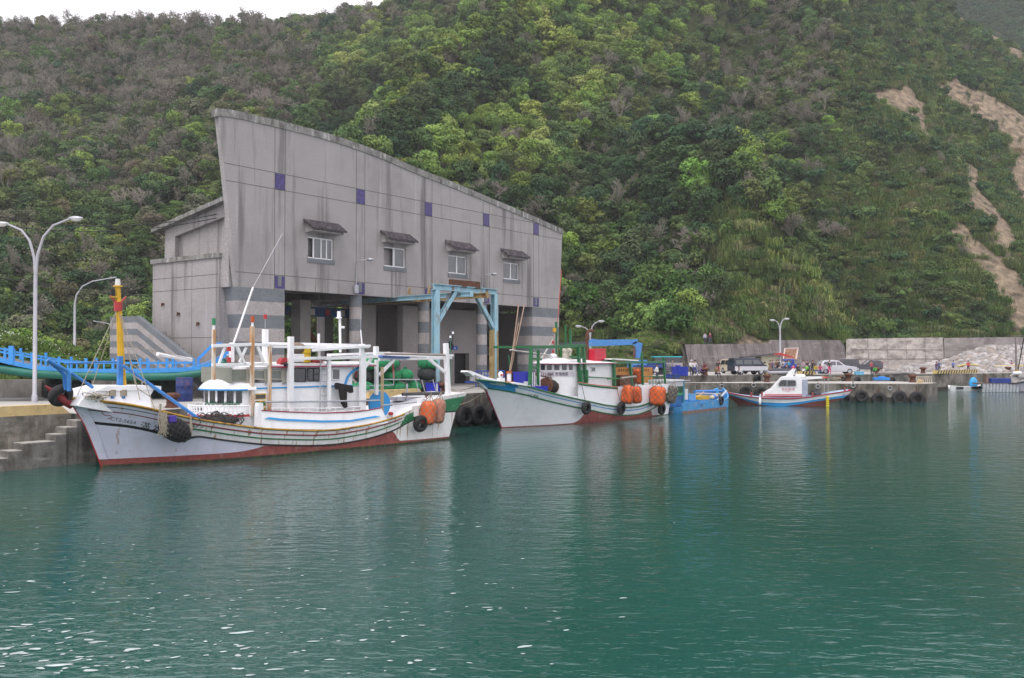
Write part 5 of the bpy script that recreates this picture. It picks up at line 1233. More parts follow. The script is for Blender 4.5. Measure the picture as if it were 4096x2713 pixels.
def netlines(mb,c,rad,hh,n=7,k=6,r=.012,mi=1,q=1.0,tilt=None):
    """diamond net over a superellipsoid body"""
    for s in (-1,1):
        for i in range(n):
            pts=[]
            for j in range(k*3+1):
                t=j/(k*3); a=2*math.pi*(i/n)+s*t*2.6; z=(t-.5)*2*.97; w=max(.02,(1-abs(z)**5))**(.35)
                pts.append((c[0]+rad*w*math.cos(a)*1.03,c[1]+rad*w*math.sin(a)*1.03,c[2]+hh*z))
            mb.tube(pts,r,n=4,mi=mi)
def floatbag(loc,rad,hh,label,m,tilt=0,rz=0,lines=roped,grp='netted orange floats hanging on the boats',lump=.05,tilty=0):
    o=thing('netted_float',label,'float',loc,rz,grp); o.rotation_euler=(tilty,tilt,rz)
    mb=MB(); rings=[]
    for i in range(15):
        z=-1+2*i/14; w=max(.001,1-abs(z)**5)**.35 if abs(z)<1 else .001
        rings.append([(rad*w*math.cos(a)*(1+lump*math.sin(a*4+i*.3)+random.uniform(-.01,.01)),rad*w*math.sin(a)*(1+lump*math.sin(a*4+i*.3)),hh*z+.01*math.sin(a*5)) for a in [2*math.pi*j/24 for j in range(24)]])
    mb.loft(rings); b=mb.build('float_body',[m],o)
    mb=MB(); netlines(mb,(0,0,0),rad*1.02,hh,8,6,.014,0); mb.build('net',[lines],o)
    mb=MB(); 
    for k in range(4): mb.tube([(rad*.5*math.cos(k*1.57),rad*.5*math.sin(k*1.57),hh*.97),(.05,0,hh+.35),(.0,0,hh+.6)],.02,n=4)
    mb.build('lashing',[lines],o); return o
orangeF=mat('orange_float',(.72,.12,.02),.5,var=.15,vs=3,stain=[((.4,.2,.12),.4,(5,5,5),(.58,.7))],bump=.01)
orangeD=mat('faded_float',(.50,.19,.13),.7,var=.2,vs=3)
p=BB1.f.L(1712,1652,-2.35); w=B1F.w(*p); floatbag(w,.42,.68,'bright orange netted float hanging at the stern of the nearest boat',orangeF,.12,.3,rope)
p=BB1.f.L(1752,1645,-2.3); w=B1F.w(*p); floatbag(w,.38,.7,'faded brownish orange netted float beside the brighter one on the nearest boat',orangeD,.12,.3,rope)
p=B1F.L(1682,1695,-2.45); tyre(B1F.w(*p),(B1F.n[0],B1F.n[1],.15),.46,.16,'black tyre hanging by the orange floats on the nearest boat','tyres hanging as fenders on the boats')
p=B1F.L(243,1582,-.1); tyre(B1F.w(*p),(-.75,.5,.55),.5,.18,'black tyre slung over the red bow horn of the nearest boat')
# dark net bag
def netbag():
    p=B1F.w(*B1F.L(694,1716,-2.3)); o=thing('net_bag','black net bag with frayed rope hanging at the bow of the nearest boat','net bag',p,B1F.rot())
    mb=MB(); mb.ball((.05,0,0),(.8,.4,.5),18,12,jit=.08); b=mb.build('bundle',[mat('black_net',(.012,.012,.016),.8,var=.5,vs=8,bump=.03)],o); b.rotation_euler=(0,.5,0)
    mb=MB()
    for i in range(9):
        q=-.8+.2*i; w=max(.02,1-(q/.82)**2)**.5
        mb.tube([(q+.05+.06*math.sin(j),-.42*w*math.cos(-1.4+2.8*j/10),.52*w*math.sin(-1.4+2.8*j/10)) for j in range(11)],.01,n=4)
    for i in range(6):
        e=-1.1+.44*i; mb.tube([(.05+.82*math.sin(t),-.42*math.cos(t)*math.cos(e),.52*math.cos(t)*math.sin(e)) for t in [-1.5+.3*j for j in range(11)]],.01,n=4)
    c=mb.build('net_cord',[plain('grey_cord',(.06,.055,.05))],o); c.rotation_euler=(0,.5,0)
    mb=MB()
    for i in range(26): 
        x=-.62+random.gauss(0,.09); mb.tube([(x,-.2,.75),(x+random.gauss(0,.05),-.25,.45),(x+random.gauss(0,.08),-.3,.1),(x+random.gauss(0,.1),-.28,random.uniform(-.35,-.05))],.018,n=4)
    for i in range(10): mb.tube([(.75,-.1,.55),(.72+random.gauss(0,.03),-.2,.1),(.7+random.gauss(0,.05),-.25,random.uniform(-.3,.0))],.018,n=4)
    mb.tube([(-.62,0,.75),(-.6,.0,1.1)],.05,n=5); mb.build('frayed_rope',[rope],o)
    mb=MB(); mb.box(-.35,-.05,-.38,-.2,.3,.6); mb.build('purple_bottle',[plain('purple_plastic',(.06,.03,.3),.3)],o,bevel=.04)
netbag()
# roof clutter (separate things)
def onboat(F,px,py,y): return F.w(*F.L(px,py,y))
def drum(loc,r_,h_,m,name,label,cat='drum',lid=None,grp=None):
    o=thing(name,label,cat,loc,group=grp); mb=MB(); mb.loft([[(r_*k*math.cos(a),r_*k*math.sin(a),z*h_) for a in [math.pi*j/12 for j in range(24)]] for k,z in ((.97,0),(1,.02),(1,.32),(1.03,.34),(1,.36),(1,.64),(1.03,.66),(1,.68),(1,.98),(.97,1))]); mb.build('drum_body',[m],o)
    if lid: mb=MB(); mb.tube([(0,0,h_),(0,0,h_+.08)],r_*1.03,n=24); mb.build('lid',[lid],o)
    return o
zr=onboat(B1F,1220,1450,-1.0)
drum(zr,.28,.72,plain('yellow_plastic',(.62,.40,.01),.4),'plastic_barrel','small yellow barrel with black lid on the roof of the nearest boat','barrel',black)
o=thing('rope_bundle','brown bundled net on a white box on the nearest boat\'s roof','net',onboat(B1F,1188,1448,-.9),B1F.rot()); mb=MB(); mb.ball((0,0,.68),(.48,.35,.3),16,10,jit=.06); mb.torus((-.4,0,.66),(1,0,0),.24,.07,16,6,mi=1); mb.build('net_bundle',[mat('brown_net',(.22,.17,.13),.95,var=.4,vs=14,bump=.04),black],o); mb=MB(); mb.box(-.4,.45,-.3,.3,0,.4); mb.build('box',[whiteC],o,bevel=.03)
o=thing('life_ring','red lamp housing on the roof edge of the nearest boat','lamp',onboat(B1F,1136,1462,-1.5),B1F.rot()); o.name='spotlight'; mb=MB(); mb.tube([(0,-.1,.12),(0,.25,.12)],.26,n=18); mb.box(-.26,.26,-.1,.25,-.12,.12); mb.build('housing',[redP],o); mb=MB(); mb.ball((0,-.14,.05),(.12,.08,.12),10,6); mb.build('lens',[black],o)
o=thing('red_basin','shallow red basin on the roof of the nearest boat','basin',onboat(B1F,1262,1452,-.9),B1F.rot()); mb=MB(); mb.loft([[(k*math.cos(a)*.5,k*math.sin(a)*.4,z) for a in [math.pi*j/10 for j in range(20)]] for k,z in ((.7,0),(1,.14),(.95,.14),(.66,.03))]); mb.build('basin',[plain('pink_red_plastic',(.42,.05,.05),.4)],o)
# hanging black garment
o=thing('hanging_clothes','black overalls hung over a line on the side of the nearest boat','clothes',B1F.w(*B1F.L(1375,1540,-1.85)),B1F.rot()); mb=MB()
pc=[B1F.L(a,b,-1.85) for a,b in ((1344,1534),(1349,1531),(1412,1544),(1414,1570),(1404,1573),(1389,1565),(1388,1600),(1391,1628),(1380,1634),(1368,1612),(1362,1580),(1358,1552),(1348,1560),(1343,1548))]
c0=B1F.L(1375,1540,-1.85); mb.prism([(a-c0[0],0,c-c0[2]) for a,b,c in pc],(0,.12,0)); mb.build('overalls',[mat('black_cloth',(.02,.017,.018),.95,var=.5,vs=5,bump=.05,bs=6)],o,bevel=.04)
# nets on the foredeck
o=thing('net_heap','grey tangled nets heaped under the balcony of the nearest boat','net',B1F.w(*B1F.L(868,1690,-1.75)),B1F.rot()); mb=MB()
for i in range(60): mb.torus((random.gauss(0,.6),random.gauss(0,.2),random.uniform(0,.3)),(random.gauss(0,.4),-.6,random.gauss(0,.5)),random.uniform(.1,.28),.018,12,4)
mb.ball((0,.1,.02),(1.15,.3,.28),18,8,jit=.1); mb.build('nets',[mat('grey_net',(.07,.065,.065),.95,var=.5,vs=12)],o)
for i,(px,py) in enumerate(((905,1680),(930,1690))): pass
# mooring ropes near the stern
a=B1F.w(*B1F.L(1836,1582,-.3)); b=G(1905,1560,0); ropeline(sagc(V(B1F.w(21.5,-.6,2.6)),V(Q.w(1.4,1.0,2.7)),.15),'rope from the nearest boat\'s stern to the rusty bollard')
def boat2():
    F=Fr((-.68,62.02),(.624,.781)); r=thing('fishing_boat','white fishing boat with blue bow patch and green frames, orange floats hanging aft','boat',fr=F); B=Boat(r,F)
    st=[F.L(a,b,0) for a,b in ((2007,1712),(1988,1660),(1965,1610),(1951,1580),(1940,1554),(1915,1532),(1896,1526))]
    xs=curve([-1.]+[p[2] for p in st]+[3.6],[.35]+[p[0] for p in st]+[st[-1][0]-.25])
    h=Hull(xs,curve([-1,0,1.,2.0,3],[18.6,18.9,19.2,19.4,19.6]),
      curve([-2.6,-1.5,-.3,1.2,3.8,6.2,8.4,10.5,11.9,13.2,15,17,19.4],[3.3,3.1,2.85,2.45,1.93,1.55,1.22,1.02,.93,.93,1.1,1.45,2.0]),
      curve([-2.7,-2,-1,0,1.2,3,5,9,14,17,19.4],[.12,.75,1.25,1.6,1.9,2.15,2.25,2.25,2.2,2.15,1.95]),
      curve([0,1,2,4,6,9,14,17,19],[.03,.35,.7,1.35,1.75,2.0,2.05,2.0,1.85]),(-2.7,19.4),1.5)
    X=lambda u:-2.7+22.1*u; zs=h.zs
    rows=[zs]+[(lambda d:(lambda u:zs(u)-d))(d) for d in (.1,.25,.32,.60,.70)]
    af=curve([-1,5.6,6.3,7.6,15.6,16.2,19],[.05,.06,.2,1.,1.,.1,.05])
    rows+=[lambda u:max(.03,min(af(19*u),zs(u)-.705)),lambda u:.0,lambda u:-.4,lambda u:-.79]
    def mf(k,u):
        x=X(u)
        if k==0: return 1
        if 1<=k<=3:
            if x<-.55-(.1*k): return 2
            if x>16.2: return 1
            return 2 if k==2 else 0
        if k==4: return 1
        if k==5: return 0
        if k==6: return 3 if x<17 else 4
        return 4 if x>6 else 3
    alg=mat('green_algae',(.10,.11,.03),.8,var=.5,vs=6,stain=[((.45,.45,.4),.8,(6,6,6),(.55,.62))])
    bw=mat('bright_white_paint',(.74,.74,.78),.4,var=.05,stain=[((.34,.20,.10),.5,(2.2,2.2,.2),(.66,.8)),((.42,.42,.40),.35,(.9,.9,1.2),(.55,.8))])
    h.mesh(rows,mf,[bw,greenP,blueS,redA,alg,bw],r,N=100,deck=lambda u:zs(u)-.45,dmat=deckm)
    h.strake(lambda u:zs(u)-.05,.055,greenP,r,0,.83); h.strake(lambda u:zs(u)-.65,.05,greenP,r,.01,.83)
    mb=MB(); mb.tube([(xs(z)-.03,0,z) for z in (-.4,0,.5,1,1.5,2,2.4,2.8,3.0,3.15)],.05,n=8); mb.build('stem_edge',[plain('crimson_edge',(0,0,0))],r)
    hull_text(h,'A63 滿漁',.20,1.05,lambda x:h.zsf(x+.2)-.30,black,r,1.1); hull_text(h,'CT5-5922',.20,.85,lambda x:h.zsf(x+.2)-.62,plain('faint_black',(.10,.10,.11)),r,1.15)
    # beak
    P=[F.L(a,b,-.3) for a,b in ((1870,1489),(1873,1483),(1882,1483),(1945,1508),(2060,1536),(2060,1541),(1941,1516),(1899,1500),(1893,1506),(1885,1497))]
    mb=MB(); mb.prism(P,(0,.6,0)); mb.build('bow_beak',[whiteC],r,bevel=.04)
    P=[F.L(a,b,-.16) for a,b in ((1895,1500),(1941,1514),(1952,1542),(1960,1560),(1941,1556),(1918,1531),(1897,1525))]
    mb=MB(); mb.prism(P,(0,.32,0)); mb.build('stem_head',[whiteC],r,bevel=.03)
    mb=MB()
    for i,(a,b) in enumerate(((1903,1516),(1911,1521),(1918,1519),(1925,1522),(1931,1527))): q=F.L(a,b,-.18); mb.torus(q,(0,1,0),.09-.01*i,.018,12,5,mi=0 if i==0 else 1)
    mb.build('painted_eye',[redP,black],r)
    mb=MB(); q=[F.L(a,b,-.3) for a,b in ((2000,1528),(2062,1536),(2060,1545),(2000,1536))]; mb.prism([(p[0],-1.6,p[2]) for p in q],(0,.5,0)); mb.build('foredeck_rail',[whiteC],r,bevel=.05)
    # raised bulwark amidships to stern
    tp=[(2318,1531),(2340,1535),(2400,1543),(2470,1549),(2540,1545),(2600,1541),(2660,1536),(2690,1538)]
    ring=[]; T=[F.L(a,b,-2.2) for a,b in tp]
    for side in (-1,1):
        for t in T:
            zb=h.zsf(min(t[0],19.3))-.03; y=(h.at(min(t[0],19.2),zb,-1)[1])*-side if side>0 else h.at(min(t[0],19.2),zb,-1)[1]
            ring.append([(t[0],y,zb),(t[0],y*.985,t[2]),(t[0],y*.96,t[2]),(t[0],y*.965,zb)])
        mb=MB(); mb.loft(ring,sm=False); mb.build('raised_bulwark',[bw],r); 
        if side<0:
            mb=MB(); mb.tube([(q[1][0],q[1][1],q[1][2]-.07) for q in ring[:4]],.085,n=6); mb.tube([(q[1][0],q[1][1],q[1][2]+.0) for q in ring[:4]],.05,n=6,mi=1); mb.build('green_rim',[greenP,redP],r)
        ring=[]
    mb=MB(); a=T[-1]; mb.box(a[0]-.05,a[0]+.05,-1.9,1.9,1.9,a[2]); mb.build('stern_board',[bw],r)
    mb=MB(); zb=F.L(2310,1600,-2)[2]; x0=T[0][0]; mb.box(x0-.9,x0,-2.05,-1.9,zb,zb+.25); mb.build('bulwark_end',[bw],r)
    # ---- house ----
    W=1.5; xf=F.L(2296,1520,-W)[0]; zt=F.L(2330,1455,-W)[2]; z0=1.0
    arc=lambda a,z,rr=1.,k=1.35: (xf-k*rr*math.sin(a),-W*rr*math.cos(a),z)
    A=[math.pi*i/30 for i in range(31)]
    mb=MB(); mb.loft([[arc(a,z) for a in A] for z in (z0,2,3,zt)],closed=False); mb.build('front_wall',[whiteC],r)
    zl,zh=F.L(2270,1481,-W)[2],F.L(2270,1452,-W)[2]
    for i in range(8):
        a0=.12+i*.37; mb=MB(); mb.loft([[arc(a0+.25*t/3,z,1.012) for t in range(4)] for z in (zl,zh)],closed=False,sm=False); mb.build('front_window',[glass],r)
    mb=MB(); mb.loft([[arc(a,z,1.02) for a in A] for z in (zl-.42,zl-.1)],closed=False); nb=mb.build('name_board',[plain('pale_lilac',(.6,.56,.62))],r)
    vs,fs=text_pts('滿漁壹號 漁船',.26); mb=MB(); mb.add([arc(.42+x*.62,zl-.36+y,1.035) for x,y,z in vs],fs); mb.build('lettering',[black],nb)
    x2=F.L(2449,1500,-W)[0]
    mb=MB(); mb.box(xf,x2,-W,W,z0,zt-.02); mb.build('deckhouse',[whiteC],r)
    mb=MB(); mb.add([arc(a,zt-.02,1.22) for a in A]+[arc(a,zt+.05,1.22) for a in A]+[arc(a,zt+.25,.85) for a in A]+[arc(a,zt+.4,.4) for a in A]+[arc(a,zt+.42,.01) for a in A],[(i+31*j,i+1+31*j,i+32+31*j,i+31+31*j) for j in range(4) for i in range(30)],0,True)
    mb.loft([[(x,-W*1.22,zt-.02),(x,-W*1.22,zt+.05),(x,-W*.85,zt+g),(x,0,zt+g+.17),(x,W*.85,zt+g),(x,W*1.22,zt+.05),(x,W*1.22,zt-.02)] for x,g in ((xf,.25),(xf+1.2,.15),(x2+.1,.1))],sm=False); ro=mb.build('roof',[whiteC],r)
    mb=MB(); mb.tube([(x2+.1,-W*1.23,zt)]+[arc(a,zt,1.23) for a in A],.03,n=6); mb.build('roof_edge',[plain('crimson_edge',(0,0,0))],ro)
    q=F.L(2219,1420,0); mb=MB(); mb.ball((q[0]-.2,0,zt+.55),(.4,.2,.18),10,6); mb.build('roof_horn',[whiteC],ro)
    B.win([(2363,1468),(2380,1470),(2380,1487),(2363,1486)],-W-.005,m=glassG); B.win([(2303,1461),(2314,1462),(2314,1486),(2303,1485)],-W-.005,m=glassG)
    d=B.slab([(2297,1490),(2313,1490),(2313,1552),(2297,1552)],-W-.02,.03,whiteC,'door',.01)
    # reel
    mb=MB(); c=F.L(2183,1541,-1.0); c2=(c[0]+1.5,c[1]+.5,c[2]-.15)
    d=V((1,.35,-.1)).normalized(); u_=V(c)
    mb.tube([u_,u_+d*.08],.52,n=26,sm=False); mb.tube([u_+d*.08,u_+d*1.5],.36,n=20,mi=1); mb.tube([u_+d*1.5,u_+d*1.58],.5,n=26,sm=False)
    for i in range(7): mb.torus(u_+d*(.2+.2*i),d,.4,.075,22,6,mi=1)
    mb.build('net_reel',[rust,mat('dark_cable',(.03,.025,.025),.7,var=.4,vs=10)],r)
    mb=MB(); q0=F.L(2130,1497,-.5); q1=F.L(2210,1514,-.5); mb.beam(q0,q1,.07)
    for i in range(12):
        t=i/11; p=V(q0).lerp(V(q1),t); mb.beam(p-V((0,0,.05)),p+V((0,0,.28)),.03)
    mb.build('rusty_rack',[rust],r)
    for px in (2131,2138,2160): B.pipe([(px,1490),(px,1552)],-.9,.03,whiteC,'thin_post')
    # green frames
    gp=greenP
    for yy in (-1.7,1.5):
        B.post(2125,1385,1540,yy,.2,gp,px1=2120); B.post(2313,1376,1540,yy,.2,gp,px1=2320); B.post(2333,1380,1540,yy,.2,gp,px1=2343)
        B.bar((2125,1389),(2200,1388),yy,.2,gp); B.bar((2200,1388),(2340,1382),yy,.2,gp); B.bar((2122,1435),(2165,1438),yy,.14,gp); B.bar((2280,1428),(2335,1431),yy,.14,gp)
        B.post(2454,1437,1546,yy,.2,gp,px1=2459); B.post(2519,1446,1545,yy,.17,gp,px1=2529); B.post(2567,1412,1540,yy,.15,gp,px1=2572); B.post(2653,1428,1535,yy,.14,gp,px1=2661)
        B.bar((2455,1452),(2660,1448),yy,.16,gp)
    B.bar((2120,1470),(2152,1472),-1.7,.14,gp); B.post(2153,1400,1540,-.6,.16,gp)
    B.post(2225,1288,1425,0,.14,gp); B.post(2282,1316,1425,0,.14,gp); B.post(2262,1300,1420,.8,.1,gp); B.post(2245,1390,1425,-1.,.12,gp)
    for yy0,px in ((-1.7,2125),(-1.7,2336),(-1.7,2456),(-1.7,2657)):
        a=F.L(px,1388 if px<2400 else 1450,-1.7); mb=MB(); mb.beam(a,(a[0],1.5,a[2]),.15); mb.build('cross_beam',[gp],r)
    for px in (2327,2349): B.post(px,1480,1532,-1.95,.13,gp)
    B.bar((2343,1508),(2455,1514),-1.95,.09,gp,'side_rail'); B.bar((2430,1515),(2510,1514),-1.95,.12,gp,'side_rail'); B.pipe([(2485,1514),(2543,1507)],-2.1,.1,plain('grey_log',(.25,.23,.21)),'float_pole')
    for px in range(2600,2655,12): B.pipe([(px,1504),(px,1540)],-1.9,.03,gp,'rail_post')
    B.pipe([(2575,1507),(2655,1506)],-1.9,.035,gp,'side_rail')
    B.slab([(2458,1434),(2554,1440),(2554,1445),(2458,1439)],-1.8,3.2,whiteC,'aft_canopy'); B.slab([(2415,1443),(2456,1435),(2456,1448),(2415,1455)],-1.2,2.2,plain('dark_green_cloth',(.03,.06,.04)),'folded_awning',.05)
    # masts, aerials, poles
    q=F.L(2218,1322,0); mb=MB(); mb.tube([(q[0],0,q[2]-2.),(q[0],0,q[2]-.1)],.07,n=8,mi=1); mb.tube([(q[0],0,q[2]-.12),(q[0],0,q[2]+.18)],.13,n=10); mb.build('mast_lamp',[plain('amber',(.6,.32,.03),.3),plain('weathered_pole',(0,0,0))],r)
    for py in (1370,1407): q=F.L(2212,py,0); mb=MB(); mb.tube([(q[0],0,q[2]-.1),(q[0],0,q[2]+.1)],.08,n=8); mb.build('red_lamp',[redP],r)
    B.pipe([(2228,1290),(2232,1270),(2246,1080)],0,.025,plain('red_whip',(.5,.08,.05)),'whip_aerial'); B.pipe([(2040,1400),(2205,1423)],-.5,.06,plain('weathered_white',(.5,.47,.44)),'boom'); B.pipe([(2165,1435),(2215,1355)],.2,.05,plain('weathered_white',(0,0,0)),'boom')
    for a,b in (((2040,1485),(2075,1215)),((2042,1485),(2098,1218)),((2038,1485),(2074,1290))): B.pipe([a,b],-.4,.04,plain('bamboo_pale',(.38,.26,.19)),'bamboo_pole')
    B.pipe([(2040,1480),(2035,1420)],0,.05,gp,'thin_post')
    q=F.L(2036,1530,-.4); mb=MB(); mb.tube([(q[0],q[1],q[2]),(q[0],q[1],q[2]+.65)],.15,n=12); mb.tube([(q[0],q[1],q[2]+.6),(q[0],q[1],q[2]+.72)],.2,n=12,mi=1); mb.tube([(q[0],q[1],q[2]-.05),(q[0],q[1],q[2]+.06)],.35,n=12,mi=1); mb.build('pole_holder',[whiteC,plain('orange_plastic',(.5,.12,.03))],r)
    q=F.L(2003,1500,-.3); mb=MB(); mb.ball((q[0],q[1],q[2]),(.2,.15,.24),10,8); mb.box(q[0]-.2,q[0]+.25,q[1]-.15,q[1]+.15,q[2]-.75,q[2]-.2); h2=mb.build('searchlight',[whiteC],r); mb=MB()
    for dx in (-.08,.12): mb.tube([(q[0]+dx-.03,q[1]-.17,q[2]),(q[0]+dx-.03,q[1]-.12,q[2])],.07,n=10)
    mb.build('red_disc',[redP],h2)
    q=F.L(2348,1455,-.3); zt_=F.L(2348,1322,-.3)[2]; mb=MB(); mb.tube([(q[0],-.3,q[2]-.3),(q[0],-.3,zt_-.3),(q[0]+.1,-.3,zt_-.1),(q[0]+.35,-.3,zt_),(q[0]+.8,-.3,zt_-.02)],.12,n=10); mb.build('exhaust_pipe',[rust],r)
    q=F.L(2271,1428,0); 
    for k,dx in enumerate((-.35,.1)):
        mb=MB(); mb.tube([(q[0]+dx,0,q[2]-.2),(q[0]+dx,0,q[2]+.35)],.2,n=12); mb.ball((q[0]+dx,0,q[2]+.45),(.28,.28,.2),12,6); mb.build('vent_cowl',[plain('cream_canvas',(.5,.46,.38))],r)
    # deck clutter
    B.slab([(2445,1470),(2610,1470),(2610,1532),(2445,1530)],1.7,.3,mat('orange_machine',(.52,.22,.03),.5,var=.15,stain=[(RUST,.5,(2,2,2),(.55,.7))]),'orange_locker',.03)
    for i in range(14):
        q=F.L(2475+i*9,1482,1.65); mb=MB(); mb.prism([(q[0],1.66,q[2]-.1),(q[0]+.09,1.66,q[2]-.1),(q[0]+.2,1.66,q[2]+.12),(q[0]+.11,1.66,q[2]+.12)],(0,.02,0)); mb.build('hazard_stripe',[black],r)
    B.slab([(2480,1500),(2540,1500),(2540,1545),(2480,1545)],.2,1.2,plain('brown_net_pile',(.20,.08,.03),var=.5,vs=6,bump=.04),'brown_crate',.08)
    return F,h,r,B
B2F,B2H,B2R,BB2=boat2()
def b2(px,py,y): return B2F.w(*B2F.L(px,py,y))
floatbag(b2(2512,1578,-2.75),.44,.72,'first of the orange netted floats by the green rail of the middle boat',orangeF,.15,.2,roped,lump=.1,tilty=.1)
floatbag(b2(2546,1580,-2.7),.38,.66,'orange netted float pressed behind the first one on the middle boat',orangeF,-.12,.9,roped,lump=.1)
floatbag(b2(2631,1585,-2.75),.60,.78,'largest orange netted float, at the stern of the middle boat',orangeF,.08,.3,roped,lump=.06)
floatbag(b2(2553,1506,-1.2),.40,.62,'orange netted float standing on deck under the green frame of the middle boat',orangeF,0,.3,roped)
floatbag(b2(2684,1578,-2.1),.48,.72,'grey netted float at the extreme stern of the middle boat',mat('grey_float',(.10,.095,.09),.9,var=.5,vs=9),.25,.2,rope)
for px,py,l in ((2345,1632,'black tyre at the front of the middle boat\'s side, below the raised bulwark'),(2485,1634,'black tyre hanging amidships on the middle boat'),(2647,1636,'black tyre half hidden under the largest orange float')):
    p=b2(px,py,-2.5); tyre(p,(B2F.n[0],B2F.n[1],.1),.46,.15,l,'tyres hanging as fenders on the boats')
for a,b,l in (((2326,1535),(2343,1612),'rope holding the front tyre of the middle boat'),((2466,1548),(2483,1614),'rope holding the tyre amidships on the middle boat')): ropeline([b2(*a,-2.28),b2(*b,-2.5)],l,.022,roped,'fender ropes','fender_rope')
for a,b,l in (((2490,1515),(2512,1538),'rope lashing the first orange float'),((2610,1540),(2625,1548),'rope lashing the largest orange float')): ropeline([b2(*a,-2.1),b2(*b,-2.7)],l,.022,roped,'fender ropes','fender_rope')
def crate(name,loc,rz,sx,sy,sz,m,label,cat,grp=None,ribs=True,open_=True):
    o=thing(name,label,cat,loc,rz,grp); mb=MB(); t=.03
    mb.box(-sx/2,sx/2,-sy/2,sy/2,0,t); 
    for s in (-1,1):
        mb.prism([(-sx/2*.94,s*sy/2*.94,t),(sx/2*.94,s*sy/2*.94,t),(sx/2,s*sy/2,sz),(-sx/2,s*sy/2,sz)],(0,-s*t,0)); mb.prism([(s*sx/2*.94,-sy/2*.94,t),(s*sx/2*.94,sy/2*.94,t),(s*sx/2,sy/2,sz),(s*sx/2,-sy/2,sz)],(-s*t,0,0))
        mb.box(-sx/2-.03,sx/2+.03,s*sy/2-.02,s*sy/2+.03,sz-.06,sz); mb.box(s*sx/2-.02,s*sx/2+.03,-sy/2,sy/2,sz-.06,sz)
        if ribs:
            for k in range(1,int(sx/.18)): x=-sx/2+k*sx/int(sx/.18); mb.box(x-.012,x+.012,s*sy/2*.97-.01,s*sy/2*.97+.02*s+.01,.04,sz-.06)
    if not open_: mb.box(-sx/2,sx/2,-sy/2,sy/2,sz-.04,sz+.01)
    mb.build('box_body',[m],o); return o
blueT=mat('blue_tub_plastic',(.02,.03,.42),.35,var=.1,stain=[((.25,.2,.2),.3,(4,4,4),(.6,.75))])
p=Q.Zp(1845,1580,ZQ); crate('plastic_tub',Q.w(p[0],max(.9,p[1]),ZQ),Q.rot(),1.35,1.0,.75,blueT,'blue plastic tub on the quay between the two big boats','tub')
crate('plastic_tub',b2(2095,1543,.2),B2F.rot()+.2,1.3,1.0,.95,blueT,'tall blue plastic tub on the foredeck of the middle boat','tub')
crate('plastic_tub',b2(2150,1560,-.9)-V((0,0,.25)),B2F.rot()-.2,1.4,.6,.5,blueT,'low blue tub by the rail of the middle boat, before the net reel','tub')
crate('white_box',b2(2110,1548,-.8),B2F.rot(),.35,.3,.35,whiteC,'small white box on the foredeck of the middle boat','box')
q=b2(2378,1452,-.4); o=thing('red_crate','big red plastic crate stack on the roof of the middle boat','crate',(q.x,q.y,q.z),B2F.rot()); mb=MB(); rc=plain('bright_red_plastic',(.52,.015,.04),.35)
mb.prism([(-.75,-.5,0),(.95,-.5,0),(.95,-.5,.3),(.85,-.5,.32),(.72,-.5,1.08),(-.72,-.5,1.0),(-.75,-.5,.32)],(0,1.1,0)); b_=mb.build('crate_body',[rc],o,bevel=.03); mb=MB()
for z in (.32,.62,1.): mb.box(-.8,.9 if z<.5 else .78,-.53,-.49,z-.02,z+.02)
mb.build('rib',[rc],b_)
# white goods and lamps on the quay before the building
def sack(loc,r,m,label,grp):
    o=thing('net_sack',label,'sack',loc,random.uniform(0,6),grp); mb=MB(); mb.ball((0,0,r[2]*.9),r,16,10,jit=.05); mb.tube([(0,0,r[2]*1.7),(.06,0,r[2]*2.1)],[.09,.16],n=8); mb.build('sack_body',[m],o,sub=1); return o
gs=mat('green_net_cloth',(.012,.20,.075),.8,var=.45,vs=3,bump=.08,bs=5); ds=mat('dark_net_cloth',(.03,.035,.035),.9,var=.5,vs=3,bump=.08,bs=5)
SK=[(1405,1530,0,.5,gs),(1455,1535,0,.55,gs),(1500,1530,0,.5,gs),(1540,1540,0,.55,gs),(1590,1540,0,.5,gs),(1650,1540,0,.5,gs),(1450,1500,1,.5,ds),(1490,1500,1,.55,ds),(1570,1500,1,.5,gs),(1620,1505,1,.5,gs),(1470,1465,2,.5,gs),(1510,1462,2,.45,gs),(1560,1468,2,.5,gs),(1690,1530,0,.55,ds),(1745,1535,0,.5,ds),(1700,1470,2,.45,gs),(1725,1466,2,.4,gs),(1705,1500,1,.55,ds)]
NM=['first','second','third','fourth','fifth','sixth','seventh','eighth','ninth','tenth','eleventh','twelfth','thirteenth','fourteenth','fifteenth','sixteenth','seventeenth','eighteenth']
for i,(px,py,lv,s,m) in enumerate(SK):
    y=-5.6-random.uniform(0,.5); p=FC.L(px,py,y); lvn=('bottom','middle','top')[lv]
    cnt=[k for k in SK if k[2]==lv].index(SK[i])
    sack(FC.w(p[0],y,ZQ+lv*.82),(s*1.35,s*1.2,s*.9),m,('green' if m is gs else 'dark')+' net sack, %s from left, %s row of the heap by the columns'%(NM[cnt],lvn),'net sacks heaped before the building')
o=thing('marker_flag','pair of black-flag marker poles with white tips at the stern of the nearest boat','marker pole',B1F.w(*B1F.L(1802,1540,-1.2)),B1F.rot()); mb=MB()
t=B1F.L(1802,1540,-1.2); f=lambda a,b:tuple(np.array(B1F.L(a,b,-1.2))-np.array(t))
m=MB(); m.tube([(0,0,0),f(1802,1350)],.025,n=5); m.build('pole',[plain('teal_pole',(.05,.2,.15))],o); m=MB(); m.tube([f(1806,1400),f(1812,1335)],.03,n=5); m.build('pole',[black],o)
m=MB(); m.tube([f(1802,1352),f(1802,1343)],.06,n=8); m.tube([f(1812,1336),f(1812,1327)],.06,n=8); m.build('pole_tip',[whiteC],o)
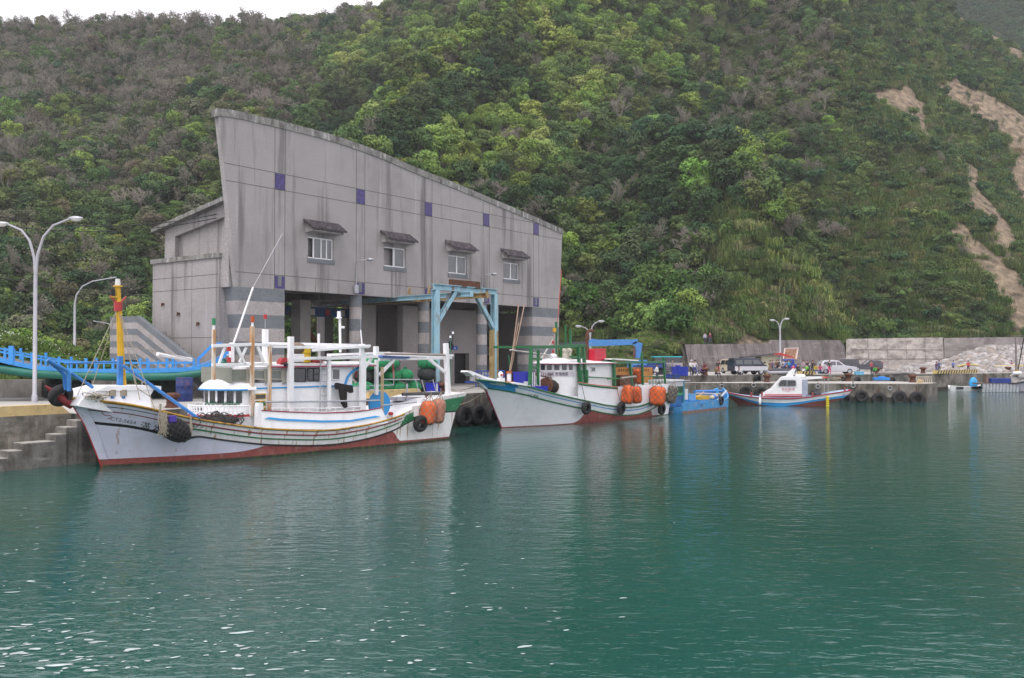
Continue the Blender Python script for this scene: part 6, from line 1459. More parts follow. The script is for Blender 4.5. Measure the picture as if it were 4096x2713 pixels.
m=MB(); m.prism([f(1803,1362),f(1816,1385),f(1807,1402),f(1793,1385),f(1797,1368)],(0,.06,0)); m.build('black_flag',[mat('black_cloth',(.02,.017,.018),.95)],o,bevel=.02)
# light blue utility truck and lattice goods behind boat 2's bow
o=thing('blue_handcart','blue barred handcart standing under the building beside the gantry leg','cart',Q.w(14,7,ZQ),Q.rot()); mb=MB()
cb=plain('cart_blue',(.02,.08,.42)); 
for x in (-1.9,1.9): mb.beam((x,0,0),(x,0,1.3),.08)
for z in (.45,.9,1.3): mb.beam((-1.9,0,z),(1.9,0,z),.07)
for i in range(9): mb.beam((-1.6+.4*i,0,.45),(-1.6+.4*i,0,1.3),.04)
mb.box(-1.9,1.9,0,1.2,.35,.45); mb.build('cart_frame',[cb],o); mb=MB(); mb.box(.2,1.8,.1,1.,.46,1.15); mb.build('cart_load',[plain('pale_load',(.45,.45,.42),var=.5,vs=8)],o)
for x in (-1.4,1.4): mb=MB(); mb.tube([(x,-.1,.2),(x,.05,.2)],.2,n=14); mb.build('wheel',[rubber],o)
# ---- tyres on the near quay wall, between the boats ----
QW=Fr((-4.4,61.8),(.59,.807))
for i,(px,py,l) in enumerate(((1857,1665,'black tyre chained to the quay wall, left of the pair between the big boats'),(1912,1660,'black tyre chained to the quay wall, right of the pair between the big boats'),(1975,1668,'black tyre on the quay wall just behind the bow of the middle boat'))):
    p=QW.L(px,py,-.22); tyre(QW.w(*p),(QW.n[0],QW.n[1],0),.72,.24,l,'big tyres chained along the quays')
    a=QW.w(p[0]-.1,-.05,1.9); ropeline([a,QW.w(p[0],-.1,p[2]+.6)],'chain of the %s tyre between the two big boats'%('left','right','hidden')[i],.035,rust,'tyre chains','chain')
ropeline(sagc(b2(1930,1530,-.15),Q.w(1.2,1.0,2.6),.3),'upper rope from the middle boat\'s bow to the rusty bollard',.028)
ropeline(sagc(b2(1945,1560,-.15),Q.w(-.6,-.02,1.6),.45),'lower slack rope from the middle boat\'s bow to the quay wall',.028)
# blue drums and blocks carrying the raft
p=G(737,1606,ZQ); drum(p,.46,1.35,mat('rusty_blue_drum',(.015,.035,.16),.5,var=.3,stain=[(RUST,.8,(3,3,3),(.52,.66))]),'oil_drum','rusty dark blue drum under the right part of the raft','drum')
for px,l in ((215,'dark green drum under the raft beside the red bow horn'),(325,'dark green drum under the raft, second from the left'),(610,'dark drum under the raft behind the blue boom'),(665,'dark drum under the raft, just left of the blue one')):
    p=G(px,1592,ZQ); drum(p,.55,1.3,mat('dark_green_drum',(.015,.03,.022),.7,var=.4),'oil_drum',l,'drum')
# ---- blue raft ----
RB=mat('raft_blue_paint',(.045,.27,.66),.4,var=.12,vs=3)
def raft():
    F=Fr((-27.0,53.0),(.968,.25)); r=thing('bamboo_style_raft','bright blue fishing raft with railings on thick green pipes, resting on drums','raft',fr=F); B=Boat(r,F)
    tpipe=mat('green_pipe',(.012,.13,.095),.45,var=.2,vs=1.5)
    yy=[0,.6,1.2,1.8,2.4,3.0,3.6]
    for i,y in enumerate(yy):
        P=[F.L(a,b,0) for a,b in ((-260,1440),(0,1478),(120,1494),(300,1504),(500,1508),(700,1506),(800,1494),(860,1476),(900,1450))]
        mb=MB(); mb.tube([(a,y,c) for a,_,c in P],.24,n=14); mb.build('float_pipe',[tpipe],r)
    for y0 in (.0,):
        s=[F.L(a,b,0) for a,b in ((-260,1405),(0,1438),(60,1452),(130,1466),(250,1480),(400,1483),(600,1481),(780,1476),(850,1452),(900,1420),(930,1395))]
        mb=MB()
        mb.loft([[(a,y0-.08,c-.16),(a,y0+.08,c-.16),(a,y0+.08,c+.1),(a,y0-.08,c+.1)] for a,_,c in s],sm=False); mb.build('side_beam',[RB],r)
    t=[F.L(a,b,-.02) for a,b in ((-150,1375),(0,1408),(100,1425),(180,1440),(300,1452),(600,1453),(760,1452))]
    for dz,nm,ys_ in ((0,'top_rail',(0,3.4)),):
        for y0 in ys_:
            mb=MB(); mb.loft([[(a,y0-.05,c-dz*1-.05),(a,y0+.05,c-dz-.05),(a,y0+.05,c-dz+.05),(a,y0-.05,c-dz+.05)] for a,_,c in t],sm=False); mb.build(nm,[RB],r)
    fx=curve([a for a,_,_ in t],[c for _,_,c in t]); bx=curve([a for a,_,_ in s],[c for _,_,c in s])
    for i,px in enumerate(range(20,790,36)):
        for y0 in ((0,3.4) if i%3==0 else (0,)):
            a=F.L(px,1450,0)[0]; w=.08 if i%3 else .14; mb=MB(); mb.box(a-w/2,a+w/2,y0-.07,y0+.07,bx(a)-.1,fx(a)+(.28 if i%3==0 else .15)); mb.build('rail_post',[RB],r)
    # stern upsweep: curved slatted board at the right
    st=[F.L(a,b,0) for a,b in ((745,1476),(800,1462),(850,1440),(900,1412),(935,1392))]
    mb=MB()
    for (a,_,c),(d,_,e) in zip(st[:-1],st[1:]):
        for k in range(4):
            u=k/4; v=(k+.8)/4; mb.add([(a+(d-a)*u,.1,c+(e-c)*u),(a+(d-a)*v,.1,c+(e-c)*v),(a+(d-a)*v,4.1,c+(e-c)*v+.15),(a+(d-a)*u,4.1,c+(e-c)*u+.15)],[(0,1,2,3)])
    mb.build('slatted_stern',[RB],r)
    mb=MB(); q0=F.L(790,1440,3.4); q1=F.L(850,1380,3.4); q2=F.L(890,1378,3.4); mb.loft([[(p[0],p[1]-.05,p[2]-.12),(p[0],p[1]+.05,p[2]-.12),(p[0],p[1]+.05,p[2]+.12),(p[0],p[1]-.05,p[2]+.12)] for p in (q0,q1,q2)],sm=False); mb.build('stern_rail',[RB],r)
    mb=MB(); a0=F.L(-200,1450,0)[0]; mb.add([(x,y,bx(x)+.0) for x in np.linspace(a0,st[0][0],24) for y in (.1,4.1)],[(2*i,2*i+2,2*i+3,2*i+1) for i in range(23)]); mb.build('raft_deck',[mat('grey_boards',(.16,.14,.13),.9,var=.3)],r)
    q=F.L(45,1395,0); mb=MB(); mb.box(q[0]-.12,q[0]+.12,-.12,.12,q[2]-.9,q[2]+.15); mb.box(q[0]-.25,q[0]+.2,-.06,.06,q[2]-.12,q[2]-.0); mb.build('bow_post',[RB],r)
raft()
# ---------------- blue work boat behind the middle boat ----------------
def boat4():
    F=Fr((13.2,78.7),(.6,.8)); r=thing('work_boat','small sky blue work boat with a grey and green cabin, between the two white boats','boat',fr=F); B=Boat(r,F)
    wb=mat('worn_light_blue',(.06,.30,.62),.55,var=.2,vs=3,stain=[((.4,.36,.3),.7,(2.5,2.5,4),(.55,.66)),(RUST,.5,(3,3,1),(.6,.72))])
    n=30; mb=MB(); rings=[]
    for i in range(n+1):
        x=-1.0+11.2*i/n; t=i/n; zt=.85+.9*max(0,(t-.72)/.28)**1.8; hb=1.75 if t<.75 else 1.75*(1-((t-.75)/.25)**2*.8); zb=-.5+.9*max(0,(t-.8)/.2)**1.6
        rings.append([(x,-hb,zt),(x,-hb*.97,.1+max(0,zb)),(x,-hb*.8,zb),(x,hb*.8,zb),(x,hb*.97,.1+max(0,zb)),(x,hb,zt),(x,hb-.15,zt),(x,hb-.15,min(.45,zt-.1)+max(0,zb)),(x,-hb+.15,min(.45,zt-.1)+max(0,zb)),(x,-hb+.15,zt)])
    mb.loft(rings,sm=False); mb.build('hull',[wb],r)
    mb=MB(); mb.loft([[(q[0][0],q[1][1]-.02,z) for z in (.0,.18)] for q in rings[:24]],closed=False); mb.build('waterline_band',[plain('rusty_band',(.22,.13,.10),var=.4,vs=6)],r)
    for k,(p,w,h_,z,m) in enumerate((((2707,1),1.3,1.1,2.05,mat('grey_canvas',(.42,.41,.42),.8,var=.1)),)):
        pass
    q=F.L(2675,1600,-.9); q2=F.L(2734,1600,-.9); zt=F.L(2700,1520,-.9)[2]; zm=F.L(2700,1548,-.9)[2]; zm2=F.L(2700,1580,-.9)[2]
    mb=MB(); mb.box(q[0],q2[0],-.9,.9,.5,zm2); mb.build('cabin_base',[plain('cabin_blue',(.02,.13,.33),var=.3)],r)
    mb=MB(); mb.box(q[0]+.05,q2[0]-.05,-.86,.86,zm2,zm); mb.box(q[0]-.05,q2[0]+.05,-.95,.95,zm2-.05,zm2+.12,1); mb.build('cabin_window_band',[plain('dull_green',(.03,.11,.06),var=.3),plain('light_green',(.04,.28,.12))],r)
    mb=MB(); mb.box(q[0]-.05,q2[0]+.05,-.98,.98,zm,zt); mb.build('cabin_roof',[plain('pale_grey_roof',(.50,.49,.52),var=.15)],r,bevel=.05)
    B.post(2735,1522,1625,-1.0,.1,plain('teal_paint',(.03,.25,.33))); B.pipe([(2676,1527),(2760,1522)],-1.0,.04,poleG)
    B.slab([(2757,1575),(2783,1575),(2783,1603),(2757,1603)],-.9,1.2,plain('pale_blue_box',(.12,.35,.65),var=.2),'deck_box',.03)
    B.slab([(2793,1587),(2838,1582),(2838,1598),(2793,1600)],-.8,.9,plain('yellow_fish_tray',(.55,.33,.02)),'yellow_tray',.04); B.slab([(2740,1558),(2752,1556),(2752,1600),(2740,1600)],-1.0,.25,plain('white_jerrycan',(.6,.6,.62)),'jerrycan',.03)
    B.pipe([(2780,1567),(2897,1564)],.6,.14,blueP,'long_pipe',y1=.4); B.pipe([(2785,1575),(2880,1577)],.2,.1,poleG,'long_pipe'); B.pipe([(2862,1612),(2905,1565)],-1.1,.1,plain('pale_pole',(.45,.5,.6)),'pole'); B.pipe([(2783,1592),(2815,1569)],-.2,.06,plain('wood_pole',(.4,.3,.22)),'pole')
    for i,px in enumerate((2848,2856,2865)): q=F.L(px,1590-3*i,-.5); mb=MB(); mb.ball(q,(.25,.22,.2),10,6); mb.build('gear',[plain('gear_%s'%('cream','blue','grey')[i],((.6,.5,.3),(.1,.2,.5),(.4,.4,.4))[i])],r)
    q=F.L(2801,1610,-1.76); vs,fs=text_pts('安全',.3); mb=MB(); mb.add([(q[0]+x,-1.765,.42+y*.9) for x,y,z in vs],fs); mb.build('lettering',[plain('navy_letters',(.01,.03,.15))],r)
    p=F.w(*F.L(2884,1603,-1.75)); tyre(p,(F.n[0],F.n[1],.1),.4,.14,'small tyre at the raised bow of the blue work boat','tyres hanging as fenders on the boats')
boat4()
# ---------------- white, red and blue launch by the pier ----------------
def boat3():
    F=Fr((21.2,90.3),(.985,-.172)); r=thing('motor_launch','small white launch with red rail, blue stripe and rounded cabin, beside the pier','boat',fr=F); B=Boat(r,F)
    lx=lambda px,py=1570:F.L(px,py,-1.1)[0]
    xs=curve([-1,0,.5,1.0,1.5],[1.2,.5,.0,-.55,-1.0]); x1=lx(3411); 
    S=[F.L(a,b,-1.15) for a,b in ((2910,1567),(2945,1575),(2980,1582),(3030,1588),(3075,1591),(3170,1593),(3246,1588),(3322,1575),(3411,1560))]
    zf=curve([p[0] for p in S],[p[2] for p in S])
    h=Hull(xs,curve([-1,0,.4,.8,1.2,1.6],[x1-3.4,x1-2.6,x1-1.9,x1-.8,x1-.3,x1]),zf,curve([S[0][0],S[0][0]+.8,S[0][0]+2,S[0][0]+4,x1-1,x1],[.05,.55,1.0,1.3,1.25,1.05]),curve([.5,1.5,3,5,9],[.03,.5,.95,1.1,1.0]),(S[0][0],x1),1.3)
    zs=h.zs; rows=[zs,lambda u:zs(u)-.12,lambda u:zs(u)-.12-.34*min(1,.25+u*3),lambda u:zs(u)-.12-.34*min(1,.25+u*3)-.28*min(1,.3+u*2.5),lambda u:.06,lambda u:-.2,lambda u:-.5]
    ra=mat('dull_hull_red',(.15,.045,.04),.6,var=.25,vs=4)
    h.mesh(rows,lambda k,u:(1,0,2,3,3,3)[k],[whiteC,plain('rail_red',(.33,.03,.05),.4),blueS,ra,plain('light_deck_blue',(.35,.5,.65))],r,N=60,deck=lambda u:zs(u)-.14,dmat=plain('light_deck_blue',(0,0,0)))
    h.strake(lambda u:zs(u)-.05,.06,plain('rail_red',(0,0,0)),r)
    # cabin
    W=.95; P=[F.L(a,b,-W) for a,b in ((3045,1583),(3078,1562),(3090,1556),(3128,1513),(3135,1508),(3150,1506),(3222,1507),(3222,1585),(3045,1590))]
    mb=MB(); mb.prism(P,(0,2*W,0)); mb.build('cabin',[whiteC],r,bevel=.05)
    q=[F.L(a,b,-W) for a,b in ((3215,1509),(3297,1508),(3297,1514),(3222,1519))]; mb=MB(); mb.prism(q,(0,2*W,0)); mb.build('canopy',[whiteC],r,bevel=.02)
    q=[F.L(a,b,-W-.05) for a,b in ((3290,1508),(3315,1509),(3315,1513),(3290,1513))]; mb=MB(); mb.prism(q,(0,2*W+.1,0)); mb.build('canopy_edge',[plain('orange_red',(.55,.09,.04))],r)
    q=[F.L(a,b,-W-.03) for a,b in ((3208,1519),(3231,1519),(3231,1580),(3208,1583))]; d=MB(); d.prism(q,(0,.04,0)); dr=d.build('doorway',[plain('shaded_blue_grey',(.33,.36,.45))],r)
    B.win([(3113,1537),(3122,1522),(3132,1520),(3180,1521),(3184,1526),(3184,1542),(3180,1546),(3116,1546)],-W-.01,fm=steel,fw=.07); B.bar((3148,1521),(3148,1545),-W-.03,.05,steel)
    for y0,y1,c in ((1577,1580,plain('orange_red',(0,0,0))),(1582.5,1588,plain('rail_red',(0,0,0)))):
        q=[F.L(a,b,-W-.02) for a,b in ((3055 if y0<1580 else 3045,y1),(3062,y0),(3208,y0),(3208,y1))]; mb=MB(); mb.prism(q,(0,.015,0)); mb.build('red_band',[c],r)
    rl=plain('letter_red',(.42,.03,.07))
    for t,px,py,s_ in (('新永順5號',3127,1561,.27),('CT5-6825',3133,1567.5,.16)):
        q=F.L(px,py,-W-.06); vs,fs=text_pts(t,s_); mb=MB(); mb.add([(q[0]+x*.98,-W-.055,q[2]+y) for x,y,z in vs],fs); mb.build('lettering',[rl],r)
    hull_text(h,'新永順5',.2,F.L(3370,1580,-1.1)[0],lambda x:zf(x)-.4,rl,r,.95)
    # arch fin, dome, posts
    q=[F.L(a,b,-.8) for a,b in ((3150,1508),(3163,1490),(3182,1473),(3182,1480),(3170,1509))]; 
    for y in (-.8,.7): mb=MB(); mb.prism([(p[0],y,p[2]) for p in q],(0,.12,0)); mb.build('roof_fin',[whiteC],r,bevel=.02)
    q=F.L(3201,1503,0); mb=MB(); mb.ball((q[0],0,q[2]),(.5,.4,.17),14,6); mb.build('roof_hatch',[whiteC],r)
    for px in (3297,3312): B.pipe([(px,1512),(px,1575)],-.95,.03,steel,'canopy_post')
    for px,py in ((3005,1580),(3048,1578),(3250,1580),(3379,1562)): q=F.L(px,py,-.9); mb=MB(); mb.tube([(q[0],q[1],q[2]-.2),(q[0],q[1],q[2]+.25)],.09,n=8); mb.build('mooring_bitt',[plain('bitt_red',(.3,.06,.06))],r)
    B.pipe([(3055,1573),(3090,1556)],-.5,.03,steel)
    q=F.L(3262,1575,0); mb=MB(); mb.ball((q[0],q[1],q[2]),(.5,.5,.35),12,8,jit=.15); mb.build('deck_gear',[plain('dark_gear',(.05,.05,.06))],r)
    o=thing('fender','white cylindrical fender on the side of the small launch','fender',F.w(*F.L(3040,1605,-1.35))); mb=MB(); mb.ball((0,0,0),(.14,.14,.38),10,8); mb.build('fender_body',[whiteC],o)
    for i in range(5):
        o=thing('yellow_buoy','yellow buoy, %s of the string of five hanging from the launch'%('top','second','middle','fourth','bottom')[i],'buoy',F.w(*F.L(3310,1590+8.6*i,-1.4)),group='string of yellow buoys'); mb=MB(); mb.ball((0,0,0),(.17,.17,.13),12,8); mb.build('buoy_body',[plain('buoy_yellow',(.62,.47,.02),.4)],o)
    ropeline([F.w(*F.L(3311,1575,-1.2)),F.w(*F.L(3310,1628,-1.42))],'cord carrying the string of yellow buoys',.02,grp=None)
boat3()
# ---------------- boats at the right edge ----------------
def rightboats():
    F=Fr(tuple(G(3815,1563,0))[:2],(1,-.06)); r=thing('rowing_skiff','small low white skiff with dark patches at the foot of the far quay','boat',fr=F); B=Boat(r,F)
    L=F.L(3925,1566,0)[0]; mb=MB(); rings=[]
    for i in range(21):
        t=i/20; x=-.6+(L+.9)*t; hb=.75*(1-abs(2*t-.9)**4*.55); zt=.75-.18*math.sin(t*3.1)+ .3*max(0,t-.8)*3
        rings.append([(x,-hb,zt),(x,-hb*.8,0),(x,0,-.2),(x,hb*.8,0),(x,hb,zt),(x,hb-.08,zt),(x,0,.15),(x,-hb+.08,zt)])
    mb.loft(rings,sm=False); mb.build('hull',[white],r)
    mb=MB(); mb.box(.05,.95,-.8,-.7,.25,.5); mb.build('dark_patch',[black],r); mb=MB(); mb.box(L-1.6,L-.1,-.82,-.7,.3,.55); mb.build('dark_patch',[black],r)
    o=thing('tarpaulin_bag','bright sky blue tarpaulin bundle standing in the small white skiff','bag',F.w(2.6,.1,.35)); mb=MB(); mb.ball((0,0,.65),(.55,.45,.8),14,10,jit=.07); mb.build('bundle',[plain('tarp_blue',(.03,.33,.68),.4,bump=.05,bs=4)],o)
    # raft of grey pipes
    F2=Fr(tuple(G(3975,1568,0))[:2],(1,.0)); r=thing('pipe_raft','raft of grey pipes with upturned end and a dark blue tank on deck','raft',fr=F2)
    for i in range(11):
        x=-1.6+.43*i; mb=MB(); mb.tube([(x+.9,1.5,.9),(x+.5,.3,.85),(x+.3,-.2,.75),(x,-.7,.3),(x-.25,-1.0,-.1)],.21,n=8,mi=0); mb.tube([(x+.9,1.5,.9),(x+.88,1.3,.9)],.23,n=8,mi=1); mb.build('float_pipe',[plain('grey_pvc',(.20,.22,.24),var=.2),plain('pink_end',(.5,.3,.27))],r)
    mb=MB(); mb.box(-1.2,3.6,.2,3.2,.95,1.1); mb.build('raft_deck',[plain('grey_boards',(0,0,0))],r); mb=MB(); mb.box(-.2,2.4,.3,1.4,1.1,1.75); mb.build('blue_tank',[plain('tank_blue',(.015,.04,.22),var=.3)],r,bevel=.05)
    mb=MB(); mb.box(-.9,-.5,.3,.7,1.1,2.2); mb.build('engine_post',[plain('engine_brown',(.2,.13,.1),var=.4)],r)
    mb=MB(); mb.box(2.5,3.5,.4,1.3,1.1,1.9); mb.ball((3.0,.9,2.0),(.5,.4,.3),10,6,jit=.2); mb.build('deck_gear',[plain('pale_gear',(.4,.38,.36),var=.5,vs=6)],r)
    mb=MB(); a=F2.L(4067,1520,.8); b=F2.L(4062,1345,.8); mb.tube([a,((a[0]+b[0])/2,.8,(a[2]+b[2])/2),b],[.2,.15,.1],n=8); ms=mb.build('mast',[plain('grey_mast',(.22,.19,.18),var=.3)],r); mb=MB(); mb.tube([a,(a[0],a[1],a[2]+1.3)],.22,n=8); mb.build('yellow_mast_foot',[plain('mast_yellow',(.5,.26,.03))],ms)
    for p0,p1 in (((4067,1505),(4096,1352)),((3925,1500),(4062,1352)),((4040,1345),(4096,1342)),((4075,1345),(4100,1500))): mb=MB(); mb.tube([F2.L(*p0,.7),F2.L(*p1,.7)],.07 if p0[0]==4067 else .03,n=6); mb.build('boom' if p0[0]==4067 else 'stay',[black if p0[0]==4067 else plain('grey_mast',(0,0,0))],r)
    # big white hull leaving the frame
    F3=Fr(tuple(G(4028,1567,0))[:2],(1,-.12)); r=thing('fishing_boat','white boat with black rail cut off by the right edge of the picture','boat',fr=F3)
    mb=MB(); rings=[]
    for i in range(25):
        t=i/24; x=-.9*(1-t)+9*t; hb=1.9*min(1,(t*2.2+.02))**.7; zt=.95+1.1*min(1,t*1.6)**1.3
        rings.append([(x,-hb,zt),(x+(1-t)*.4,-hb*.97,zt-.18),(x+(1-t)*1.0,-hb*.75,.0),(x+(1-t)*1.1,0,-.3),(x+(1-t)*1.0,hb*.75,0),(x,hb,zt),(x,hb-.1,zt-.02),(x,-hb+.1,zt-.02)])
    mb.loft(rings,sm=False); mb.build('hull',[plain('lilac_white',(.55,.53,.60),.4)],r)
    mb=MB(); mb.tube([(q[0][0],q[0][1]-.02,q[0][2]) for q in rings],.09,n=6); mb.build('black_rail',[black],r); mb=MB(); mb.tube([(q[2][0],q[2][1]-.02,.02) for q in rings],.06,n=6); mb.build('boot_top',[black],r)
    mb=MB(); mb.box(1.2,2.6,-.6,.8,1.8,2.5); mb.build('winch',[plain('pale_gear',(0,0,0))],r,bevel=.1); mb=MB(); mb.tube([(.6,-.4,2.4),(1.6,-.4,2.45)],.22,n=10); mb.build('white_roller',[whiteC],r)
rightboats()
# ---------------- quay furniture ----------------
for i,(px,py,z,l) in enumerate(((3068,1529,ZP,'rusty bollard on the pier left of the small launch'),(3360,1520,ZP,'low rusty bollard on the pier with a rope coil beside it'),(3394,1524,ZP,'rusty bollard on the pier above the launch\'s stern'),(3650,1530,ZP,'rusty bollard near the outer end of the pier'),(3508,1496,ZF,'rusty bollard on the upper quay beside the person in green'),(3692,1494,ZF,'dark bollard on the upper quay left of the striped kerb'),(4032,1490,ZF,'bollard on the upper quay near the right edge'),(2820,1502,ZF,'low bollard on the upper quay by the person in purple'))):
    p=fq(px,py,z)
    o=thing('mooring_bollard',l,'bollard',p,group='rusty mooring bollards along the quays'); src=[k for k in bpy.data.objects if k.name.startswith('bollard_post')][0]
    c=src.copy(); COL.objects.link(c); c.parent=o; c.scale=(1.1,1.1,1.15 if i!=1 else .6)
PT=[(3447,1586,.63,'largest clear tyre on the pier wall, nearest the launch\'s stern'),(3516,1598,.70,'second tyre from the left on the open pier wall, half in the water'),(3598,1592,.72,'third tyre from the left on the open pier wall'),(3669,1596,.74,'outermost tyre at the pier\'s right corner'),(3384,1598,.62,'tyre half hidden behind the stern of the launch'),(2984,1568,.62,'tyre behind the bow of the launch'),(3042,1570,.6,'tyre behind the foredeck of the launch')]
for px,py,R_,l in PT:
    p=PR.L(px,py,-.25); tyre(PR.w(*p),(PR.n[0],PR.n[1],0),R_*1.02,.24,l,'big tyres chained along the quays')
    if px>3300: ropeline([PR.w(p[0],-.05,1.55),PR.w(p[0],-.12,p[2]+.5)],'chain holding the '+l.split(',')[0][:60],.05,rust,'tyre chains','chain')
for px,l in ((3380,'small tyre low on the upper quay wall, left of the three'),(3431,'small tyre low on the upper quay wall, middle of three'),(3570,'small tyre low on the upper quay wall, behind the blue tray'),(3030,'tyre standing on the pier against the upper quay wall')):
    p=FQ.L(px,1524 if px>3100 else 1515,-.2); tyre(FQ.w(*p),(FQ.n[0],FQ.n[1],0),.5,.2,l,'big tyres chained along the quays')
for px,py,l in ((2887,1546,'iron ring on the pier wall, leftmost'),(3015,1541,'iron ring on the pier wall left of the launch cabin'),(3272,1547,'iron ring on the pier wall seen through the launch\'s canopy'),(3412,1543,'iron ring on the pier wall above the launch\'s stern'),(3560,1553,'iron ring on the pier wall between the second and third tyres')):
    p=PR.L(px,py,-.08); o=thing('mooring_ring',l,'ring',PR.w(*p),group='iron mooring rings on the pier'); mb=MB(); mb.torus((0,0,0),(PR.n[0],PR.n[1],0),.2,.045,16,6); mb.build('ring',[steel],o); mb=MB(); mb.tube([(0,0,.2),(0,0,.42)],.05,n=6); mb.build('shackle',[rust],o)
o=thing('blue_tray','bright blue flat fish tray lying on the pier','tray',fq(3525,1521,ZP),-.15); mb=MB(); mb.box(-.85,.85,-.5,.5,0,.28); mb.box(-.3,.4,-.4,.5,.28,.42); mb.build('tray',[plain('tray_blue',(.03,.25,.7))],o,bevel=.03)
o=thing('ladder_grating','cream slatted grating leaning at the outer end of the pier','grating',fq(3700,1536,ZP),-.1); mb=MB()
for i in range(8): mb.beam((-.75+.2*i,0,.05),(-.65+.2*i,.5,.72),.05)
mb.beam((-.8,0,.05),(.7,0,.05),.06); mb.beam((-.68,.5,.72),(.8,.5,.72),.06); mb.build('slats',[plain('cream_slats',(.5,.42,.33))],o)
o=thing('concrete_wedge','concrete wedge with yellow and black face at the outer end of the pier','wedge',fq(3682,1535,ZP),-.1); mb=MB(); mb.prism([(-.3,0,0),(.25,0,0),(.25,0,.35),(-.1,0,.5)],(0,.4,0)); mb.build('wedge',[yk],o)
o=thing('cool_box','pale blue cool box on the upper quay in front of the silver car','cool box',fq(3436,1500),-.1); mb=MB(); mb.box(-.5,.5,-.3,.3,0,.42); b_=mb.build('box_body',[plain('pale_blue_box2',(.15,.42,.62),.4)],o,bevel=.02); mb=MB(); mb.box(-.52,.52,-.32,.32,.36,.44); mb.build('lid',[plain('paler_blue',(.25,.5,.66),.4)],b_)
# striped kerbs
def stripes(p,q,h,w,label):
    d=q-p; L=d.length; o=thing('striped_kerb',label,'kerb',p,math.atan2(d.y,d.x),'yellow and black striped kerbs'); mb=MB(); mb.box(0,L,0,w,0,h); mb.build('kerb_block',[plain('hazard_yellow',(.56,.42,.15),.7,var=.2)],o)
    n=int(L/.72); mb=MB()
    for i in range(n): x=.1+i*.72; mb.prism([(x,-.012,.0),(x+.3,-.012,.0),(min(L,x+.3+h*.7),-.012,h),(x+h*.7,-.012,h)],(0,.02,0)); mb.prism([(min(L,x+.3+h*.7),-.0,h+.008),(x+h*.7,0,h+.008),(x+h*.7+.2,w,h+.008),(min(L,x+.5+h*.7),w,h+.008)],(0,0,-.01))
    mb.build('black_stripes',[black],o)
stripes(fq(3206,1500),fq(3262,1499),.42,.5,'striped kerb under the two seated people in yellow and pink'); stripes(fq(3748,1496),fq(3912,1493.5),.45,.6,'long striped kerb on the far quay below the rock pile'); stripes(fq(3066,1499.5),fq(3146,1499.5),.22,.5,'low striped kerb half hidden behind the launch\'s roof')
# quay parapet blocks to the right
# board and shed
def wallpt(px,py):
    a=V((38.9,136.4)); d=(V((54,150))-a).normalized(); n=V((-d.y,d.x)); r=ray(px,py); t=(a.dot(n))/(r[0]*n[0]+r[1]*n[1]); 
    for _ in range(3): z=CH+r[2]*t; t=(a.dot(n)+.9*(z-ZF)/4-.12)/(r[0]*n[0]+r[1]*n[1])
    return V((r[0]*t,r[1]*t,CH+r[2]*t))
o=thing('notice_board','tall beige notice board with faint lines of writing on the retaining wall','board',V((0,0,0))); 
d1=V((50.4-37,140-128,0)).normalized(); P0,P1,P2,P3=[wallpt(a,b) for a,b in ((3133,1438),(3185,1438),(3192,1392),(3139,1394))]; mb=MB(); mb.prism([P0,P1,P2,P3],(-.1,.12,0)); b_=mb.build('board_panel',[plain('beige_board',(.55,.36,.25),.8,var=.15)],o)
mb=MB()
for i in range(9):
    t=.1+.09*i; a=P0.lerp(P3,t); b=P1.lerp(P2,t); a2=a.lerp(b,.08); b2_=a.lerp(b,.92)
    n_=14
    for k in range(n_): 
        if random.random()<.85: mb.beam(a2.lerp(b2_,k/n_)+V((0,-.06,0)),a2.lerp(b2_,(k+.6)/n_)+V((0,-.06,0)),.02,.14)
mb.build('written_lines',[plain('line_brown',(.38,.20,.13))],b_); mb=MB()
for a,b in ((P0,P3),(P3,P2),(P2,P1)): mb.beam(a+V((0,-.05,0)),b+V((0,-.05,0)),.14)
mb.build('board_frame',[plain('pale_pink_frame',(.62,.5,.48))],b_)
o=thing('shed','small shed with a dark corrugated roof and red trim behind the van','shed',D(3080,1484,128)); o.location.z=fqz(o.location.x); mb=MB(); mb.box(-1.2,1.2,0,3,0,2.3); mb.build('wall',[plain('cream_wall',(.42,.40,.30),var=.2)],o); mb=MB(); mb.prism([(-3.6,-.5,1.95),(-3.6,-.5,2.05),(1.3,-.5,2.6),(1.3,-.5,2.48)],(0,3.5,0)); mb.prism([(1.3,-.55,2.3),(3.0,-.55,1.95),(3.0,-.55,2.1),(1.3,-.55,2.65),(.4,-.55,2.5),(.4,-.55,2.4)],(0,.2,0),mi=1); mb.build('roof',[plain('dark_corrugated',(.06,.06,.07),var=.5,vs=8),redP],o)
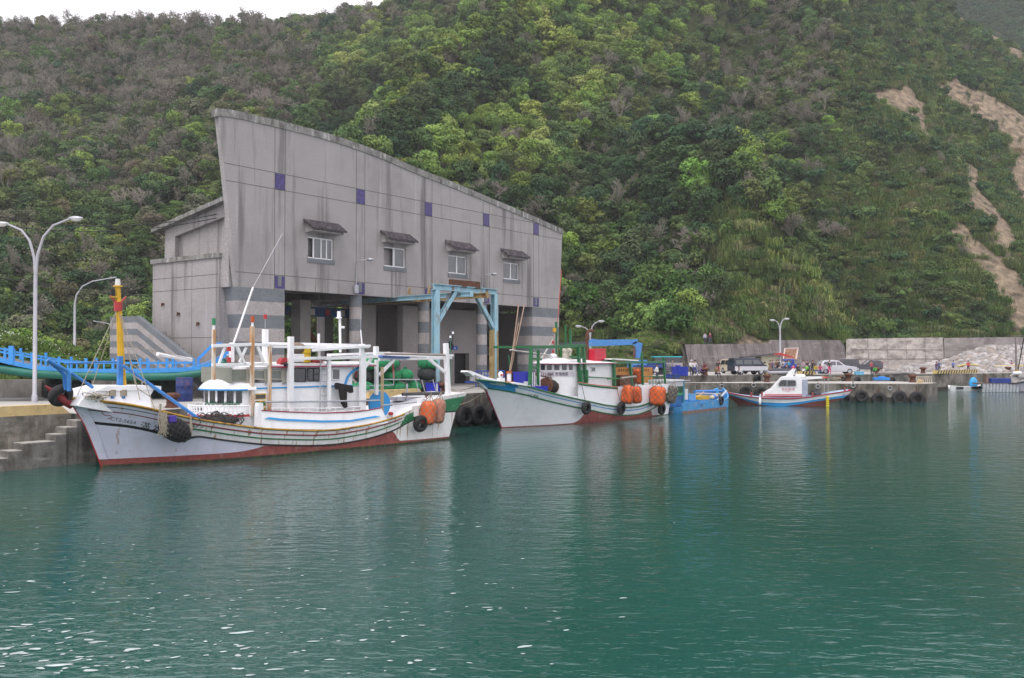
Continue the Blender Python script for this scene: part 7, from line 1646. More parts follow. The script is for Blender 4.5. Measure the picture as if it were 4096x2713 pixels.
# ---------------- vehicles ----------------
def car(loc,rz,L,Wd,prof,glassprof,m,label,name,cat,wheels=(.18,.8),wr=.33,lower=None,split=None,lights=True,bands=None,tint=None,group='cars parked on the far quay',pillar=()):
    """prof: side outline [(x 0..1, z m)], glass polygons in the same units; nose at +x"""
    o=thing(name,label,cat,loc,rz,group); hw=Wd/2
    zmax=max(z for _,z in prof); shoulder=zmax*.58
    def w(z): return hw*(1-.16*max(0,(z-shoulder)/(zmax-shoulder))**1.2)
    mb=MB(); n=len(prof); A=[(x*L-L/2,-w(z),z) for x,z in prof]; Bp=[(x*L-L/2,w(z),z) for x,z in prof]
    mb.add(A+Bp,[tuple(range(n)),tuple(range(2*n-1,n-1,-1))]+[(i,i+n,(i+1)%n+n,(i+1)%n) for i in range(n)],0); body=mb.build('body',[m],o,bevel=.05)
    if lower:
        mb=MB(); 
        for s in (-1,1): mb.box(-L/2+.05,L/2-.05,s*(hw+.008)-.006,s*(hw+.008)+.006,lower[0],lower[1])
        mb.build('side_panel',[lower[2]],body)
    for gp in glassprof:
        for s in (-1,1):
            g=MB(); g.add([(x*L-L/2,s*(w(z)+.012),z) for x,z in gp],[tuple(range(len(gp)))]); g.build('window',[tint or glass],o)
    # windscreens
    return o,body,w
def wheels(o,L,hw,xs,r_,m=None):
    for x in xs:
        for s in (-1,1):
            mb=MB(); mb.tube([(x,s*hw,r_),(x,s*(hw-.22),r_)],r_,n=22,sm=False); w=mb.build('wheel',[rubber],o); mb=MB(); mb.tube([(x,s*(hw+.012),r_),(x,s*(hw-.02),r_)],r_*.62,n=16,sm=False)
            mb.build('rim',[m or steel],w)
def lights(o,pts,m,nm='headlight'):
    for x,y,z,a,b in pts: mb=MB(); mb.box(x-.03,x+.03,y-a,y+a,z-b,z+b); mb.build(nm,[m],o,bevel=.01)
dk=plain('shiny_navy',(.012,.02,.04),.25,coat=.5); sv=plain('car_silver',(.50,.50,.53),.3,metal=.35,coat=.5,var=.04); bk=plain('car_charcoal',(.035,.037,.05),.25,coat=.6); bg2=plain('car_beige',(.52,.46,.36),.35,coat=.4,var=.05)
lampm=plain('headlamp',(.75,.75,.72),.15); lampr=plain('tail_lamp',(.5,.03,.05),.2)
p0=fq(2942,1503); p1=fq(3072,1500); ang=math.atan2((p1-p0).y,(p1-p0).x)
def atq(pxl,pxr,py,rz): 
    a=fq(pxl,py); b=fq(pxr,py); return (a+b)/2
c=atq(2928,3068,1500,0)+V((0,.9,0)); L=4.35
o,bd,w=car(c,.28,L,1.7,[(0,.45),(0,1.1),(.015,1.75),(.05,1.93),(.62,1.95),(.74,1.9),(.90,1.18),(.985,1.05),(1,.5),(.97,.38),(.05,.38)],[[(.05,1.22),(.05,1.68),(.25,1.7),(.25,1.22)],[(.28,1.22),(.28,1.7),(.52,1.71),(.52,1.22)],[(.55,1.22),(.55,1.71),(.72,1.7),(.80,1.22)]],dk,'dark blue and silver van parked on the far quay','van','van',lower=(.5,.98,sv),tint=plain('van_glass',(.06,.075,.08),.1,spec=.8))
wheels(o,L,.86,(-L*.31,L*.29),.36); lights(o,((L/2-.02,-.6,.85,.16,.09),(L/2-.02,.6,.85,.16,.09)),lampm); g=MB(); g.add([(.76*L-L/2+.02,-.68,1.83),(.76*L-L/2+.02,.68,1.83),(.895*L-L/2+.02,.76,1.22),(.895*L-L/2+.02,-.76,1.22)],[(0,1,2,3)]); g.build('windscreen',[glass],o)
mb=MB(); mb.box(.86*L-L/2,.9*L-L/2,-1.02,-.86,1.3,1.5); mb.build('mirror',[black],o)
c=atq(2903,2943,1497,0)+V((1.2,3.2,0)); L=4.5
o,bd,w=car(c,R(-75),L,1.75,[(0,.45),(0,1.0),(.03,1.6),(.1,1.75),(.55,1.76),(.68,1.12),(.98,1.0),(1,.45),(.95,.3),(.05,.3)],[[(.08,1.12),(.1,1.6),(.3,1.62),(.3,1.12)],[(.33,1.12),(.33,1.62),(.54,1.62),(.64,1.12)]],bg2,'beige off-road car half hidden behind the van, front to the camera','suv','car')
wheels(o,L,.87,(-L*.3,L*.3),.36); lights(o,((L/2,-.62,.88,.2,.09),(L/2,.62,.88,.2,.09)),lampm); mb=MB(); mb.box(L/2-.02,L/2+.03,-.38,.38,.8,.92); mb.build('grille',[black],bd); mb=MB(); mb.box(L/2-.02,L/2+.09,-.85,.85,.42,.6); mb.build('bumper',[bg2],bd); g=MB(); g.add([(.56*L-L/2+.02,-.62,1.7),(.56*L-L/2+.02,.62,1.7),(.68*L-L/2+.03,.72,1.16),(.68*L-L/2+.03,-.72,1.16)],[(0,1,2,3)]); g.build('windscreen',[plain('pale_glass2',(.35,.36,.34),.1)],o)
c=atq(3270,3437,1497,0)+V((0,1.0,0)); L=4.7
o,bd,w=car(c,.02,L,1.65,[(0,.42),(0,.95),(.03,1.1),(.10,1.62),(.16,1.74),(.40,1.76),(.53,1.68),(.70,1.08),(.95,.93),(1,.75),(1,.4),(.95,.28),(.05,.28)],[[(.085,1.1),(.15,1.55),(.29,1.58),(.29,1.1)],[(.31,1.1),(.31,1.58),(.44,1.58),(.44,1.1)],[(.465,1.1),(.465,1.58),(.53,1.55),(.64,1.1)]],sv,'silver people carrier parked on the far quay, nose to the right','car','car',tint=plain('car_glass',(.09,.09,.11),.1,spec=.8))
wheels(o,L,.83,(-L*.33,L*.31),.34); lights(o,((L/2-.02,-.62,.82,.14,.08),(L/2-.02,.62,.82,.14,.08)),lampm); g=MB(); g.add([(.545*L-L/2+.02,-.6,1.65),(.545*L-L/2+.02,.6,1.65),(.70*L-L/2+.03,.7,1.12),(.70*L-L/2+.03,-.7,1.12)],[(0,1,2,3)]); g.build('windscreen',[plain('pale_glass2',(0,0,0))],o)
c=atq(3420,3537,1487,0)+V((0,1.6,0)); L=4.6
o,bd,w=car(c,R(180)-.1,L,1.78,[(0,.5),(0,1.0),(.02,1.3),(.07,1.6),(.16,1.68),(.45,1.68),(.60,1.12),(.95,.95),(1,.6),(.98,.32),(.03,.32)],[[(.10,1.15),(.13,1.52),(.27,1.55),(.27,1.13)],[(.3,1.13),(.3,1.55),(.45,1.55),(.55,1.1)]],bk,'dark grey off-road car parked behind the silver one, tail to the right','suv','car')
wheels(o,L,.89,(-L*.32,L*.3),.36); lights(o,((-L/2+.01,-.75,1.25,.1,.25),(-L/2+.01,.75,1.25,.1,.25)),lampr,'tail_light')
c=fq(3447,1487)+V((-1.2,4.5,0)); L=4.6
o,bd,w=car(c,R(180)-.1,L,1.78,[(0,.5),(0,1.0),(.04,1.7),(.12,1.85),(.5,1.85),(.62,1.25),(.95,1.1),(1,.6),(.98,.32),(.03,.32)],[[(.10,1.25),(.13,1.68),(.27,1.7),(.27,1.25)],[(.3,1.25),(.3,1.7),(.48,1.7),(.56,1.25)]],plain('car_plum',(.05,.045,.06),.3,coat=.5),'darker car standing behind the dark grey one, roof rack showing','suv','car')
wheels(o,L,.89,(-L*.32,L*.3),.36); mb=MB()
for s in (-.6,.6): mb.box(-L*.38,L*.05,s-.03,s+.03,1.88,1.93)
mb.build('roof_rack',[steel],o)
# blue pickup seen from behind
c=fq(3160,1490)+V((1.,4,0)); o=thing('pickup_truck','small bright blue pickup truck seen from behind, above the seated crowd','truck',(c.x,c.y,fqz(c.x)),R(80)); tb=plain('truck_blue',(.015,.05,.36),.3,coat=.4)
mb=MB(); mb.prism([(.3,-.8,.6),(.3,-.8,1.72),(.5,-.8,1.8),(1.2,-.8,1.78),(1.7,-.8,1.1),(1.75,-.8,.5),(.3,-.8,.45)],(0,1.6,0)); mb.build('cab',[tb],o,bevel=.06); mb=MB(); mb.box(-1.9,.25,-.85,.85,.6,.72); mb.box(-1.9,.25,-.85,-.8,.72,1.1); mb.box(-1.9,.25,.8,.85,.72,1.1); mb.box(-1.95,-1.9,-.85,.85,.6,1.1); mb.build('cargo_bed',[tb],o); mb=MB(); mb.box(.285,.3,-.55,.55,1.25,1.62); mb.build('rear_window',[plain('car_glass',(0,0,0))],o); wheels(o,3.6,.8,(-1.2,1.1),.3); mb=MB()
for s in (-.5,-.17,.17,.5): mb.box(.24,.28,s-.02,s+.02,1.1,1.75)
mb.box(.24,.28,-.7,.7,1.1,1.15); mb.build('cab_guard',[tb],o)
# crane truck behind the middle boat (blue arm)
def cranetruck():
    o=thing('crane_truck','blue jointed truck crane arm rising behind the middle boat','crane truck'); cb=mat('crane_blue',(.06,.22,.52),.45,var=.12,stain=[((.5,.55,.6),.5,(2,2,2),(.62,.7)),(RUST,.4,(3,3,2),(.64,.75))]); Y=104.
    P=lambda a,b,dy=0:D(a,b,Y+dy)
    mb=MB(); mb.prism([P(2348,1367),P(2352,1386),P(2523,1380),P(2548,1373),P(2553,1358),P(2390,1359),P(2370,1355)],(0,.7,0)); mb.build('main_boom',[cb],o,bevel=.03)
    mb=MB(); mb.beam(P(2238,1379,.3),P(2350,1373,.3),.3,.4); mb.build('telescopic_boom',[plain('dark_boom',(.06,.065,.09))],o)
    mb=MB(); mb.prism([P(2530,1372),P(2545,1366),P(2570,1374),P(2566,1400),P(2560,1432),P(2540,1434),P(2543,1400)],(0,.6,0)); mb.build('crane_column',[cb],o,bevel=.03)
    mb=MB(); mb.beam(P(2537,1385,-.2),P(2537,1434,-.2),.25); mb.build('lift_cylinder',[plain('brown_cylinder',(.12,.06,.05))],o)
    b=P(2550,1440); mb=MB(); mb.box(b.x-1,b.x+1,Y-.5,Y+1.5,ZF+.6,b.z); mb.build('crane_base',[cb],o); mb=MB(); mb.box(b.x-.5,b.x+2.9,Y-.9,Y+1.6,ZF+.8,ZF+1.25); mb.build('cargo_bed',[plain('bed_blue',(.02,.05,.20),var=.3)],o)
    mb=MB(); mb.box(P(2590,1450).x,P(2667,1450).x,Y+.5,Y+2.6,P(2600,1470).z,P(2600,1450).z); mb.build('blue_container',[plain('bed_blue',(0,0,0))],o)
    for x in (0,1.2,2.4): mb=MB(); mb.tube([(b.x+x,Y-.9,ZF+.5),(b.x+x,Y-.6,ZF+.5)],.5,n=20,sm=False); mb.build('wheel',[rubber],o)
cranetruck()
# scooters
def scooter(p,rz,label):
    o=thing('scooter',label,'scooter',p,rz,'scooters parked by the retaining wall'); mb=MB(); mb.prism([(-.75,-.12,.55),(-.7,-.12,.8),(-.1,-.12,.78),(0,-.12,.45),(.3,-.12,.4),(.5,-.12,.95),(.6,-.12,.9),(.5,-.12,.3),(-.4,-.12,.3)],(0,.24,0)); mb.build('body',[plain('scooter_grey',(.12,.12,.14),.35)],o,bevel=.04)
    for x in (-.55,.6): mb=MB(); mb.torus((x,0,.25),(0,1,0),.2,.06,18,8); mb.build('wheel',[rubber],o)
    mb=MB(); mb.beam((.5,-.3,1.0),(.5,.3,1.0),.04); mb.build('handlebar',[black],o); mb=MB(); mb.ball((.45,.3,1.15),(.07,.03,.07),8,5); mb.build('mirror',[steel],o)
scooter(fq(2795,1500)+V((0,2.5,0)),1.2,'scooter behind the two people in white tops'); scooter(fq(2828,1499)+V((0,3,0)),1.9,'scooter behind the person in dark red'); scooter(fq(3268,1490)+V((0,4,0)),1.4,'scooter left of the silver people carrier')
# crates on the quay left of the crowd
cb_=plain('crate_blue',(.02,.045,.42),.45,var=.15,vs=5); k=0
STK=[(2699,7),(2714,8),(2729,7),(2744,7)]
proto=None; names=['leftmost','second','third','rightmost']
for i,(px,n) in enumerate(STK):
    p=fq(px,1504)
    for j in range(n):
        lab='blue slatted crate, %s from the bottom in the %s stack on the far quay'%(['first','second','third','fourth','fifth','sixth','seventh','topmost eighth'][j],names[i])
        loc=(p.x,p.y+.4,fqz(p.x)+.14*j)
        if proto is None: proto=crate('fish_crate',loc,.1,.42,.6,.135,cb_,lab,'crate','blue slatted fish crates stacked on the far quay')
        else: copytree(proto,lab,loc,.1)
p=fq(2664,1505); tp=None
for i,px in enumerate((2663,2680,2706)):
    p=fq(px,1505); crate('fish_tub',(p.x,p.y-.1,ZF),0,.45 if i<2 else .6,.5,.42,plain('tub_navy',(.02,.06,.25),.45,var=.15),'dark blue tub, %s of three in front of the crate stacks'%('left','middle','right')[i],'tub','dark blue tubs on the far quay')
o=thing('net_pile','dark grey pile of tyres and nets beside the blue crates','pile',fq(2668,1500)+V((0,2,0))); mb=MB(); 
for j in range(3): mb.torus((0,0,.15+.24*j),(0,0,1),.6,.15,20,8)
mb.ball((0,0,.8),(.9,.6,.45),12,8,jit=.15); mb.build('pile',[plain('grey_junk',(.12,.12,.13),var=.6,vs=5)],o)
o=thing('small_truck','teal-roofed small truck behind the blue crates','truck',fq(2700,1497)+V((0,7,0)),.1); mb=MB(); mb.box(-2.4,2.0,-.8,.8,.4,1.25); mb.build('body',[plain('pinkish_grey',(.32,.29,.29),var=.3)],o,bevel=.05); mb=MB(); mb.box(-1.6,1.9,-.85,.85,1.9,2.05); mb.build('roof',[plain('teal_roof',(.03,.36,.40))],o,bevel=.03); mb=MB(); mb.box(-1.5,1.8,-.75,.75,1.25,1.9); mb.build('cab_window',[glass],o); wheels(o,4,.8,(-1.6,1.3),.34)
# rope coil, cardboard, canopy over crowd
o=thing('rope_coil','grey coil of rope on the pier between the two bollards','rope',fq(3344,1524,ZP)); mb=MB()
for i in range(10): mb.torus((random.uniform(-.25,.25),random.uniform(-.1,.1),.05+.03*i),(random.gauss(0,.15),random.gauss(0,.15),1),.42,.03,16,5)
mb.build('coil',[rope],o)
o=thing('tarpaulin_roll','long grey rolled tarpaulin on the upper quay behind the bollard','tarpaulin',fq(3590,1497)); mb=MB(); mb.tube([(x,.3*math.sin(x),.12+.05*math.sin(2.3*x)) for x in np.linspace(-2.6,2.4,14)],[.1]+[.2]*12+[.08],n=8); mb.build('roll',[plain('grey_tarp',(.25,.23,.22),var=.3,vs=3)],o)
o=thing('beached_boat','dark covered small boat with white gunwale hauled up behind the launch','boat',fq(3100,1500)+V((.5,.8,0)),0); mb=MB(); mb.loft([[(x,-.5*w_,.1+z),(x,-.7*w_,.45+z),(x,.7*w_,.45+z),(x,.5*w_,.1+z)] for x,w_,z in ((-1.7,.3,.15),(-1.2,.9,0),(1,1,0),(1.9,.9,.1))]); mb.build('hull',[plain('lilac_white',(0,0,0))],o); mb=MB(); mb.loft([[(x,-.66,.46),(x,0,z),(x,.66,.46)] for x,z in ((-1.1,.6),(0,.75),(1.5,.72))],closed=True); mb.build('cover',[plain('charcoal_cover',(.05,.05,.06))],o)
# ---------------- rock pile ----------------
def rocks():
    rng=random.Random(3); RC=bpy.data.collections.new('rock_kinds'); 
    for k in range(4):
        mb=MB(); mb.ball((0,0,0),(.5,.38,.3),9,6,jit=.14); me=bpy.data.meshes.new('rock'); me.from_pydata(mb.v,[],mb.f); m=mat('rock_%d'%k,[(.34,.32,.31),(.25,.235,.23),(.46,.43,.42),(.30,.26,.23)][k],.9,var=.25,vs=2,spk=.1); me.materials.append(m); RC.objects.link(bpy.data.objects.new('rock%d'%k,me))
    pts=[]
    top=lambda px:ip(px,[(3500,0),(3540,.25),(3700,.55),(3780,1.3),(3880,2.9),(3960,3.7),(4300,4.0)])
    for i in range(7000):
        px=rng.uniform(3510,4330); y1=ip(px,[(3500,149),(3800,153.5),(4330,160)])+0; y0=ip(px,[(3500,146),(3700,143),(3800,138),(4300,138)]); t=rng.random(); y=y0+(y1-y0)*t; x=(px-2048)/FOC*y; z=2.2+top(px)*min(1,t*1.25)**.8*rng.uniform(.85,1.03)
        pts.append((x,y,z,rng.randrange(4),rng.uniform(0,6),rng.uniform(.55,1.5)*(1.6 if rng.random()<.04 else 1),(1,1,1)))
    global PC
    keep=PC; PC=RC; o=instancer('rock_pile',pts,'big pile of pale grey boulders heaped against the far wall'); PC=keep
    # under-heap so no ground shows between stones
    mb=MB(); G_=[]
    for i in range(34):
        px=3500+26*i; y1=ip(px,[(3500,149),(3800,153.5),(4330,160)]); y0=ip(px,[(3500,146),(3700,143),(3800,138),(4300,138)])
        for j in range(7): t=j/6; y=y0+(y1-y0)*t; G_.append(((px-2048)/FOC*y,y,2.15+top(px)*min(1,t*1.25)**.8*.85))
    mb.add(G_,[(i*7+j,(i+1)*7+j,(i+1)*7+j+1,i*7+j+1) for i in range(33) for j in range(6)],0,True); struct(mb.build('rubble_ground',[plain('rubble_dark',(.13,.12,.115),var=.4,vs=3)]))
    for nm,P in (('upper',[(3880,1424),(3915,1428),(3950,1430),(3985,1437),(4020,1445),(4060,1447),(4120,1444)]),('lower',[(3832,1466),(3850,1461),(3870,1458),(3900,1460),(3930,1466),(3960,1467),(4010,1464),(4100,1463)])):
        mb=MB(); mb.tube([D(a,b,146.5 if nm=='upper' else 139.5) for a,b in P],.14,n=6); tag(mb.build('hose',[plain('hose_yellow',(.55,.45,.15),.6)]),'pale yellow hose draped across the rock pile, the %s one'%nm,'hose','yellow hoses on the rock pile')
rocks()
# ---------------- people ----------------
POSES={ # joints: pelvis, chest, neck, head, shoulders, elbows, hands, hips, knees, feet  (x right, y back, z up), facing -y
 'stand':dict(pel=(0,0,.93),ch=(0,0,1.28),nk=(0,0,1.46),hd=(0,-.02,1.6),el=((-.25,.02,1.13),(.25,.02,1.13)),ha=((-.26,-.06,.86),(.27,-.05,.88)),kn=((-.1,-.01,.5),(.11,-.01,.5)),an=((-.11,.02,.07),(.13,.02,.07)),to=((-.12,-.13,.03),(.15,-.13,.03))),
 'arms':dict(pel=(0,0,.93),ch=(0,0,1.28),nk=(0,0,1.46),hd=(.02,-.03,1.6),el=((-.25,-.05,1.12),(.25,-.05,1.12)),ha=((-.06,-.28,1.14),(.08,-.27,1.12)),kn=((-.1,-.01,.5),(.11,-.03,.5)),an=((-.11,.02,.07),(.13,-.04,.07)),to=((-.12,-.13,.03),(.15,-.18,.03))),
 'walk':dict(pel=(0,0,.92),ch=(-.03,0,1.27),nk=(-.05,0,1.45),hd=(-.08,-.02,1.59),el=((-.2,-.2,1.12),(.22,.12,1.12)),ha=((-.38,-.22,1.0),(.3,.1,.88)),kn=((-.2,-.1,.52),(.12,.06,.5)),an=((-.3,-.02,.09),(.34,.1,.12)),to=((-.43,-.06,.04),(.22,.1,.04))),
 'sit':dict(pel=(0,.1,.46),ch=(0,0,.8),nk=(0,-.06,.97),hd=(0,-.12,1.1),el=((-.25,-.1,.66),(.25,-.1,.66)),ha=((-.12,-.34,.52),(.12,-.34,.5)),kn=((-.15,-.33,.47),(.16,-.33,.47)),an=((-.15,-.33,.08),(.17,-.35,.08)),to=((-.16,-.48,.03),(.18,-.5,.03))),
 'crouch':dict(pel=(0,.15,.3),ch=(0,-.0,.62),nk=(0,-.1,.78),hd=(0,-.17,.9),el=((-.25,-.2,.52),(.24,-.2,.5)),ha=((-.12,-.38,.4),(.1,-.4,.36)),kn=((-.18,-.28,.48),(.18,-.28,.46)),an=((-.13,-.05,.08),(.14,-.05,.08)),to=((-.14,-.2,.03),(.15,-.2,.03))),
 'bend':dict(pel=(0,.1,.9),ch=(-.12,-.12,1.2),nk=(-.2,-.2,1.3),hd=(-.28,-.26,1.38),el=((-.35,-.3,1.02),(.1,-.3,1.05)),ha=((-.3,-.45,.85),(.05,-.45,.85)),kn=((-.1,-.04,.5),(.11,-.03,.5)),an=((-.11,.05,.07),(.13,.05,.07)),to=((-.12,-.1,.03),(.15,-.1,.03)))}
_pm={}
def cloth(c,nm='cloth'):
    k=tuple(round(a,2) for a in c)
    if k not in _pm: _pm[k]=mat('cloth_%d'%len(_pm),c,.85,var=.18,vs=6)
    return _pm[k]
NPE=0
def person(loc,pose,top,legs,label,h=1.68,rz=0,long=False,short=False,shirtshort=False,cap=None,skirt=False,hairc=None):
    P={k:v for k,v in POSES[pose].items()}; s=h/1.7
    J=[];Rr=[];E=[];T=[]   # T region: 0 top 1 legs 2 skin 3 shoe
    def add(p,r,par,t):
        J.append(V(p)*s); Rr.append(r*s); T.append(t)
        if par is not None: E.append((par,len(J)-1))
        return len(J)-1
    pel=V(P['pel']); ch=V(P['ch']); nk=V(P['nk']); hd=V(P['hd'])
    a=add(pel,.135,None,1); m=add(pel.lerp(ch,.5),.125,a,0); c=add(ch,.15,m,0); n=add(nk,.06,c,2); h1=add(nk.lerp(hd,.55)+V((0,0,.01)),.07,n,2); h2=add(hd+V((0,0,.02)),.1,h1,2); h3=add(hd+V((0,.01,.09)),.07,h2,2)
    up=(nk-ch); right=V((1,0,0))
    for i,sg in enumerate((-1,1)):
        sh=add(ch.lerp(nk,.55)+right*sg*.17,.065,c,0); e=add(P['el'][i],.045,sh,0 if not short else 0); w_=V(P['el'][i]).lerp(V(P['ha'][i]),.75); w=add(w_,.033,e,2 if short else 0); q=add(P['ha'][i],.036,w,2)
        hp=add(pel+right*sg*.09+V((0,0,-.06)),.1,a,1); k=add(P['kn'][i],.066,hp,1); an=add(P['an'][i],.045,k,2 if shirtshort else 1); t=add(P['to'][i],.04,an,3)
    me=bpy.data.meshes.new('p'); me.from_pydata([tuple(j) for j in J],E,[]); ob=bpy.data.objects.new('p',me); COL.objects.link(ob)
    sk=ob.modifiers.new('s','SKIN'); sk.use_smooth_shade=True; sk.branch_smoothing=.4
    for i,v in enumerate(me.skin_vertices[0].data): v.radius=(Rr[i],Rr[i]*(.8 if i in (0,1,2) else 1)); v.use_root=(i==0)
    sb=ob.modifiers.new('b','SUBSURF'); sb.levels=1; sb.render_levels=1
    dg=bpy.context.evaluated_depsgraph_get(); dg.update(); m2=bpy.data.meshes.new_from_object(ob.evaluated_get(dg)); bpy.data.objects.remove(ob)
    m2.materials.clear()
    for mm in (cloth(top),cloth(legs),skin,cloth((.03,.03,.035))): m2.materials.append(mm)
    segs=[(J[x],J[y],T[y] if T[y]!=1 or T[x]==1 else 1) for x,y in E]
    for p in m2.polygons:
        ce=p.center; best=9;bt=0
        for x,y,t in segs:
            d=y-x; u=max(0,min(1,(ce-x).dot(d)/max(d.length_squared,1e-9))); ds=(ce-x-d*u).length
            if ds<best: best=ds; bt=t
        p.material_index=bt
    body=bpy.data.objects.new('body',m2); COL.objects.link(body); root=thing('person',label,'person',loc,rz,'people on and around the quays'); body.parent=root
    hm=cloth(cap) if cap else (cloth(hairc) if hairc else hair)
    mb=MB(); H=(hd+V((0,.02,.045)))*s; mb.ball(tuple(H),(.108*s,.118*s,.11*s),12,8,z0=-.2); 
    if long: mb.ball(tuple((hd+V((0,.07,-.08)))*s),(.1*s,.07*s,.17*s),10,6)
    mb.build('cap' if cap else 'hair',[hm],root)
    mb=MB(); f=hd*s
    mb.ball((f.x,f.y-.1*s,f.z),(.014,.02,.025),6,4,mi=0)
    for sg in (-1,1): mb.ball((f.x+sg*.035,f.y-.092*s,f.z+.025),(.012,.008,.008),6,4,mi=1)
    mb.box(f.x-.025,f.x+.025,f.y-.098*s,f.y-.09*s,f.z-.05,f.z-.042,2); mb.build('face',[skin,black,plain('lips',(.3,.1,.09))],root)
    if skirt: mb=MB(); mb.loft([[((.14+.05*k)*s*math.cos(a),(.12+.04*k)*s*math.sin(a),(1.0-.16*k)*s) for a in [math.pi*j/8 for j in range(16)]] for k in range(5)]); mb.build('dress',[cloth(top)],root)
    return root
W_=(.68,.68,.70); BK=(.025,.025,.03); NV=(.03,.045,.11)
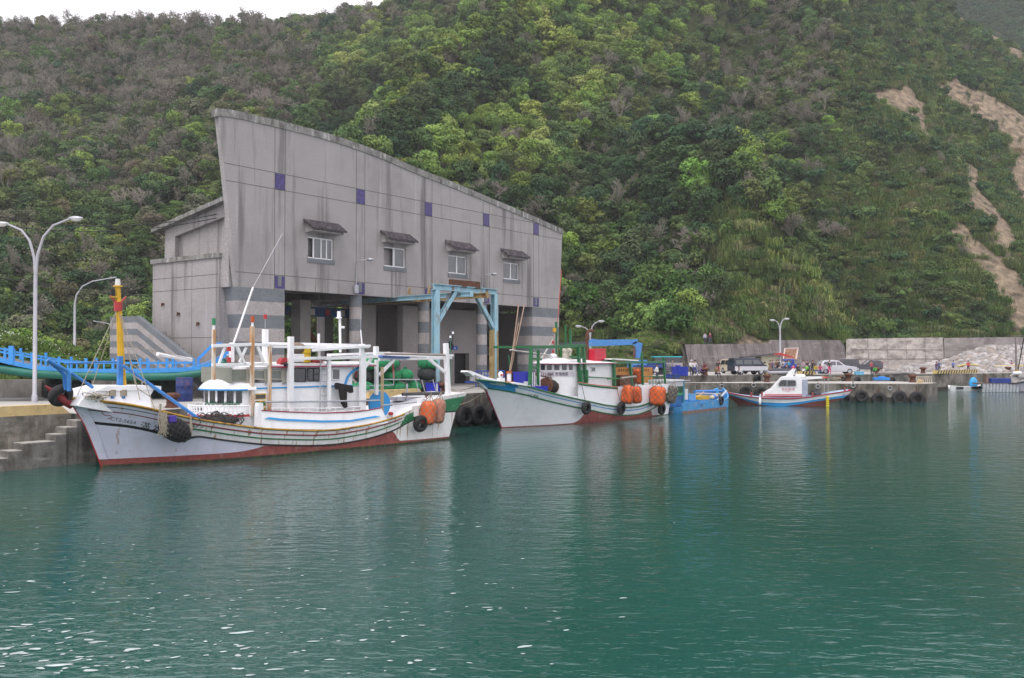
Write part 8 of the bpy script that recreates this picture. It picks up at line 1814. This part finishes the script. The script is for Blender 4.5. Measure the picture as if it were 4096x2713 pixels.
PE=[ # px, py feet, z, pose, top, legs, label, h, rz, opts
 (2628,1525,2.2,'stand',(.72,.70,.70),(.06,.07,.10),'woman in a loose white shirt behind the green stern frame of the middle boat',1.66,.9,dict(hairc=(.03,.015,.015))),
 (2690,1494,2.6,'stand',(.18,.18,.2),(.2,.18,.17),'person in grey behind the blue crate stacks',1.65,1,{}),
 (2765,1503,2.6,'arms',W_,BK,'person in a white cap, white top and black trousers',1.66,.3,dict(cap=(.65,.65,.68))),
 (2778,1503,2.6,'walk',(.66,.62,.72),(.04,.05,.26),'person in a white and purple jacket and blue trousers, beside the white cap',1.66,2.6,{}),
 (2809,1502,2.6,'crouch',(.12,.04,.2),BK,'person in purple crouching on the quay edge',1.7,0,{}),
 (2820,1501.5,2.6,'bend',(.22,.025,.05),BK,'person in a dark red top leaning behind the one in purple',1.62,.4,{}),
 (2873,1499,2.6,'stand',(.03,.03,.03),(.3,.03,.05),'long-haired person in black and red standing behind the olive sweater',1.68,0,dict(long=True)),
 (2866,1529,1.87,'sit',(.16,.11,.035),(.03,.03,.06),'person in an olive brown sweater seated on the quay edge, bent forward',1.9,.5,dict(lift=.45)),
 (2957,1502,2.6,'crouch',W_,(.08,.07,.065),'person in a white shirt crouching in front of the van',1.7,-.5,{}),
 (2820.5,1375,6.25,'stand',(.4,.4,.5),(.05,.05,.08),'person in pale grey on top of the retaining wall, left of a pair',1.6,.2,{}),
 (2841,1375,6.25,'walk',(.16,.03,.06),(.06,.06,.1),'person in dark red on top of the retaining wall, right of a pair',1.7,.2,{}),
 (3081,1494,2.6,'arms',(.17,.10,.07),(.05,.06,.13),'woman in a brown dress standing at the left of the crowd',1.64,0,dict(skirt=True,long=True)),
 (3090,1491,2.6,'stand',(.12,.08,.22),NV,'person in purple just behind the woman in the brown dress',1.66,2,{}),
 (3101,1495,2.6,'sit',(.05,.06,.13),BK,'seated person in navy, leftmost of the seated ones by the lamp post',1.65,.6,{}),
 (3106,1490,2.6,'stand',(.10,.05,.04),BK,'person in dark brown standing behind the seated one in navy',1.66,2.8,{}),
 (3114,1490,2.6,'stand',(.022,.022,.03),BK,'person in a black jacket standing left of the lamp post',1.7,2.5,{}),
 (3117,1493,2.6,'crouch',(.2,.2,.27),NV,'seated person in grey blue at the foot of the lamp post',1.65,2.2,{}),
 (3130,1493,2.6,'sit',(.04,.045,.12),NV,'seated person in dark navy right of the lamp post',1.65,2.4,{}),
 (3133,1489,2.6,'stand',(.62,.62,.66),NV,'person in white standing right of the lamp post',1.68,3,{}),
 (3139,1490,2.6,'bend',(.12,.16,.38),NV,'person in mid blue leaning in front of the blue pickup',1.72,2.6,{}),
 (3154,1490,2.6,'stand',(.05,.36,.48),NV,'person in a turquoise top before the blue pickup',1.68,2.6,{}),
 (3147,1494,2.6,'sit',(.07,.04,.06),BK,'seated person in a dark plum coat before the blue pickup',1.65,2.8,{}),
 (3173,1494,2.6,'sit',(.55,.04,.12),BK,'seated person in bright pink right of the pickup',1.65,2.6,{}),
 (3192,1494,2.6,'sit',(.025,.025,.03),BK,'seated person in black between the two groups',1.7,2.6,{}),
 (3215,1493,2.6,'stand',(.38,.30,.34),(.2,.2,.22),'person in grey and pink, leftmost standing one of the second group',1.68,.2,{}),
 (3229,1491,2.6,'arms',(.05,.02,.03),BK,'person in a dark floral top in the second group',1.64,0,{}),
 (3239,1490,2.6,'bend',W_,BK,'person in white leaning at the back of the second group',1.72,1.2,{}),
 (3250,1494,2.6,'stand',(.04,.02,.035),BK,'person in a black waistcoat with white belt standing with back turned',1.68,3.1,{}),
 (3214,1496,2.6,'crouch',(.6,.62,.66),(.3,.3,.35),'small seated person in white at the left of the striped kerb',1.4,2.6,{}),
 (3227,1494,2.6,'sit',(.16,.48,.05),BK,'seated person in bright green in the second group',1.6,2.6,{}),
 (3263,1500,2.6,'sit',(.55,.42,.02),(.08,.12,.25),'person in yellow seated on the striped kerb, head bowed',1.65,0,dict(lift=.12)),
 (3281,1500,2.6,'sit',(.6,.04,.16),(.12,.18,.36),'person in hot pink with long hair seated beside the one in yellow',1.65,-.3,dict(long=True,lift=.12)),
 (3308,1497,2.6,'stand',(.68,.66,.72),(.04,.04,.11),'child in a white top and navy trousers in front of the silver car',1.2,1.2,{}),
 (3318,1497,2.6,'stand',(.03,.025,.03),(.55,.05,.16),'person in black with bright pink trousers in front of the silver car',1.68,.2,{}),
 (3486,1498,2.6,'stand',(.42,.08,.10),(.04,.04,.05),'person in a red checked shirt before the dark grey car',1.74,.6,{}),
 (3501,1498,2.6,'sit',(.03,.5,.05),BK,'person in vivid green seated before the dark grey car',1.5,-.6,{}),
 (3757,1493,2.6,'stand',(.07,.10,.24),(.03,.035,.05),'person in a blue jacket with back turned at the striped kerb',1.74,2.9,{}),
 (3746,1494,2.6,'stand',(.10,.04,.10),(.12,.1,.2),'person in dark purple half hidden behind the blue jacket',1.6,2,{}),
 (3813,1490,2.6,'arms',(.05,.16,.52),BK,'person in a bright blue polo shirt with folded arms before the rocks',1.7,.3,dict(short=True,shirtshort=True)),
 (3873,1491,2.6,'arms',(.52,.02,.05),BK,'person in a bright red shirt in front of the rock pile',1.72,-.3,dict(short=True,shirtshort=True)),
 (3990,1488,2.6,'walk',(.03,.03,.04),(.24,.18,.20),'person in a black shirt walking past the mast at the right',1.72,.2,dict(short=True)),
 (4048,1489,2.6,'walk',(.25,.03,.16),(.02,.33,.33),'person in magenta and turquoise walking near the right edge',1.7,0,{}),
]
for px,py,z,pose,tp,lg,lab,h,rz,op in PE:
    op=dict(op); lift=op.pop('lift',0); l=fq(px,py) if z==2.6 else G(px,py,z); z=l.z; l.z=z+lift
    if z>6: l=D(px,1375,123.8); l.z=6.15
    if pose=='sit' and not lift and px!=3263: l.z=z
    person(l,pose,tp,lg,lab,h,rz,**op)
    if pose=='sit' and lift==0:
        pass
p=B1F.w(*B1F.L(1690,1600,-1.3)); p.z-=1.15; person(p,'bend',(.62,.6,.66),NV,'man in a white shirt bending over behind the orange floats of the nearest boat',1.7,1.6)
p=b2(2535,1465,-.4); p.z=.9; pp=person(p,'arms',(.05,.06,.35),NV,'person in a blue, red and white shirt on deck of the middle boat',1.72,2.9)
mb=MB(); 
for a,b,w in (((-.15,.17,1.02),(.15,.17,1.36),.05),((.15,.17,1.02),(-.15,.17,1.36),.05),((0,.175,1.0),(0,.175,1.4),.09),((-.17,.175,1.2),(.17,.175,1.2),.09)): mb.beam(a,b,w,.012,up=(0,1,0))
mb.build('shirt_pattern',[cloth((.6,.03,.06))],pp)
p=b2(2470,1490,-.6); p.z=.9; person(p,'bend',(.35,.30,.04),BK,'person in a yellow jacket bending under the aft canopy of the middle boat',1.7,-1.4)
# --- individual trees at the foot of the slope ---
def maketree(seed,kind):
    rng=random.Random(seed)
    if kind=='bare':
        mb=MB(); 
        for s in range(3): branches(rng,mb,V((0,0,-.3)),V((rng.gauss(0,.45),rng.gauss(0,.3),1)).normalized(),1.9,.13,5,.55,0,.022)
        return mb,None
    vs,fs,lv,L=crown(rng,3.1,5.2,3600,.27,26,.72)
    tr=MB(); tr.tube([(0,0,-1.),(.1,0,1.5),(0,.1,2.8)],[.2,.15,.1],n=8,caps=False)
    for c,lr,_ in L[:12]: tr.tube([(0,0,1.3),c*.55+V((0,0,.8)),c],[.1,.06,.03],n=5,caps=False)
    return tr,(vs,fs,lv)
TREES=[(2330,1180,128,'leaf',1.25,(.055,.12,.025),'bright leafy tree just right of the building'),(2300,1010,137,'leaf',1.1,(.06,.11,.03),'mid green tree against the building\'s right corner'),
 (2420,1010,140,'leaf',1.15,(.10,.15,.03),'yellow green tree up the slope right of the building'),(2620,1090,135,'leaf',1.35,(.065,.12,.03),'large spreading green tree above the middle boat'),(2720,1140,131,'leaf',1.3,(.05,.11,.025),'broad tree above the left end of the retaining wall'),
 (2550,1200,129,'leaf',1.2,(.06,.115,.03),'round green tree above the blue crane arm'),(2690,1240,127,'leaf',1.05,(.045,.10,.025),'low dark green tree left of the retaining wall'),(2560,960,146,'leaf',1.3,(.075,.105,.045),'olive green tree on the slope between gully and spur'),
 (2760,960,148,'bare',1.3,(.2,.17,.15),'leafless grey tree on the spur above the retaining wall'),(2780,1180,130,'bare',.9,(.2,.17,.15),'leafless branching tree low above the retaining wall'),(3350,930,152,'bare',1.0,(.2,.17,.15),'pale leafless shrub in the grassy slope right of centre'),
 (545,800,150,'bare',1.5,(.2,.17,.15),'large leafless tree left of the building'),(1045,400,230,'bare',1.8,(.2,.17,.15),'tall pale leafless tree above the parapet'),(2080,540,190,'bare',1.3,(.2,.17,.15),'leafless tree in the light green wood right of the parapet'),(180,1130,132,'bare',1.1,(.2,.17,.15),'crooked pale leafless tree beside the left lamp post'),(1940,760,160,'bare',1.1,(.2,.17,.15),'forked pale dead tree just above the sloping parapet'),
 (2350,830,158,'leaf',1.15,(.11,.14,.03),'yellowish tree high right of the parapet\'s low end'),(2480,1290,124,'leaf',.8,(.06,.12,.03),'small bush-like tree over the meadow behind the middle boat')]
TM={}
for i,(px,py,Y,k,s,tint,lab) in enumerate(TREES):
    key=(k,i%3); 
    if key not in TM: TM[key]=maketree(100+i,k)
    tr,cr=TM[key]; X=(px-2048)/FOC*Y
    # find the ground under the crown along the sight line
    best=None
    for yy in np.arange(118,300,1.0):
        xx=(px-2048)/FOC*yy; zz=terr(xx,yy); a,b=proj(xx,yy,zz+ (3.2 if k=='leaf' else 2.5)*s)
        if b<py+12: best=(xx,yy,zz); break
    if not best: best=(X,Y,terr(X,Y))
    o=thing('tree' if k=='leaf' else 'leafless_tree',lab,'tree',best,random.uniform(0,6),'single trees on the hillside'); o.scale=(s,s,s)
    tr.build('trunk' if k=='leaf' else 'branches',[BARK if k=='leaf' else mat('pale_branch',(.30,.26,.23),.9,var=.2)],o)
    if cr:
        nm='crown'; mkm=leafmat('crown_leaves_%d'%i,own=tint); c=mkobj(nm,cr[0],cr[1],cr[2],[mkm],link=True); c.parent=o
# ---------------- haze ----------------
mb=MB(); mb.box(-420,460,-90,640,-40,330); m=bpy.data.materials.new('haze_air'); m.use_nodes=True; t=m.node_tree; t.nodes.clear(); o_=NN(t,'ShaderNodeOutputMaterial'); pv=NN(t,'ShaderNodeVolumePrincipled'); pv.inputs['Density'].default_value=.00028; pv.inputs['Color'].default_value=(.86,.87,.93,1); pv.inputs['Anisotropy'].default_value=.2; t.links.new(pv.outputs[0],o_.inputs['Volume'])
hz=mb.build('haze',[m]); tag(hz,'faint pale haze thinning the far hillside',None,None,'stuff')
